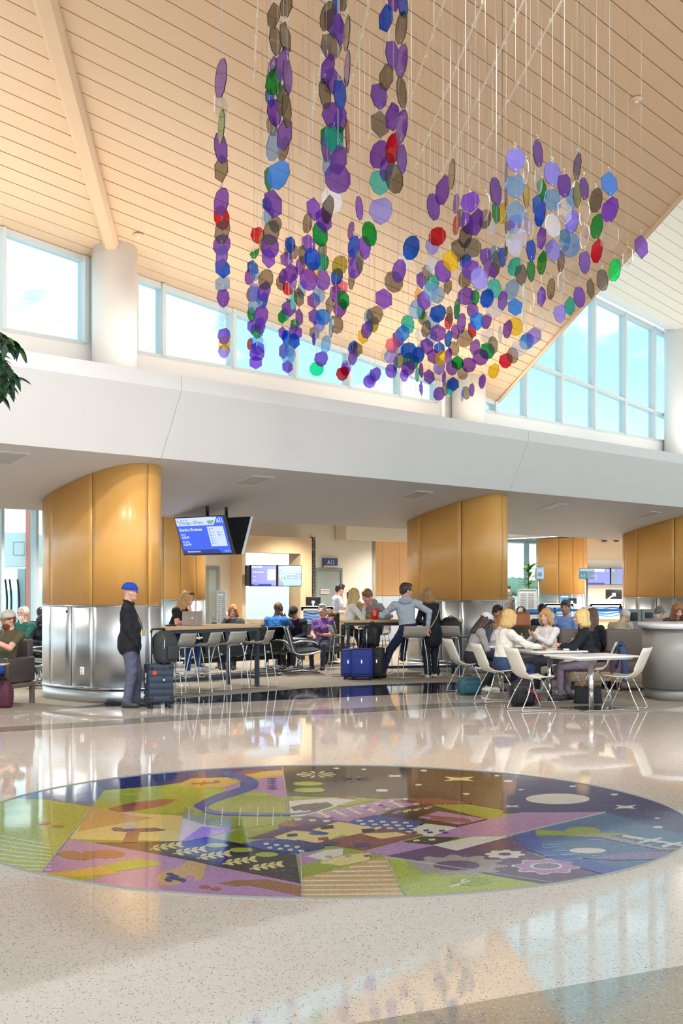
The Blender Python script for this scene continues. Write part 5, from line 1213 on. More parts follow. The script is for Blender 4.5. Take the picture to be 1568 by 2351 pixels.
# divider strips between the large fields
def strip(a, b, w=.0035): 
    A, B = flo(*a), flo(*b); d = (B - A).normalized(); n_ = Vector((-d.y, d.x, 0)) * w
    Q = [A + n_, B + n_, B - n_, A - n_]
    m = MB(); m.prism([(q.x - XC, q.y - YC) for q in Q], 0, .0082); m.build('divider', M_STRIP, mz)
for a, b in (((648, 1762), (662, 1865)), ((690, 1958), (694, 2060)), ((883, 1968), (930, 2057)), ((92, 2008), (215, 1850)), ((883, 1968), (1265, 2028)), ((1100, 1935), (1390, 1866))): strip(a, b)
rim = MB()
for k in range(96):
    a0, a1 = 2 * math.pi * k / 96, 2 * math.pi * (k + 1) / 96
    rim.prism([((RM + .0) * math.cos(a0), RM * math.sin(a0)), ((RM + .012) * math.cos(a0), (RM + .012) * math.sin(a0)), ((RM + .012) * math.cos(a1), (RM + .012) * math.sin(a1)), (RM * math.cos(a1), RM * math.sin(a1))], 0, .0085)
rim.build('rim_strip', M_STRIP, mz)
# ------------------------------------------------------------------ furniture
CZ = .006                                             # top of the carpet
M_SHELL = pbr('warm_grey_shell', (176, 168, 158), .45); M_SHELL_W = pbr('off_white_shell', (222, 219, 208), .4)
M_OAK = maple('oak_top', (196, 158, 112), (220, 186, 142), .4, False)
M_BLKLEA = pbr('black_leather', (30, 34, 42), .38, bump=(60, .15)); M_ALUC = pbr('polished_aluminium', (200, 204, 208), .2, 1.0)
M_TABLEW = pbr('white_laminate', (236, 236, 236), .25); M_NAVYMET = pbr('navy_grey_frame', (62, 70, 84), .45, .3)

def high_table(label, a, b, depth, z, side):
    """a, b: world xy of the front edge ends; side: unit vector to the back"""
    A, B = Vector((a[0], a[1], 0)), Vector((b[0], b[1], 0)); d = B - A; L = d.length; rz = math.atan2(d.y, d.x)
    o = thing('bar_table', label, 'table', (A.x, A.y, CZ), rz, 'high bar tables')
    MB().rbox((L / 2, depth / 2, z - .03), (L, depth, .055), .006, 2).build('tabletop', M_OAK, o)
    MB().box((L / 2, depth / 2, z - .085), (L - .06, depth - .06, .055)).build('apron', M_NAVYMET, o)
    for x in (.05, L - .05):
        for y in (.05, depth - .05): MB().box((x, y, (z - .11) / 2), (.06, .06, z - .11)).build('leg', M_NAVYMET, o)
    MB().box((L / 2, depth / 2, .16), (L - .1, .05, .05)).build('foot_rail', M_NAVYMET, o)
    for x in (.05, L - .05): MB().box((x, depth / 2, .16), (.05, depth - .1, .05)).build('cross_rail', M_NAVYMET, o)
    return o
p0, p1_ = uv2w(13.12, 15.7), uv2w(15.42, 15.7)
bt1 = high_table('long wooden high table with the laptop on it', p0, p1_, .8, 1.05, None)
bt2 = high_table('high wooden table with drinks in front of the middle column', (.08, 24.15), (2.30, 24.7), .5, 1.065, None)

def shell_mesh(w, seat_d, seat_z, back_h, recline, lowback=False):
    """one-piece moulded shell; front at +y, back at -y (the sitter faces +y)"""
    m = MB(); prof = []
    prof += [(seat_d * .52, seat_z - .02), (seat_d * .46, seat_z), (seat_d * .2, seat_z - .012), (-seat_d * .1, seat_z - .02), (-seat_d * .32, seat_z - .005), (-seat_d * .46, seat_z + .05)]
    for k in range(1, 6): t = k / 5; prof.append((-seat_d * .46 - .02 - recline * t, seat_z + .05 + (back_h - .05) * t))
    n = 9; rings = []; 
    for i, (y, z) in enumerate(prof):
        f = i / (len(prof) - 1); ww = w * (.94 if i == 0 else 1.0) * (1 - .12 * max(0, f - .5)); row = []
        for k in range(n):
            u_ = -1 + 2 * k / (n - 1); cv = abs(u_) ** 2.2
            row.append(Vector((u_ * ww / 2, y + (.05 * cv if i > 5 else .0), z + (.028 * cv if i <= 5 else 0))))
        rings.append(row)
    th = .012; vs = []; fs = []; R_ = len(rings)
    for r in rings: vs += r
    # offset copy
    for i, r in enumerate(rings):
        y0, z0 = prof[max(0, i - 1)]; y1, z1 = prof[min(R_ - 1, i + 1)]; tl = math.hypot(y1 - y0, z1 - z0); ny, nz = (z1 - z0) / tl, -(y1 - y0) / tl
        vs += [v + Vector((0, -abs(ny) * th if i > 5 else 0, -th if i <= 5 else 0)) for v in r]
    N = n * R_
    for i in range(R_ - 1):
        for k in range(n - 1):
            a = i * n + k; fs += [(a, a + 1, a + n + 1, a + n), (N + a, N + a + n, N + a + n + 1, N + a + 1)]
    for k in range(n - 1): fs += [(k, N + k, N + k + 1, k + 1), ((R_ - 1) * n + k, (R_ - 1) * n + k + 1, N + (R_ - 1) * n + k + 1, N + (R_ - 1) * n + k)]
    for i in range(R_ - 1): fs += [(i * n, i * n + n, N + i * n + n, N + i * n), (i * n + n - 1, N + i * n + n - 1, N + i * n + 2 * n - 1, i * n + 2 * n - 1)]
    m.add(vs, fs, True); return m
def sled(m, s, w, yb, yf, ztop, ytf, ytb, r=.008):
    x = s * w / 2
    m.tube(crv([(x * .72, ytf, ztop), (x * .95, (ytf + yf) / 2 + .03, ztop * .5), (x, yf, .03), (x, yf - .03, .009), (x, (yf + yb) / 2, .009), (x, yb + .03, .009), (x, yb, .03), (x * .95, (ytb + yb) / 2, ztop * .5), (x * .72, ytb, ztop)], 4), r, 6)
def make_stool(mat):
    o = thing('bar_stool', 'x', 'stool')
    shell_mesh(.44, .40, .76, .20, .05).build('seat_shell', mat, o)
    for s in (-1, 1):
        m = MB(); sled(m, s, .46, -.24, .22, .745, .14, -.15); m.build('side_frame', M_CHROME, o)
    m = MB(); m.tube([(-.21, .2, .26), (.21, .2, .26)], .008); m.build('footrest', M_CHROME, o)
    m = MB(); m.tube([(-.17, .12, .74), (.17, .12, .74)], .009); m.tube([(-.17, -.13, .74), (.17, -.13, .74)], .009); m.build('seat_bracket', M_CHROME, o)
    return o
def make_chair(mat):
    o = thing('side_chair', 'x', 'chair')
    shell_mesh(.46, .44, .455, .40, .15).build('seat_shell', mat, o)
    for s in (-1, 1):
        m = MB(); x = s * .23
        m.tube(crv([(x * .6, .06, .43), (x * .95, .15, .22), (x, .235, .03), (x, .21, .009), (x, 0, .009), (x, -.23, .009), (x, -.26, .03), (x * .95, -.17, .22), (x * .6, -.08, .43)], 4), .0075, 6); m.build('side_frame', M_CHROME, o)
        for yy in (.13, -.155): MB().lathe([(.012, -.012), (.012, .012)], 8, (x * .93, yy, .26)).build('spacer', M_TABLEW, o)
    m = MB(); m.tube([(-.14, .05, .43), (.14, .05, .43)], .009); m.tube([(-.14, -.07, .43), (.14, -.07, .43)], .009); m.build('seat_bracket', M_CHROME, o)
    return o
first = {}
def place(kind, maker, label, x, y, rz, group, z=CZ):
    if kind not in first: o = first[kind] = maker(); 
    else: o = copy_tree(first[kind])
    o.location = (x, y, z); o.rotation_euler = (0, 0, rz); return tag(o, label, None, group)
def px_xy(px, D): return ((px - CX) / F * D, D)
R_ = math.radians
aw = TH                                               # facing +t (away from the viewer, square to the table)
for px, D, rz, lab in ((409, 20.25, aw + R_(12), 'grey bar stool behind the suitcase with backpack'), (470, 20.75, aw + R_(22), 'second grey bar stool along the laptop table from the suitcase'),
                  (525, 21.2, aw + R_(8), 'third grey bar stool along the laptop table'), (594, 21.75, aw + R_(28), 'grey bar stool at the free end of the laptop table'),
                  (428, 23.3, aw + R_(180), 'grey bar stool on the far side of the laptop table'),
                  (948, 23.9, R_(10), 'grey bar stool the man in the hooded top leans on'), (783, 24.6, R_(-80), 'bar stool under the blonde woman with the drink'), (1041, 24.2, R_(-30), 'grey bar stool with a black backpack on it'),
                  (868, 25.6, R_(165), 'bar stool under the young man in the hoodie'), (392, 21.95, R_(-115), 'bar stool under the woman with the laptop')):
    x, y = px_xy(px, D); place('stool', lambda: make_stool(M_SHELL), lab, x, y, rz, 'grey bar stools')
for px, D, rz, lab in ((1222, 17.85, R_(-72), 'empty off-white chair nearest the camera at the white table'), (1432, 17.95, R_(62), 'empty off-white chair at the right of the front table'),
                  (1140, 19.15, R_(-76), 'off-white chair under the blonde woman in the white jacket'), (1072, 20.8, R_(-76), 'off-white chair under the woman in the white cap'),
                  (1362, 19.5, R_(78), 'off-white chair with a denim jacket over its back'), (1290, 20.7, R_(112), 'off-white chair under the woman in the white sweatshirt')):
    x, y = px_xy(px, D); place('chair', lambda: make_chair(M_SHELL_W), lab, x, y, rz, 'off-white cafe chairs')
def cafe_table(label, px, D, w, d, rz):
    x, y = px_xy(px, D); o = thing('cafe_table', label, 'table', (x, y, CZ), rz, 'white cafe tables'); z = .745
    m = MB(); m.rbox((0, 0, z - .014), (w, d, .028), .01, 3); m.build('tabletop', M_TABLEW, o)
    MB().rbox((0, 0, z - .04), (w * .86, d * .86, .025), .008, 2).build('under_edge', M_TABLEW, o)
    MB().tube([(0, 0, .02), (0, 0, z - .05)], .036, 18).build('pedestal', M_CHROME, o)
    MB().rbox((0, 0, .008), (.62, .62, .014), .006, 2).build('base_plate', M_CHROME, o)
    return o
cafe_table('front white cafe table with nothing on it', 1357, 17.95, 1.02, .82, R_(24))
cafe_table('middle white cafe table where the two women talk', 1262, 19.35, .84, .8, R_(20))
cafe_table('white cafe table at the woman in the white cap', 1152, 21.0, .8, .76, R_(20))

# lounge seating
M_MAUVE = pbr('mauve_vinyl', (128, 108, 118), .5, noise=(8, .08, (1, 1, 1))); M_TAUPE = pbr('taupe_vinyl', (112, 100, 94), .55); M_BEIGEB = pbr('beige_vinyl', (190, 172, 146), .55); M_DKLEG = pbr('dark_leg', (56, 48, 48), .5)
def lounge(label, x, y, rz, w=.85, back=M_TAUPE):
    o = thing('lounge_chair', label, 'lounge chair', (x, y, CZ), rz, 'taupe and mauve lounge chairs')   # sitter faces +y
    MB().rbox((0, .02, .36), (w - .2, .66, .16), .04, 3).build('seat_cushion', M_MAUVE, o)
    MB().rbox((0, -.33, .62), (w - .02, .16, .7), .05, 3).build('backrest', back, o)
    for s in (-1, 1): MB().rbox((s * (w / 2 - .06), .0, .45), (.12, .74, .40), .035, 3).build('armrest', M_MAUVE, o)
    MB().rbox((0, 0, .21), (w - .01, .76, .16), .02, 2).build('base', M_BEIGEB, o)
    for s in (-1, 1):
        for q in (-.3, .3): MB().box((s * (w / 2 - .08), q, .065), (.05, .05, .13)).build('leg', M_DKLEG, o)
    return o
for px, D, lab in ((1352, 21.7, 'taupe and mauve lounge chair behind the denim jacket'), (1458, 21.4, 'taupe and mauve lounge chair left of the round bar counter')):
    x, y = px_xy(px, D); lounge(lab, x, y, R_(184))
for px, D, lab in ((1208, 23.6, 'taupe lounge chair back behind the brown handbag'), (1283, 24.1, 'taupe lounge chair under the man in the blue shirt')):
    x, y = px_xy(px, D); lounge(lab, x, y, R_(150))
x, y = px_xy(-2, 18.7)
ac = thing('armchair', 'brown leather armchair under the bearded man at the left edge', 'armchair', (x, y, CZ), R_(162))
M_BRLEA = pbr('brown_leather', (74, 62, 62), .4); M_TAUPEW = pbr('taupe_wood', (112, 100, 92), .5)
MB().rbox((0, .02, .39), (.54, .6, .14), .04, 3).build('seat_cushion', M_BRLEA, ac); MB().rbox((0, -.33, .62), (.66, .14, .6), .04, 3).build('backrest', M_BRLEA, ac)
for s in (-1, 1): MB().rbox((s * .33, .0, .5), (.09, .72, .36), .03, 3).build('armrest', M_BRLEA, ac)
MB().rbox((0, 0, .28), (.74, .74, .07), .01, 2).build('base_frame', M_TAUPEW, ac)
for s in (-1, 1):
    for q in (-.33, .33): MB().box((s * .335, q, .125), (.06, .06, .25)).build('leg', M_TAUPEW, ac)
x, y = px_xy(2, 17.9); tb = thing('tablet_arm', 'small brown tablet arm in front of the bearded man', 'side table', (x - .12, y, CZ), 0)
MB().rbox((0, 0, .62), (.42, .3, .02), .008, 2).build('top', M_OAK, tb); MB().tube([(-.18, 0, .02), (-.18, 0, .61)], .018).build('post', M_TAUPEW, tb); MB().lathe([(.14, 0), (.14, .012), (.02, .02)], 16, (-.18, 0, 0)).build('base', M_TAUPEW, tb)

# tandem airport seats
def tandem(label, s, t, rz, n, group='tandem gate seats', pitch=.6):
    w = uv2w(s, t); o = thing('tandem_seat', label, 'airport seat', (w.x, w.y, CZ), rz, group)   # sitter faces +y, row along x
    L = n * pitch
    MB().box((L / 2, -.06, .33), (L, .06, .09)).build('beam', M_DARK, o)
    for k in range(n):
        x = (k + .5) * pitch
        m = MB(); hw = .255
        # quilted sling pads built from two facets with a crease
        def pad(y0, z0, y1, z1, th):
            ny, nz = -(z1 - z0), (y1 - y0); l = math.hypot(ny, nz); ny /= l; nz /= l
            c = ((y0 + y1) / 2 , (z0 + z1) / 2); P = [(-hw, y0, z0), (hw, y0, z0), (hw, y1, z1), (-hw, y1, z1)]
            vs = [Vector((x + a, b, d)) for a, b, d in P] + [Vector((x - .06, c[0] + ny * .028, c[1] + nz * .028)), Vector((x + .06, c[0] + ny * .028, c[1] + nz * .028))] + [Vector((x + a, b - ny * th, d - nz * th)) for a, b, d in P]
            return vs, [(0, 1, 5, 4), (1, 2, 5), (2, 3, 4, 5), (3, 0, 4), (6, 9, 8, 7), (0, 6, 7, 1), (1, 7, 8, 2), (2, 8, 9, 3), (3, 9, 6, 0)]
        m.add(*pad(.27, .44, -.17, .40, .035)); m.build('seat', M_BLKLEA, o)
        m = MB(); m.add(*pad(-.2, .44, -.36, .88, .035)); m.build('backrest', M_BLKLEA, o)
    for k in range(n + 1):
        x = k * pitch
        m = MB(); m.tube(crv([(x, .29, .455), (x, .12, .40), (x, -.12, .385), (x, -.24, .45), (x, -.33, .74), (x, -.375, .90)], 4), .021, 6); m.build('side_frame', M_ALUC, o)
        m = MB(); m.tube(crv([(x, -.27, .60), (x, -.1, .64), (x, .1, .635), (x, .2, .60), (x, .22, .56)], 3), [.018] * 13, 6); m.build('armrest', M_DARK if k % 2 else M_ALUC, o)
    for x in (pitch * .5, L - pitch * .5):
        m = MB(); m.tube([(x, -.06, .3), (x, -.06, .05)], .03, 8); m.tube([(x, .3, .02), (x, .1, .05), (x, -.06, .07), (x, -.22, .05), (x, -.42, .02)], [.018, .024, .034, .024, .018], 6); m.build('leg', M_ALUC, o)
    return o
away, toward = TH, TH + math.pi
tandem('row of black seats with chrome arms just behind the laptop table', 17.95, 17.75, toward, 4)
tandem('black seat row carrying the man in the bright blue shirt', 15.6, 18.55, away, 5)
tandem('black seat row under the woman in purple', 21.0, 18.75, toward, 4)
x, y = px_xy(688, 26.1); tandem('black seat turned sideways in front of the man in the black cap', *w2uv((x, y, 0))[:2], R_(-82), 2)
x, y = px_xy(88, 21.4); q = w2uv((x, y, 0)); tandem('black seats seen side-on behind the bearded man', q[0] - .15, q[1] + .0, R_(95), 2)
x, y = px_xy(62, 23.6); q = w2uv((x, y, 0)); tandem('black seats under the man in the green sweater', q[0] + .25, q[1] + .5, R_(170), 2)
x, y = px_xy(118, 24.8); q = w2uv((x, y, 0)); tandem('black seats under the dark haired woman at the left window', q[0] + .3, q[1] + .3, R_(190), 2)
x, y = px_xy(1420, 25.0); q = w2uv((x, y, 0)); tandem('black seats under the man in the beige jacket', q[0] - .6, q[1] + .2, R_(-6), 3)
x, y = px_xy(1240, 25.6); tandem('black seats under the man in navy', *w2uv((x - .4, y, 0))[:2], R_(8), 2)

# round bar counter at the right edge
x0 = (1494 - CX) / F * 19.4
ct = thing('bar_counter', 'grey round-ended bar counter with white top at the right edge', 'counter', (x0 + 1.3, 19.75, CZ), R_(4))
def stadium(m, L, W, r, z0, z1, n=10):
    pts = []
    for qx, qy, a0 in ((1, 1, 0), (-1, 1, 90), (-1, -1, 180), (1, -1, 270)):
        for k in range(n + 1):
            a = R_(a0 + 90 * k / n); pts.append(Vector((qx * (L / 2 - r) + r * math.cos(a), qy * (W / 2 - r) + r * math.sin(a), 0)))
    m.loft([[p + Vector((0, 0, z)) for p in pts] for z in (z0, z1)], True, smooth=True)
m = MB(); stadium(m, 2.6, 1.2, .42, .17, 1.06); m.build('body', pbr('counter_grey', (150, 148, 144), .35), ct)
m = MB(); stadium(m, 2.54, 1.14, .4, 0, .165); m.build('kick_base', pbr('counter_base', (146, 144, 142), .4), ct)
m = MB(); stadium(m, 2.72, 1.32, .47, 1.062, 1.14); m.build('countertop', pbr('counter_white', (228, 228, 230), .2), ct)

# ------------------------------------------------------------------ luggage and small things
M_CASE = pbr('navy_case', (40, 52, 72), .3, noise=(6, .1, (1, 1, 1))); M_RIBC = pbr('case_dark', (26, 26, 32), .45)
x, y = px_xy(365, 18.15)
sc = thing('suitcase', 'dark blue ribbed hard shell suitcase beside the standing man', 'suitcase', (x, y, .0), R_(24))
MB().rbox((0, 0, .36), (.36, .24, .54), .035, 3).build('shell', M_CASE, sc)
for k in range(6):
    for s in (-1, 1): MB().rbox((0, s * .122, .14 + k * .088), (.33, .012, .07), .005, 2).build('rib', M_CASE, sc)
    MB().rbox((-.183, 0, .14 + k * .088), (.012, .2, .07), .005, 2).build('rib', M_CASE, sc)
MB().box((.035, 0, .36), (.035, .252, .545)).build('zip_band', M_RIBC, sc)
for s in (-1, 1):
    for z in (.15, .57): MB().rbox((s * .15, -.127, z), (.07, .016, .035), .006, 2).build('corner_guard', M_RIBC, sc)
for sx_ in (-.13, .13):
    for sy in (-.085, .085):
        w = MB(); w.tube([(sx_ - .014, sy, .028), (sx_ + .014, sy, .028)], .028, 12); w.tube([(sx_, sy, .03), (sx_, sy, .1)], .012); w.build('wheel', M_DARK, sc)
m = MB()
for s in (-1, 1): m.tube([(s * .09, .06, .6), (s * .09, .06, 1.06)], .009)
m.tube(crv([(-.09, .06, 1.05), (-.085, .06, 1.09), (0, .06, 1.1), (.085, .06, 1.09), (.09, .06, 1.05)], 3), .016); m.build('pull_handle', pbr('handle_bronze', (74, 58, 56), .3, .7), sc)
ob = MB().lathe([(.032, 0), (.032, .003)], 16).build('sticker', pbr('sticker_red', (200, 60, 40), .5), sc, (-.1, -.131, .5)); ob.rotation_euler = (R_(90), 0, 0)
for z, rr in ((.46, .04), (.38, .03)):
    ob = MB().lathe([(rr, 0), (rr, .003)], 16).build('sticker', pbr('sticker_cream', (196, 196, 160), .5), sc, (-.191, .0, z)); ob.rotation_euler = (0, R_(90), 0)
ob = MB().lathe([(.013, -.004), (.016, 0), (.013, .004)], 12).build('zip_ring', M_CHROME, sc, (.035, -.132, .4)); ob.rotation_euler = (R_(90), 0, 0)
def backpack(name, label, loc, rz, w, d, h, mat, strap=True, group=None, tiltx=0.0, mat2=None):
    o = thing(name, label, 'backpack', loc, rz, group); o.rotation_euler = (tiltx, 0, rz)
    rings = []
    for k in range(9):
        f = k / 8; sx2 = (.86 + .22 * math.sin(math.pi * min(1, f * .8 + .1))) * (1 if f < .8 else 1 - (f - .8) * 1.9); sy = (.8 + .3 * math.sin(math.pi * (f * .75 + .08))) * (1 if f < .75 else 1 - (f - .75) * 2.0)
        rings.append([Vector((w / 2 * sx2 * math.copysign(abs(math.cos(a)) ** .6, math.cos(a)), d / 2 * sy * math.copysign(abs(math.sin(a)) ** .6, math.sin(a)) + .02 * f, h * f)) for a in [2 * math.pi * j / 20 for j in range(20)]])
    m = MB(); m.loft(rings, True, smooth=True); m.build('body', mat, o)
    m = MB(); m.rbox((0, -d / 2 - .015, h * .32), (w * .7, .06, h * .42), .025, 3); m.build('front_pocket', mat2 or mat, o)
    m = MB(); m.tube(crv([(-.05, d * .25, h * .97), (-.03, d * .27, h * 1.06), (.03, d * .27, h * 1.06), (.05, d * .25, h * .97)], 3), .01); m.build('carry_loop', M_DARK, o)
    if strap:
        for s in (-1, 1): m = MB(); m.tube(crv([(s * w * .2, d * .45, h * .93), (s * w * .27, d * .78, h * .7), (s * w * .28, d * .72, h * .35), (s * w * .3, d * .45, h * .08)], 4), .02, 6); m.build('strap', M_DARK, o)
    m = MB(); m.tube(crv([(-w * .42, -d * .3, h * .6), (-w * .3, -d * .42, h * .82), (0, -d * .42, h * .9), (w * .3, -d * .42, h * .82), (w * .42, -d * .3, h * .6)], 4), .005, 4); m.build('zip', M_GREYPOST, o)
    return o
M_PACK = pbr('charcoal_nylon', (44, 50, 52), .65, bump=(180, .3))
bp = backpack('backpack', 'grey green backpack strapped on top of the ribbed suitcase', (x + .1, y - .0, .635), R_(58), .32, .22, .44, M_PACK, tiltx=0.0)
MB().lathe([(.034, 0), (.036, .02), (.036, .14), (.02, .165), (.02, .19)], 14, (.19, -.02, .1)).build('water_bottle', pbr('bottle_teal', (40, 78, 84), .3), bp)
m = MB(); m.tube(crv([(-.16, -.1, .36), (-.19, -.13, .3), (-.2, -.13, .2)], 3), .006); m.build('keychain', M_CHROME, bp)
M_BLUEC = pbr('royal_blue_nylon', (30, 52, 140), .6, bump=(220, .25))
def soft_case(label, px, D, w, d, h, rz, mat, handle=True):
    x, y = px_xy(px, D); o = thing('suitcase', label, 'suitcase', (x, y, CZ), rz, 'suitcases by the middle table')
    MB().rbox((0, 0, .05 + h / 2), (w, d, h), .04, 3).build('body', mat, o)
    MB().rbox((0, -d / 2 - .012, .05 + h * .42), (w * .8, .04, h * .62), .018, 3).build('front_pocket', mat, o)
    for z in (.1, .05 + h * .97): m = MB(); m.box((0, 0, z), (w * 1.01, d * 1.01, .012)); m.build('piping', M_RIBC, o)
    for s in (-1, 1):
        for q in (-1, 1): m = MB(); m.tube([(s * (w / 2 - .05) - .012, q * (d / 2 - .04), .027), (s * (w / 2 - .05) + .012, q * (d / 2 - .04), .027)], .026, 10); m.tube([(s * (w / 2 - .05), q * (d / 2 - .04), .03), (s * (w / 2 - .05), q * (d / 2 - .04), .07)], .012); m.build('wheel', M_DARK, o)
    if handle:
        m = MB()
        for s in (-1, 1): m.tube([(s * .07, d * .3, h), (s * .07, d * .3, h + .42)], .009)
        m.build('handle_tube', M_CHROME, o); m = MB(); m.tube([(-.09, d * .3, h + .43), (.09, d * .3, h + .43)], .016); m.build('handle_grip', M_DARK, o)
    MB().box((0, -d / 2 - .036, .05 + h * .55), (.02, .008, .06)).build('zip_pull', M_CHROME, o)
    return o
soft_case('royal blue soft suitcase turned edge-on, left of its twin', 802, 23.75, .25, .38, .5, R_(-6), M_BLUEC)
soft_case('royal blue soft suitcase with large front pocket', 832, 23.55, .38, .25, .52, R_(-6), M_BLUEC, True)
soft_case('black suitcase behind the leaning man\'s knee', 868, 23.75, .22, .3, .52, R_(-10), pbr('black_nylon', (26, 26, 30), .6))
x, y = px_xy(852, 23.9); backpack('backpack', 'black backpack standing on the blue suitcases', (x, y, .59), R_(-30), .3, .2, .42, MATS['black_nylon'])
x, y = px_xy(1033, 24.2); backpack('backpack', 'black backpack on the grey bar stool', (x, y, .775), R_(-20), .34, .22, .34, MATS['black_nylon'], False)
x, y = px_xy(1200, 18.5); backpack('backpack', 'black and red backpack on the floor under the front chair', (x, y, CZ), R_(10), .34, .22, .36, MATS['black_nylon'], mat2=pbr('black_pocket', (34, 30, 34), .6))
m = MB(); m.tube(crv([(.16, -.08, .02), (.2, -.13, .12), (.1, -.15, .2), (.02, -.14, .24)], 4), .016); m.build('red_strap', pbr('strap_red', (190, 50, 60), .6), bpy.data.objects[[o.name for o in bpy.data.objects if o.name.startswith('backpack')][-1]])
x, y = px_xy(1078, 20.4); backpack('backpack', 'teal bag on the floor under the white cap woman\'s chair', (x, y, CZ), R_(15), .36, .22, .28, pbr('teal_nylon', (36, 84, 100), .6), False)
x, y = px_xy(4, 18.2); backpack('backpack', 'floral patterned backpack with red label at the left edge', (x, y, CZ), R_(170), .3, .22, .38, pbr('floral_nylon', (92, 44, 60), .6, noise=(26, .7, (1, 1, 1))), False)
o = bpy.data.objects[[o.name for o in bpy.data.objects if o.name.startswith('backpack')][-1]]
MB().box((-.02, -.16, .14), (.08, .004, .03)).build('red_label', pbr('label_red', (190, 40, 50), .5), o)
def tote(label, px, D, w, h, d, rz, mat, hm, z=CZ):
    x, y = px_xy(px, D); o = thing('tote_bag', label, 'bag', (x, y, z), rz)
    rings = [[Vector((w / 2 * (1 - .12 * f) * math.copysign(abs(math.cos(a)) ** .55, math.cos(a)), d / 2 * (1 - .55 * f) * math.copysign(abs(math.sin(a)) ** .6, math.sin(a)), h * f + .012 * math.sin(a * 3) * f)) for a in [2 * math.pi * j / 24 for j in range(24)]] for f in (0, .1, .35, .7, 1)]
    m = MB(); m.loft(rings, True, smooth=True); m.build('body', mat, o)
    for q in (-1, 1): m = MB(); m.tube(crv([(-w * .22, q * d * .2, h * .9), (-w * .18, q * d * .22, h * 1.25), (0, q * d * .2, h * 1.42), (w * .18, q * d * .22, h * 1.25), (w * .22, q * d * .2, h * .9)], 4), .008, 6); m.build('handle', hm, o)
    return o
M_BRBAG = pbr('cognac_leather', (166, 92, 46), .4)
tote('black tote bag on the floor under the front table', 1350, 18.9, .42, .24, .2, R_(6), MATS['black_nylon'], pbr('tan_strap', (168, 116, 70), .5))
tote('cognac leather handbag standing on the lounge chair', 1196, 23.5, .36, .24, .18, R_(4), M_BRBAG, pbr('dark_brown_strap', (90, 50, 30), .5), z=.985)
# things on the tables
x, y = px_xy(440, 21.25)
lp = thing('laptop', 'open silver laptop seen from behind on the high table', 'laptop', (x, y, 1.056), R_(190))
MB().rbox((0, 0, .008), (.32, .22, .014), .004, 2).build('base', pbr('laptop_silver', (186, 180, 182), .35, .6), lp)
m = MB(); m.slab([(-.16, .11, .014), (.16, .11, .014), (.16, .17, .235), (-.16, .17, .235)], (0, .008, 0)); m.build('lid', MATS['laptop_silver'], lp)
m = MB(); m.slab([(-.15, .109, .02), (.15, .109, .02), (.15, .167, .228), (-.15, .167, .228)], (0, .001, 0)); m.build('display', M_SDK, lp)
ob = MB().lathe([(.018, 0), (.02, .001), (.012, .002)], 16).build('lid_mark', pbr('logo_light', (236, 236, 238), .2), lp, (0, .152, .125)); ob.rotation_euler = (R_(-75), 0, 0); ob.scale = (.85, 1, 1)
x, y = px_xy(392, 20.9); wl_ = thing('wallet', 'small black wallet lying on the high table near the laptop', 'wallet', (x, y, 1.056), R_(30)); MB().rbox((0, 0, .012), (.17, .1, .022), .008, 2).build('cover', M_DARK, wl_); MB().tube([(.06, .03, .02), (.12, .06, .02), (.1, .09, .015)], .004).build('strap', M_DARK, wl_)
x, y = px_xy(838, 24.45); bt = thing('water_bottle', 'clear plastic water bottle with green label on the high table', 'bottle', (x, y, 1.07))
MB().lathe([(.03, 0), (.034, .01), (.034, .13), (.03, .16), (.014, .19), (.014, .205)], 14).build('body', glassy('clear_plastic', (.9, .95, .96), .12, .05, (.9, .95, 1, 1), .2), bt); MB().lathe([(.0345, .05), (.0345, .11)], 14).build('label_wrap', pbr('label_green', (90, 150, 120), .5), bt); MB().lathe([(.016, .203), (.016, .222), (.01, .224)], 12).build('cap', M_WHITE, bt)
x, y = px_xy(860, 24.5); ch = thing('crisp_bag', 'red shiny crisp bag standing on the high table', 'snack bag', (x, y, 1.069), R_(6))
rings = [[Vector((.065 * math.cos(a), (.03 * math.sin(math.pi * min(max(f, .02), .98))) * math.sin(a), .2 * f)) for a in [2 * math.pi * j / 16 for j in range(16)]] for f in (0, .05, .3, .6, .92, 1)]
m = MB(); m.loft(rings, True, smooth=True); m.build('pouch', pbr('crisp_red', (206, 30, 36), .25), ch); ob = MB().rbox((.0, -.03, .1), (.05, .012, .07), .005, 2).build('front_print', pbr('crisp_orange', (236, 150, 40), .4), ch)
x, y = px_xy(884, 24.55); bk = thing('magazine', 'thin folded paper lying on the high table beside the crisp bag', 'paper', (x, y, 1.068), R_(20)); MB().box((0, 0, .004), (.2, .14, .006)).build('cover', M_DARK, bk)
x, y = px_xy(1306, 19.2); nb = thing('napkin', 'small white folded napkin on the middle cafe table', 'napkin', (x, y, .755), R_(10)); MB().rbox((0, 0, .012), (.15, .1, .022), .005, 2).build('fold', M_WHITE, nb)
x, y = px_xy(1216, 20.95); jb_ = thing('juice_bottle', 'small green bottle on the far cafe table', 'bottle', (x - .35, y, .755)); MB().lathe([(.022, 0), (.024, .01), (.024, .07), (.01, .1), (.01, .115)], 12).build('body', pbr('bottle_green', (110, 160, 90), .2), jb_); MB().lathe([(.012, .113), (.012, .13)], 10).build('cap', M_WHITE, jb_)
x, y = px_xy(1285, 19.5); ph = thing('phone', 'black phone lying on the middle cafe table', 'phone', (x, y - .05, .755), R_(-20)); MB().rbox((0, 0, .006), (.075, .15, .009), .004, 2).build('body', M_DARK, ph)
x, y = px_xy(1236, 19.2); ph = thing('phone', 'dark phone by the hand of the white jacket woman', 'phone', (x, y, .755), R_(70)); MB().rbox((0, 0, .006), (.075, .15, .009), .004, 2).build('body', M_DARK, ph)
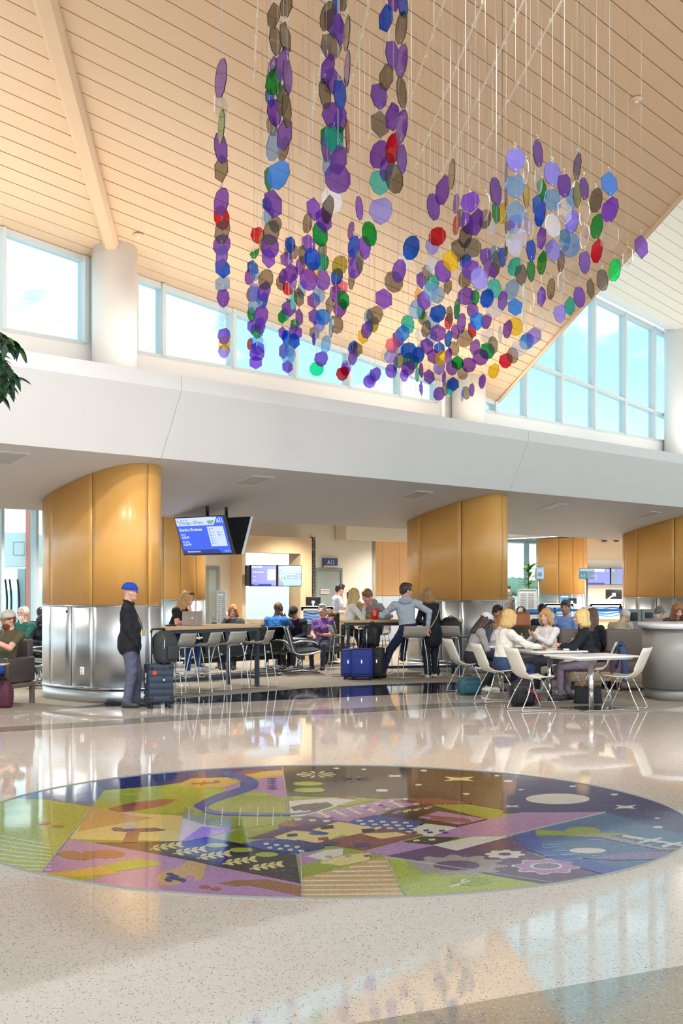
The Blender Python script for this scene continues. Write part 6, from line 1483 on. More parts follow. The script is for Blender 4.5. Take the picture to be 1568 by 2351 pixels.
# denim jacket over the chair back
x, y = px_xy(1362, 19.5); dj = thing('denim_jacket', 'blue denim jacket hung over a cafe chair back', 'jacket', (x, y, .0), R_(78))
rings = []
for k in range(7):
    f = k / 6; yy = -.24 - .12 * f * 0 ; rings.append(f)
m = MB(); N = 15; vs = []; fs = []
path = [(-.33, .50), (-.35, .62), (-.345, .76), (-.37, .862), (-.41, .872), (-.435, .84), (-.43, .7), (-.44, .5), (-.43, .34)]
for i, (yy, zz) in enumerate(path):
    for k in range(N):
        u_ = -1 + 2 * k / (N - 1); vs.append((u_ * (.27 + .015 * math.sin(i * 1.7)), yy + .012 * math.sin(k * 1.9 + i), zz + .012 * math.sin(k * 2.3 + i * .8) - (.02 if abs(u_) > .8 else 0)))
for i in range(len(path) - 1):
    for k in range(N - 1): a = i * N + k; fs.append((a, a + 1, a + N + 1, a + N))
m.add(vs, fs, True); M_DENIM = pbr('denim', (52, 74, 112), .8, noise=(40, .15, (1, 1, 1)), bump=(120, .3)); ob = m.build('body', M_DENIM, dj); md = ob.modifiers.new('thick', 'SOLIDIFY'); md.thickness = .018
for s in (-1, 1): m = MB(); m.tube(crv([(s * .26, -.42, .8), (s * .3, -.45, .62), (s * .27, -.46, .42), (s * .25, -.45, .3)], 4), [.055] * 5 + [.048] * 5 + [.045] * 3, 8); m.build('sleeve', M_DENIM, dj)
# ------------------------------------------------------------------ people: one continuous skin from a signed distance field
EDG = [((0,0,0),(1,0,0)),((0,1,0),(1,1,0)),((0,0,1),(1,0,1)),((0,1,1),(1,1,1)),((0,0,0),(0,1,0)),((1,0,0),(1,1,0)),((0,0,1),(0,1,1)),((1,0,1),(1,1,1)),((0,0,0),(0,0,1)),((1,0,0),(1,0,1)),((0,1,0),(0,1,1)),((1,1,0),(1,1,1))]
def V3(*a): return np.array(a, float)
class Field:
    def __init__(s, lo, hi, h):
        s.h = h; s.lo = np.array(lo, float); s.n = np.ceil((np.array(hi) - s.lo) / h).astype(int) + 1
        s.f = np.full(s.n, .25, np.float32); s.prims = []
        s.ax = [s.lo[i] + np.arange(s.n[i]) * h for i in range(3)]
    def _region(s, lo, hi):
        a = np.maximum(0, np.floor((lo - s.lo) / s.h).astype(int)); b = np.minimum(s.n, np.ceil((hi - s.lo) / s.h).astype(int) + 1)
        if (b <= a).any(): return None
        sl = tuple(slice(a[i], b[i]) for i in range(3))
        g = np.meshgrid(*[s.ax[i][sl[i]] for i in range(3)], indexing='ij')
        return sl, g
    def _smin(s, sl, d, k):
        f = s.f[sl]; hh = np.clip(.5 + .5 * (f - d) / k, 0, 1); s.f[sl] = f * (1 - hh) + d * hh - k * hh * (1 - hh)
    @staticmethod
    def dcap(g, a, b, ra, rb):
        ba = b - a; l2 = max(1e-9, float(ba @ ba)); px, py, pz = g[0] - a[0], g[1] - a[1], g[2] - a[2]
        t = np.clip((px * ba[0] + py * ba[1] + pz * ba[2]) / l2, 0, 1)
        return np.sqrt((px - t * ba[0]) ** 2 + (py - t * ba[1]) ** 2 + (pz - t * ba[2]) ** 2) - (ra + (rb - ra) * t)
    @staticmethod
    def dell(g, c, r, R):
        px, py, pz = g[0] - c[0], g[1] - c[1], g[2] - c[2]
        q = [px * R[0, i] + py * R[1, i] + pz * R[2, i] for i in range(3)]
        k0 = np.sqrt((q[0] / r[0]) ** 2 + (q[1] / r[1]) ** 2 + (q[2] / r[2]) ** 2); k1 = np.sqrt((q[0] / r[0] ** 2) ** 2 + (q[1] / r[1] ** 2) ** 2 + (q[2] / r[2] ** 2) ** 2) + 1e-9
        return k0 * (k0 - 1) / k1
    def cap(s, a, b, ra, rb, mat, k=.02):
        a = np.array(a, float); b = np.array(b, float); m = max(ra, rb) + k + .05
        rg_ = s._region(np.minimum(a, b) - m, np.maximum(a, b) + m)
        s.prims.append(('c', a, b, ra, rb, mat))
        if rg_: s._smin(rg_[0], s.dcap(rg_[1], a, b, ra, rb), k)
    def ell(s, c, r, mat, R=None, k=.02, sub=False):
        c = np.array(c, float); r = np.array(r, float); R = np.eye(3) if R is None else np.array(R); m = r.max() + k + .05
        rg_ = s._region(c - m, c + m)
        if not sub: s.prims.append(('e', c, r, R, None, mat))
        if rg_:
            d = s.dell(rg_[1], c, r, R)
            if sub: s.f[rg_[0]] = np.maximum(s.f[rg_[0]], -d)
            else: s._smin(rg_[0], d, k)
    def mesh(s, name, mats, wrinkle=0.0, strands=0.0):
        if strands:
            g = np.meshgrid(*s.ax, indexing='ij', sparse=True)
            s.f = s.f + strands * (np.sin(g[0] * 190 + 3 * np.sin(g[2] * 26)) * np.sin(g[1] * 170 + 2.5 * np.sin(g[2] * 21 + 1)) + .6 * np.sin(g[0] * 88 + g[1] * 75 + 4 * np.sin(g[2] * 14)))
        if wrinkle:
            g = np.meshgrid(*s.ax, indexing='ij', sparse=True)
            s.f = s.f + wrinkle * (np.sin(g[0] * 31 + g[2] * 23) * np.sin(g[1] * 27 - g[2] * 19 + 1.3) + .5 * np.sin(g[2] * 55 + g[0] * 20) * np.sin(g[1] * 48 + g[0] * 33))
        f = s.f; ins = f < 0
        n = s.n; c = [n[i] - 1 for i in range(3)]
        cnt = np.zeros(c, np.int8)
        for x in (0, 1):
            for y in (0, 1):
                for z in (0, 1): cnt += ins[x:x + c[0], y:y + c[1], z:z + c[2]]
        act = (cnt > 0) & (cnt < 8); idx = -np.ones(c, np.int64); ii = np.argwhere(act); idx[act] = np.arange(len(ii))
        P = np.zeros((len(ii), 3)); W = np.zeros(len(ii))
        for a, b in EDG:
            a = np.array(a); b = np.array(b)
            fa = f[tuple((ii + a).T)]; fb = f[tuple((ii + b).T)]; cr = (fa < 0) != (fb < 0)
            t = np.where(cr, fa / np.where(cr, fa - fb, 1), 0)[:, None]
            P += np.where(cr[:, None], a + (b - a) * t, 0); W += cr
        P = (P / np.maximum(W, 1)[:, None] + ii) * s.h + s.lo
        F_ = []
        for ax in range(3):
            u, v = (ax + 1) % 3, (ax + 2) % 3
            sl0 = [slice(1, -1)] * 3; sl1 = [slice(1, -1)] * 3
            sl0[ax] = slice(0, -1); sl1[ax] = slice(1, None)
            A, B = ins[tuple(sl0)], ins[tuple(sl1)]
            ch = np.argwhere(A != B)
            if not len(ch): continue
            fl = A[tuple(ch.T)]
            off = np.ones(3, int); off[ax] = 0; g0 = ch + off
            def cell(du, dv):
                q = g0.copy(); q[:, u] -= du; q[:, v] -= dv; return idx[tuple(q.T)]
            q = np.stack([cell(1, 1), cell(0, 1), cell(0, 0), cell(1, 0)], 1)
            q[~fl] = q[~fl][:, ::-1]; F_.append(q)
        F_ = np.concatenate(F_); F_ = F_[(F_ >= 0).all(1)]
        me = bpy.data.meshes.new(name); me.vertices.add(len(P)); me.vertices.foreach_set('co', P.astype(np.float32).ravel())
        me.loops.add(len(F_) * 4); me.loops.foreach_set('vertex_index', F_.astype(np.int32).ravel())
        me.polygons.add(len(F_)); me.polygons.foreach_set('loop_start', np.arange(0, len(F_) * 4, 4, dtype=np.int32)); 
        try: me.polygons.foreach_set('loop_total', np.full(len(F_), 4, np.int32))
        except Exception: pass
        names = []; 
        for p in s.prims:
            if p[5] not in names: names.append(p[5])
        C_ = P[F_].mean(1); g = [C_[:, 0], C_[:, 1], C_[:, 2]]
        best = np.full(len(C_), 9.0); mi = np.zeros(len(C_), np.int32)
        for p in s.prims:
            d = s.dcap(g, p[1], p[2], p[3], p[4]) if p[0] == 'c' else s.dell(g, p[1], p[2], p[3])
            w = d < best; best[w] = d[w]; mi[w] = names.index(p[5])
        for nm in names: me.materials.append(mats[nm])
        me.polygons.foreach_set('material_index', mi); me.polygons.foreach_set('use_smooth', np.ones(len(F_), bool))
        me.update(calc_edges=True); me.validate()
        return me

def rotm(yaw=0, pitch=0, roll=0):                     # yaw about z, then pitch (nod down positive) about x
    cy, sy = math.cos(R_(yaw)), math.sin(R_(yaw)); cp, sp = math.cos(R_(-pitch)), math.sin(R_(-pitch)); cr, sr = math.cos(R_(roll)), math.sin(R_(roll))
    Z = np.array([[cy, -sy, 0], [sy, cy, 0], [0, 0, 1]]); X = np.array([[1, 0, 0], [0, cp, -sp], [0, sp, cp]]); Y = np.array([[cr, 0, sr], [0, 1, 0], [-sr, 0, cr]])
    return Z @ X @ Y
def ik(a, b, l1, l2, pole):
    a = np.array(a, float); b = np.array(b, float); d = b - a; L = np.linalg.norm(d); L2 = min(L, (l1 + l2) * .995); u = d / max(L, 1e-6); b = a + u * L2
    x = (l1 * l1 - l2 * l2 + L2 * L2) / (2 * L2); hgt = math.sqrt(max(0, l1 * l1 - x * x)); p = np.array(pole, float); p = p - u * (p @ u); p = p / max(np.linalg.norm(p), 1e-6)
    return a + u * x + p * hgt, b
SKIN = {'pale': (226, 178, 156), 'pink': (222, 166, 146), 'tan': (190, 140, 110), 'brown': (104, 72, 54), 'olive': (198, 152, 120)}
def cmat(kind, rgb):
    nm = '%s_%d_%d_%d' % ((kind,) + tuple(rgb))
    if kind == 'skin': return pbr(nm, rgb, .5, noise=(14, .07, (1, 1, 1)))
    if kind == 'hair': return pbr(nm, rgb, .45, noise=(22, .35, (1, 1, .15)))
    if kind == 'shoe': return pbr(nm, rgb, .45)
    return pbr(nm, rgb, .85, noise=(10, .12, (1, 1, 1)), bump=(16, .7, .03))
def person(label, px, D, rz, top=(200, 200, 200), bottom=(50, 60, 90), skin='pale', hair=('short', (70, 50, 40)), shoes=(40, 40, 45), k=1.0, seat=None, lean=0.0, side=0.0, head=(0, 0, 0), hands=None, feet=None,
           sleeve='long', girth=1.0, female=False, h=.011, extras=(), hem=None, leg=1.0, wide_leg=False, face=True, curl=.5, zoff=CZ, poles=None, torso_yaw=0, beard=None, hide_legs=False):
    x, y = px_xy(px, D)
    root = thing('person', label, 'person', (x, y, zoff), R_(rz))
    hz = .94 * k if seat is None else seat + .085
    hip = V3(0, 0, hz)
    R_t = rotm(torso_yaw, lean, side)
    up = R_t @ V3(0, 0, 1); fw = R_t @ V3(0, 1, 0); rt = R_t @ V3(1, 0, 0)
    sh_w = (.165 if female else .188) * k; hip_w = .09 * k
    neck = hip + up * .50 * k; shc = hip + up * .445 * k
    S = {s: shc + rt * s * sh_w for s in (-1, 1)}; Hp = {s: hip + V3(s * hip_w, 0, -.02) for s in (-1, 1)}
    R_h = rotm(head[0] + torso_yaw, head[1] + lean * .45, head[2] + side * .5)
    hc = neck + up * .055 * k + (R_h @ V3(0, .035, .125)) * k       # centre of the skull
    feet = feet or ({s: V3(s * .105, .0 + .02 * s, 0) for s in (-1, 1)} if seat is None else {s: V3(s * .11, .40, 0) for s in (-1, 1)})
    hands = hands or ({s: V3(s * .25, .03, hz - .1) for s in (-1, 1)} if seat is None else {s: V3(s * .12, .36, hz + .1) for s in (-1, 1)})
    pts = [hip, neck, hc + V3(0, 0, .16), hc - V3(0, 0, .1)] + [np.array(v, float) for v in feet.values()] + [np.array(v, float) for v in hands.values()] + list(S.values())
    A = np.array(pts); lo = A.min(0) - .3; hi = A.max(0) + .3; lo[2] = max(lo[2], -.03)
    fd = Field(lo, hi, h)
    g = girth
    # torso
    fd.ell(hip + up * .02, (.155 * g * k + (.012 if female else 0), .115 * g * k, .13 * k), 'top' if hem else 'bottom', R_t, .05)
    fd.ell(hip + up * .16 * k + fw * (.02 * (g - 1) * 6), (.138 * g * k, (.1 + .16 * (g - 1)) * k + .01, .15 * k), 'top', R_t, .06)
    fd.ell(hip + up * .32 * k + fw * .006, (.158 * k * (.6 + .4 * g), .112 * k * (.5 + .5 * g), .17 * k), 'top', R_t, .06)
    if female:
        for s in (-1, 1): fd.ell(hip + up * .31 * k + fw * .085 * k + rt * s * .065 * k, (.066 * k, .055 * k, .062 * k), 'top', R_t, .03)
    fd.cap(S[-1] + up * .0, S[1] + up * .0, .068 * k, .068 * k, 'top', .06)
    fd.cap(shc + up * .02, neck + up * .012, .075 * k, .058 * k, 'top', .04)
    if hem:                                           # jacket or tunic skirt below the hips
        z0 = hem; fd.cap(hip + V3(-.05 * k, 0, -.01), V3(-.05 * k, hip[1] + .0, z0 + .1), .125 * g * k, .13 * g * k, 'top', .05); fd.cap(hip + V3(.05 * k, 0, -.01), V3(.05 * k, hip[1] + .0, z0 + .1), .125 * g * k, .13 * g * k, 'top', .05)
    # neck and head
    fd.cap(neck - up * .01, hc - R_h @ V3(0, .02, .06) * k, .056 * k, .052 * k, 'skin', .015)
    def hp(a, b, c): return hc + (R_h @ V3(a, b, c)) * k
    fd.ell(hp(0, -.012, .028), V3(.076, .094, .09) * k, 'skin', R_h, .02)
    fd.ell(hp(0, .022, -.03), V3(.064, .075, .085) * k, 'skin', R_h, .025)
    fd.ell(hp(0, .05, -.088), V3(.034, .034, .026) * k, 'skin', R_h, .025)
    for s in (-1, 1):
        fd.ell(hp(s * .033, .068, -.025), V3(.026, .022, .024) * k, 'skin', R_h, .018)
        fd.ell(hp(s * .076, -.008, -.01), V3(.012, .022, .032) * k, 'skin', R_h, .008)
        fd.cap(hp(s * .012, .083, .026), hp(s * .045, .072, .026), .012 * k, .011 * k, 'skin', .012)
    fd.cap(hp(0, .088, .012), hp(0, .106, -.028), .009 * k, .0135 * k, 'skin', .010)
    fd.cap(hp(-.014, .088, -.03), hp(.014, .088, -.03), .009 * k, .009 * k, 'skin', .008)
    fd.cap(hp(-.018, .083, -.058), hp(.018, .083, -.058), .0085 * k, .0085 * k, 'lip', .006)
    if beard:
        fd.ell(hp(0, .052, -.078), V3(.058, .048, .05) * k, 'beard', R_h, .02); fd.cap(hp(-.028, .08, -.045), hp(.028, .08, -.045), .011 * k, .011 * k, 'beard', .01)
        if beard[1] > 0: fd.ell(hp(0, .05, -.11 - beard[1] * .3), V3(.045, .036, .035 + beard[1]) * k, 'beard', R_h, .02)
    # arms and hands
    for s in (-1, 1):
        ht = hands[s]; pole = (poles or {}).get(s, V3(s * .45, -.4, -1)); pocket = (poles or {}).get('pocket')
        e, w = ik(S[s], ht, .285 * k, .255 * k, pole)
        up_m = 'top'; fo_m = 'top' if sleeve == 'long' else 'skin'
        ex = .008 if sleeve == 'long' else 0
        mid = S[s] + (e - S[s]) * (.62 if sleeve == 'short' else 1.0)
        fd.cap(S[s], mid, .062 * k, .052 * k, 'top', .03)
        if sleeve != 'long': fd.cap(mid, e, .046 * k, .041 * k, 'skin', .006)
        fd.cap(e, e + (w - e) * .95, .043 * k + ex, .029 * k + ex * 1.3, fo_m, .012)
        if pocket: continue
        d = (w - e) / max(1e-6, np.linalg.norm(w - e)); dn = np.cross(d, V3(s, .2, .3)); dn /= max(1e-6, np.linalg.norm(dn)); sd = np.cross(d, dn)
        fd.cap(w - d * .02, w + d * .02, .027 * k, .028 * k, 'skin', .01)
        pc = w + d * .055 * k
        Rm = np.stack([sd, d, dn], 1); fd.ell(pc, V3(.038, .052, .020) * k, 'skin', Rm, .01)
        for q in range(4):
            b0 = w + d * .095 * k + sd * (-.028 + .0187 * q) * k; ln = (.040, .046, .044, .034)[q] * k; dd = d * math.cos(curl) + dn * math.sin(curl) * (1 if True else 0); b1 = b0 + dd * ln; d3 = d * math.cos(curl * 2.2) + dn * math.sin(curl * 2.2); b2 = b1 + d3 * ln * .8
            fd.cap(b0, b1, .0095 * k, .009 * k, 'skin', .004); fd.cap(b1, b2, .009 * k, .0078 * k, 'skin', .003)
        t0 = w + d * .035 * k - sd * .034 * k; t1 = t0 - sd * .022 * k + d * .03 * k + dn * .012; fd.cap(t0, t1, .0125 * k, .0105 * k, 'skin', .006); fd.cap(t1, t1 + d * .03 * k + dn * .01, .0105 * k, .009 * k, 'skin', .004)
    # legs and feet
    if not hide_legs:
        for s in (-1, 1):
            ft = np.array(feet[s], float); ank = ft + V3(0, 0, .085 * k)
            kn, ank = ik(Hp[s], ank, .43 * k, .415 * k, V3(s * .12, 1, .35) if seat is not None else V3(s * .08, 1, 0))
            r0 = .088 * k * (.5 + .5 * g) * leg; lw = 1.25 if wide_leg else (1.0 if female else 1.14) * leg
            fd.cap(Hp[s], kn, r0, .062 * k * lw, 'bottom', .035); fd.cap(kn, kn + (ank - kn) * .95, .06 * k * lw, (.046 * lw if not wide_leg else .075) * k, 'bottom', .02)
            toe = (feet.get('dir%d' % s) if isinstance(feet, dict) and ('dir%d' % s) in feet else V3(s * .12, 1, 0)); toe = toe / np.linalg.norm(toe)
            hl = ank - V3(0, 0, .045 * k) - toe * .035 * k; fd.cap(ank, hl, .042 * k, .04 * k, 'shoe', .015)
            fd.cap(hl, hl + toe * .17 * k + V3(0, 0, -.008), .04 * k, .036 * k, 'shoe', .02); fd.cap(hl + toe * .12 * k, hl + toe * .2 * k + V3(0, 0, -.01), .036 * k, .028 * k, 'shoe', .02)
    mats = {'skin': cmat('skin', SKIN[skin]), 'lip': cmat('skin', tuple(int(c * f) for c, f in zip(SKIN[skin], (.88, .66, .66)))), 'top': cmat('cloth', top), 'bottom': cmat('cloth', bottom), 'shoe': cmat('shoe', shoes), 'beard': cmat('hair', beard[0]) if beard else cmat('hair', (80, 60, 50))}
    me = fd.mesh('body', mats, .0036)
    link('body', me, root)
    # hair
    st, hcol = hair
    if st != 'bald':
        hl = hc - V3(.3, .3, .55 if 'long' in st else .3); hh_ = hc + V3(.3, .3, .3)
        hf = Field(hl, hh_, .009 if h < .012 else .012)
        hf.ell(hp(0, -.018, .042), V3(.088, .107, .1) * k, 'hair', R_h, .01)
        if st == 'short': hf.ell(hp(0, .05, .1), V3(.06, .05, .035) * k, 'hair', R_h, .02); hf.ell(hp(0, -.07, -.01), V3(.07, .045, .07) * k, 'hair', R_h, .02)
        if st in ('bob', 'long', 'curly', 'longwavy'):
            drop = {'bob': -.10, 'long': -.27, 'curly': -.13, 'longwavy': -.22}[st]
            fat = {'bob': .040, 'long': .036, 'curly': .058, 'longwavy': .046}[st]
            for a in (-150, -115, -75, -40, 40, 75, 115, 150, 180):
                ar = R_(a); c0 = hp(.07 * math.sin(ar), .085 * math.cos(ar) * .85 - .012, .04); c1 = hp(.083 * math.sin(ar), .09 * math.cos(ar) * .8 - .03, drop * (.75 if abs(a) < 60 else 1.0)) 
                if abs(a) < 60: c0 = hp(.085 * math.sin(ar), .055, .05); c1 = hp(.10 * math.sin(ar) * 1.35, .045, drop * .7)
                hf.cap(c0, c1, .032 * k, fat * k * (.62 if abs(a) < 60 else 1), 'hair', .015)
        if st == 'bun': hf.ell(hp(0, -.11, .03), V3(.05, .05, .05) * k, 'hair', R_h, .02)
        if st == 'pony': hf.cap(hp(0, -.1, .03), hp(0, -.13, -.2), .04 * k, .025 * k, 'hair', .02)
        cut = {'short': ((0, .105, -.028), (.066, .085, .082)), 'receding': ((0, .09, .005), (.07, .085, .1))}.get(st, ((0, .11, -.03), (.056, .075, .09)))
        hf.ell(hp(*cut[0]), V3(*cut[1]) * k, 'hair', R_h, sub=True)
        if st in ('short', 'receding'):
            hf.ell(hp(0, .075, -.115), V3(.12, .115, .10 if st == 'short' else .115) * k, 'hair', R_h, sub=True); hf.ell(hp(0, -.03, -.17), V3(.14, .16, .10) * k, 'hair', R_h, sub=True)
        if st == 'receding': hf.ell(hp(0, .03, .13), V3(.062, .1, .05) * k, 'hair', R_h, sub=True)
        if any(e[0] == 'cap' for e in extras): hf.ell(hp(0, -.014, .115), V3(.14, .16, .085) * k, 'hair', R_h, sub=True)
        hme = hf.mesh('hair', {'hair': cmat('hair', hcol)}, .006 if st in ('curly', 'longwavy') else .002, .0035)
        link('hair', hme, root)
    if face:
        md_ = pbr('eye_dark', (44, 34, 30), .2); mw = pbr('eye_white', (226, 220, 214), .3); mb = cmat('hair', tuple(int(c * .7) for c in (hcol if st != 'bald' else (90, 80, 74))))
        for s in (-1, 1):
            for nm, mt, off, sc_ in (('eye', mw, (s * .032, .0795, .006), (.0145, .008, .0075)), ('iris', md_, (s * .032, .0865, .006), (.0065, .003, .0065)), ('eyebrow', mb, (s * .034, .0885, .027), (.02, .006, .0045))):
                m = MB(); m.lathe([(.05, -1), (.6, -.8), (1, 0), (.6, .8), (.05, 1)], 8); mm = m.mesh(nm, mt)
                M4 = Matrix([list(map(float, (R_h @ np.diag(V3(*sc_)) * k)[i])) + [float(hp(*off)[i])] for i in range(3)] + [[0, 0, 0, 1]])
                mm.transform(M4); link(nm, mm, root)
    H4 = Matrix([list(map(float, R_h[i])) + [float(hc[i])] for i in range(3)] + [[0, 0, 0, 1]])
    for e in extras:
        kind = e[0]
        if kind == 'cap':                             # ('cap', crown colour, brim colour)
            m = MB(); rings = []
            for q in range(7):
                a = q / 6 * math.pi / 2; rings.append([Vector((.096 * k * math.cos(a) ** .8 * math.cos(b), (.116 * math.cos(a) ** .8 * math.sin(b) - .014) * k, (.028 + .108 * math.sin(a)) * k)) for b in [2 * math.pi * j / 24 for j in range(24)]])
            m.loft(rings, True, smooth=True); mm = m.mesh('cap', cmat('cloth', e[1])); mm.transform(H4); c = link('cap', mm, root)
            m = MB(); top_ = []; 
            for j in range(13):
                b = R_(20 + 140 * j / 12); top_.append((Vector((.09 * k * math.cos(b), (.108 * math.sin(b) - .014) * k, .036 * k)), Vector((.086 * k * math.cos(b), (.1 * math.sin(b) + .072) * k, (.036 - .012 * (1 - abs(j - 6) / 6) - .012) * k))))
            vs = [a for a, b in top_] + [b for a, b in top_]; vs2 = [v + Vector((0, 0, -.007)) for v in vs]; n_ = 13
            fs = [(i, i + 1, n_ + i + 1, n_ + i) for i in range(12)]; fs += [(26 + i, 26 + n_ + i, 26 + n_ + i + 1, 26 + i + 1) for i in range(12)] + [(n_ + i, n_ + i + 1, 26 + n_ + i + 1, 26 + n_ + i) for i in range(12)]
            m.add(vs + vs2, fs, True); mm = m.mesh('cap_brim', cmat('cloth', e[2])); mm.transform(H4); link('cap_brim', mm, c)
        if kind == 'glasses':
            m = MB()
            for s in (-1, 1):
                m.tube([(s * .034 + .024 * math.cos(a), .1 - .006 * abs(math.cos(a)), .004 + .017 * math.sin(a)) for a in [2 * math.pi * j / 14 for j in range(14)]], .0022, 4, closed=True)
                m.tube([(s * .058, .096, .008), (s * .082, .04, .01), (s * .084, -.01, .005)], .002, 4)
            m.tube([(-.011, .104, .008), (.011, .104, .008)], .002, 4); mm = m.mesh('glasses', M_DARK); mm.transform(Matrix.Scale(k, 4)); mm.transform(H4); link('glasses', mm, root)
        if kind == 'sunglasses_top':
            m = MB()
            for s in (-1, 1): m.rbox((s * .034, .06, .125), (.05, .03, .035), .012, 2)
            m.tube([(-.08, 0, .09), (-.06, .06, .13), (.06, .06, .13), (.08, 0, .09)], .004); mm = m.mesh('sunglasses', M_DARK); mm.transform(Matrix.Scale(k, 4)); mm.transform(H4); link('sunglasses', mm, root)
        if kind == 'tube':                            # ('tube', name, colour, points, radius) in body space
            m = MB(); m.tube(crv([Vector(p) for p in e[3]], 5), e[4], 6); m.build(e[1], cmat('cloth', e[2]), root)
        if kind == 'hood':
            hd = Field(neck - V3(.22, .25, .2), neck + V3(.22, .2, .18), .011); hd.ell(neck + R_t @ V3(0, -.075, .0) * k, V3(.12, .062, .075) * k, 'h', R_t, .02)
            for s in (-1, 1): hd.cap(neck + R_t @ V3(s * .085, -.04, .015) * k, neck + R_t @ V3(s * .06, .06, -.03) * k, .032 * k, .024 * k, 'h', .02)
            link('hood', hd.mesh('hood', {'h': cmat('cloth', e[1])}, .003), root)
        if kind == 'earbud':
            m = MB(); m.lathe([(.004, -.02), (.006, -.005), (.009, 0), (.006, .008)], 8, (.088, .01, -.015)); mm = m.mesh('earbud', M_WHITE); mm.transform(Matrix.Scale(k, 4)); mm.transform(H4); link('earbud', mm, root)
        if kind == 'tie':
            m = MB(); a = neck + fw * .10 - up * .05; b = hip + up * .14 + fw * .125; m.tube([a, (a + b) / 2 + fw * .03, b], [.016, .026, .03], 6); m.build('tie', cmat('cloth', e[1]), root)
    return root, dict(hip=hip, neck=neck, hc=hc, S=S, hands=hands, R_h=R_h)

L, Rr = -1, 1
# 1 standing man with blue cap
pm, _ = person('man standing in a blue cap, black jacket and grey trousers beside a suitcase', 297, 18.3, -86, (22, 24, 34), (88, 92, 116), 'pink', ('bald', (150, 140, 132)), (38, 52, 44), 1.0, None, -3, head=(4, 6, 0),
    hands={L: V3(-.17, .10, .90), Rr: V3(.18, .12, .88)}, feet={L: V3(-.1, .09, 0), Rr: V3(.1, -.03, 0)}, girth=1.24, leg=1.12, hem=.76, h=.0085, zoff=0.0, poles={L: V3(-.4, -1, -.2), Rr: V3(.5, -1, -.2), 'pocket': True},
    extras=[('cap', (24, 66, 172), (104, 150, 190)), ('glasses',), ('earbud',), ('tube', 'collar', (22, 24, 34), [(-.05, .06, 1.44), (-.062, .0, 1.47), (0, -.065, 1.495), (.062, .0, 1.47), (.05, .06, 1.44)], .026), ('tube', 'lanyard', (40, 40, 46), [(.07, .06, 1.42), (.055, .115, 1.30), (.03, .165, 1.18), (.02, .19, 1.08)], .006), ('tube', 'badge', (206, 170, 50), [(.02, .195, 1.08), (.025, .2, 1.0)], .018)])
# 2 woman with the laptop
person('blonde woman in a black tee resting her chin on her hand by the laptop', 396, 21.75, -112, (20, 20, 28), (36, 70, 122), 'pale', ('longwavy', (188, 150, 100)), (216, 222, 226), .98, .78, 20, head=(6, 14, 0), female=True, sleeve='short', h=.009,
    hands={L: V3(-.02, .33, 1.245), Rr: V3(.16, .46, 1.10)}, poles={L: V3(-.5, .2, -1), Rr: V3(.7, .1, -.6)}, feet={L: V3(-.05, .46, .26), Rr: V3(.14, .36, .22)}, extras=[('sunglasses_top',), ('tube', 'watch', (20, 20, 24), [(-.025, .332, 1.215), (-.02, .332, 1.205)], .034)])
# 3 bearded man
person('bearded man in an olive tee and cream cap in the brown armchair', 12, 18.55, 150, (88, 84, 56), (30, 76, 160), 'pink', ('short', (122, 70, 46)), k=1.02, seat=.46, lean=-12, head=(-6, 16, 0), sleeve='short', girth=1.14, h=.009, beard=((118, 66, 42), .02),
    hands={L: V3(-.05, .30, .93), Rr: V3(.06, .30, .97)}, poles={L: V3(-1, -.2, -1), Rr: V3(1, -.2, -1)}, extras=[('cap', (206, 200, 192), (150, 118, 84))], feet={L: V3(-.12, .48, 0), Rr: V3(.14, .46, 0)})
# 4-6 people at the left window
person('older man with white beard and dark green sweater at the left window', 50, 23.55, 158, (14, 82, 70), (60, 62, 70), 'pink', ('receding', (214, 208, 202)), k=1.0, seat=.44, lean=-8, head=(-8, 4, 0), girth=1.08, beard=((226, 222, 216), .015), extras=[('glasses',)], h=.011)
person('dark haired woman looking down behind the green sweater man', 78, 24.75, -128, (26, 30, 44), (40, 44, 60), 'tan', ('bob', (20, 18, 22)), k=.95, seat=.44, lean=22, head=(10, 34, 0), female=True, h=.012)
person('person in black half hidden by the left column', 97, 25.3, 20, (22, 24, 34), (40, 44, 60), 'olive', ('short', (22, 20, 24)), k=.97, seat=.44, lean=14, head=(0, 20, 0), h=.013, face=False)
# 7-12 people in the middle seats
person('person in a pale cap with head bowed behind the laptop table', 506, 27.4, -160, (70, 70, 80), (60, 60, 70), 'tan', ('short', (30, 26, 26)), k=.95, seat=.42, lean=24, head=(0, 40, 0), h=.013, extras=[('cap', (190, 192, 204), (176, 178, 190))])
person('woman with copper hair and glasses holding a phone to her ear', 538, 26.8, 168, (74, 76, 84), (50, 54, 66), 'pale', ('bob', (176, 112, 60)), k=.98, seat=.44, lean=4, head=(6, 8, 0), female=True, h=.011, hands={L: V3(-.08, .36, .6), Rr: V3(.13, .15, 1.0)}, poles={Rr: V3(.7, .2, -1)}, extras=[('glasses',)])
person('bald man in a bright blue polo seen from behind on the phone', 632, 26.5, -24, (46, 112, 190), (40, 44, 54), 'brown', ('bald', (60, 50, 44)), k=1.06, seat=.44, lean=6, head=(-14, 4, 0), girth=1.16, sleeve='short', h=.011, face=False, hands={L: V3(-.15, .3, .6), Rr: V3(.15, .13, 1.03)}, poles={Rr: V3(.7, .2, -1)})
person('man in a black cap and navy sweater looking down', 686, 27.0, 150, (24, 30, 44), (60, 60, 70), 'pink', ('short', (120, 110, 100)), k=.99, seat=.44, lean=14, head=(8, 26, 0), h=.011, extras=[('cap', (30, 26, 30), (26, 24, 28)), ('tube', 'collar', (40, 96, 180), [(-.06, .10, .97), (0, .15, .93), (.06, .10, .97)], .02)], shoes=(206, 204, 200))
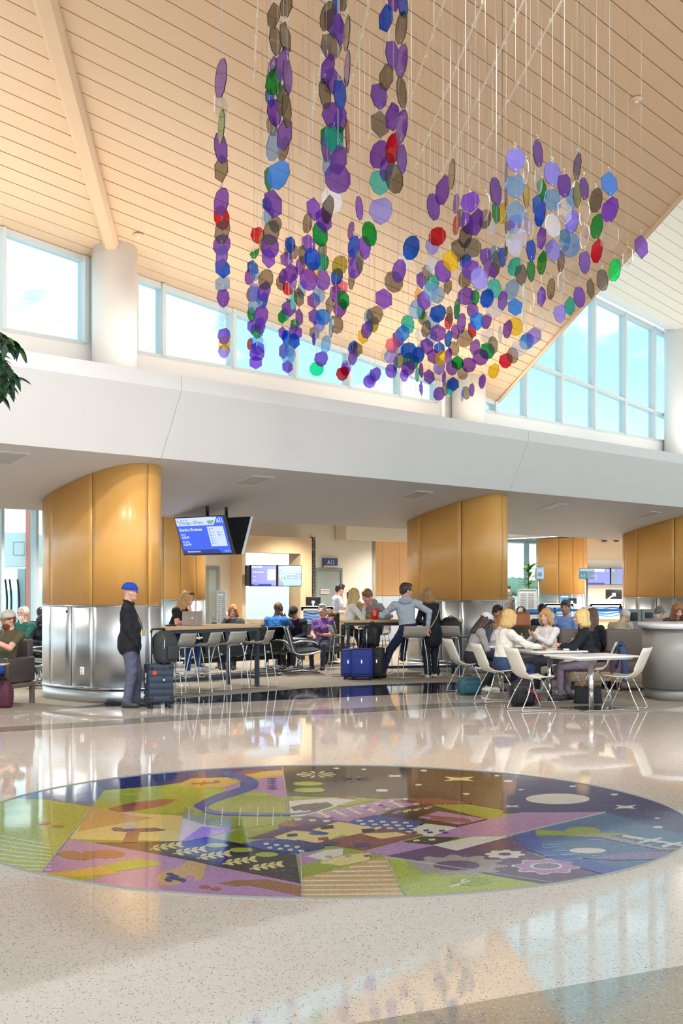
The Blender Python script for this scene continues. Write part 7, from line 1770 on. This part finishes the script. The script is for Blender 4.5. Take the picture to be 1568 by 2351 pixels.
person('man with cropped hair leaning forward in teal', 720, 28.4, -120, (40, 96, 112), (50, 50, 60), 'pink', ('short', (96, 70, 56)), k=.98, seat=.44, lean=34, head=(0, 24, 0), h=.013)
person('older woman with short grey hair in a purple top', 740, 26.7, 166, (112, 74, 150), (66, 72, 96), 'pink', ('short', (176, 174, 172)), k=.98, seat=.44, lean=-4, head=(-10, -4, 0), female=True, sleeve='short', h=.010, hands={L: V3(-.07, .26, .70), Rr: V3(.1, .28, .68)}, extras=[('tube', 'bag_strap', (20, 20, 24), [(.12, .02, .99), (.04, .105, .83), (-.08, .1, .66)], .012)])
# 13 agent
person('gate agent in a pale blue shirt and dark tie standing behind the podium', 772, 30.9, -74, (186, 196, 222), (30, 32, 44), 'olive', ('short', (24, 22, 24)), k=1.0, lean=3, head=(8, 14, 0), sleeve='short', h=.011, hands={L: V3(-.14, .40, 1.22), Rr: V3(.2, .34, 1.08)}, extras=[('tie', (28, 36, 60))])
# 14-17 group at the middle table
person('blonde woman in a white sweater drinking from a cup', 797, 24.5, -78, (226, 222, 216), (24, 26, 36), 'pale', ('long', (206, 172, 110)), k=.98, seat=.78, lean=10, head=(-4, 0, 0), female=True, h=.009, hands={L: V3(-.03, .29, 1.26), Rr: V3(.05, .30, 1.25)}, poles={L: V3(-1, .1, -1), Rr: V3(1, .1, -1.2)}, feet={L: V3(-.1, .28, .27), Rr: V3(.1, .3, .27)})
person('young man in a grey hoodie leaning his cheek on his hand', 860, 25.35, 152, (150, 146, 146), (54, 58, 74), 'pink', ('short', (140, 96, 62)), k=1.04, seat=.78, lean=22, head=(-14, 20, -8), h=.009, hands={L: V3(-.22, .42, 1.10), Rr: V3(.1, .30, 1.25)}, poles={L: V3(-.8, .1, -.6), Rr: V3(.9, .2, -1)}, feet={L: V3(-.12, .26, .27), Rr: V3(.12, .26, .27)}, extras=[('hood', (146, 142, 142))])
person('man in a pale grey hooded top perched on a stool, seen from behind', 938, 23.85, 18, (172, 182, 194), (30, 38, 74), 'pink', ('short', (66, 50, 42)), (40, 36, 44), k=1.08, seat=.80, lean=8, side=-6, head=(-78, 4, 0), girth=1.08, h=.009, hands={L: V3(-.26, .38, 1.12), Rr: V3(.36, -.04, .94)}, poles={L: V3(-1, 0, -.6), Rr: V3(1, -.5, -.2)}, feet={L: V3(-.40, .30, 0), Rr: V3(.02, .34, .30), 'dir-1': V3(-1, .5, 0)}, extras=[('glasses',), ('hood', (164, 174, 188))])
person('woman in black with curly blonde hair standing beside the perched man', 992, 24.1, 28, (22, 26, 40), (28, 30, 44), 'pale', ('curly', (156, 120, 76)), (212, 210, 170), k=.95, lean=12, head=(10, 8, 0), female=True, girth=1.12, h=.009, hem=.60, wide_leg=True, face=False, hands={L: V3(-.22, .3, 1.02), Rr: V3(.12, .34, 1.0)}, feet={L: V3(-.1, -.02, 0), Rr: V3(.1, .02, 0), 'dir-1': V3(.9, .5, 0), 'dir1': V3(.95, .4, 0)}, extras=[('tube', 'gold_strap', (206, 186, 140), [(.14, -.06, 1.36), (.02, -.15, 1.15), (-.12, -.16, .95), (-.18, -.1, .86)], .008)])
# 18-23 women at the white tables
person('woman in a grey sweater and white cap writing at the table', 1080, 20.75, -80, (158, 154, 156), (30, 30, 40), 'pale', ('long', (64, 44, 36)), (236, 232, 228), k=.97, seat=.46, lean=18, head=(0, 26, 0), female=True, h=.009, hands={L: V3(-.06, .46, .80), Rr: V3(.12, .42, .79)}, feet={L: V3(-.1, .34, 0), Rr: V3(.12, .12, .02)}, extras=[('cap', (214, 214, 218), (206, 206, 212))])
person('man with tousled dark hair behind the white cap woman', 1136, 23.3, -150, (80, 84, 96), (50, 50, 60), 'tan', ('short', (40, 32, 30)), k=1.0, seat=.46, lean=4, head=(0, 6, 0), h=.012)
person('woman with auburn hair in a white top beyond the white cap woman', 1132, 21.9, -84, (222, 218, 226), (50, 60, 90), 'pale', ('longwavy', (166, 112, 62)), k=.96, seat=.46, lean=14, head=(0, 14, 0), female=True, h=.011, hands={L: V3(-.08, .4, .8), Rr: V3(.1, .38, .8)})
person('blonde woman in a white denim jacket with her arm on the table', 1152, 19.15, -66, (230, 226, 218), (48, 66, 104), 'pink', ('bob', (206, 168, 106)), (80, 120, 180), k=1.0, seat=.46, lean=8, head=(-8, 4, 0), female=True, girth=1.06, h=.009, hands={L: V3(-.03, .60, .80), Rr: V3(.2, .52, .80)}, poles={L: V3(-1, 0, -.6), Rr: V3(1, -.3, -.8)}, feet={L: V3(-.1, .36, 0), Rr: V3(.12, .30, 0)}, extras=[('glasses',)])
person('woman in a white sweatshirt with clasped hands facing the camera', 1262, 20.75, 128, (232, 230, 228), (42, 46, 62), 'pale', ('bob', (196, 152, 96)), (206, 204, 202), k=.98, seat=.46, lean=6, head=(16, 2, 0), female=True, girth=1.05, h=.009, hands={L: V3(-.02, .34, .90), Rr: V3(.04, .33, .89)}, poles={L: V3(-1, 0, -.8), Rr: V3(1, 0, -.8)})
person('blonde woman in a black sweater and mauve trousers at the front tables', 1352, 19.35, 84, (24, 28, 36), (120, 106, 122), 'pink', ('bob', (216, 184, 120)), (30, 28, 32), k=1.0, seat=.46, lean=8, head=(4, -4, 0), female=True, girth=1.05, h=.009, hands={L: V3(-.02, .40, .80), Rr: V3(.05, .40, .81)}, poles={L: V3(-1, 0, -.8), Rr: V3(1, 0, -.8)}, feet={L: V3(-.1, .42, 0), Rr: V3(.12, .28, 0)})
# 24-30 background right
person('man in a light blue shirt gesturing with his hand', 1302, 24.0, 140, (128, 160, 226), (60, 66, 84), 'tan', ('short', (72, 54, 46)), k=1.03, seat=.52, lean=4, head=(18, 6, 0), h=.010, hands={L: V3(-.1, .3, .78), Rr: V3(.08, .44, .98)}, poles={Rr: V3(1, 0, -.8)}, curl=.1)
person('man in a navy jacket seen from behind, above the brown handbag', 1250, 25.75, 12, (26, 38, 70), (40, 44, 54), 'tan', ('short', (26, 24, 26)), k=1.02, seat=.44, lean=10, head=(-10, 12, 0), h=.012, face=False)
person('woman with long straight brown hair beside the black sweater woman', 1356, 21.65, -30, (26, 30, 40), (50, 50, 60), 'pale', ('long', (92, 66, 48)), k=.97, seat=.46, lean=4, head=(0, 8, 0), female=True, h=.011, face=False)
person('grey haired man in a beige jacket bent forward, seen from behind', 1414, 25.1, -38, (196, 184, 162), (80, 80, 84), 'pink', ('receding', (212, 208, 204)), k=1.0, seat=.44, lean=26, head=(-14, 26, 0), girth=1.12, h=.010, face=False)
person('man in a grey shirt bent forward beside the recycling bins', 1497, 25.6, -30, (150, 148, 156), (70, 74, 84), 'pink', ('short', (110, 108, 108)), k=1.02, seat=.48, lean=24, head=(-24, 32, 0), girth=1.08, h=.010, face=False)
person('woman with wavy auburn hair looking down behind the bar counter', 1552, 21.9, 172, (70, 66, 74), (50, 50, 60), 'pale', ('longwavy', (150, 98, 58)), k=.98, seat=.58, lean=10, head=(10, 26, 0), female=True, h=.010)
person('person in taupe standing partly hidden by the middle column', 1163, 34.0, -150, (104, 94, 92), (90, 84, 82), 'tan', ('short', (50, 40, 36)), k=.97, h=.014, face=False)
x, y = px_xy(824, 24.45); cp = thing('drink_cup', 'clear iced drink cup held by the blonde woman', 'cup', (x, y, 1.27)); MB().lathe([(.028, 0), (.04, .12), (.042, .125)], 14).build('cup', pbr('cup_tan', (196, 160, 120), .3), cp); MB().lathe([(.043, .125), (.03, .15), (.004, .152)], 14).build('lid', M_WHITE, cp); MB().tube([(0, 0, .14), (.01, 0, .22)], .004).build('straw', pbr('straw_green', (60, 150, 80), .4), cp)
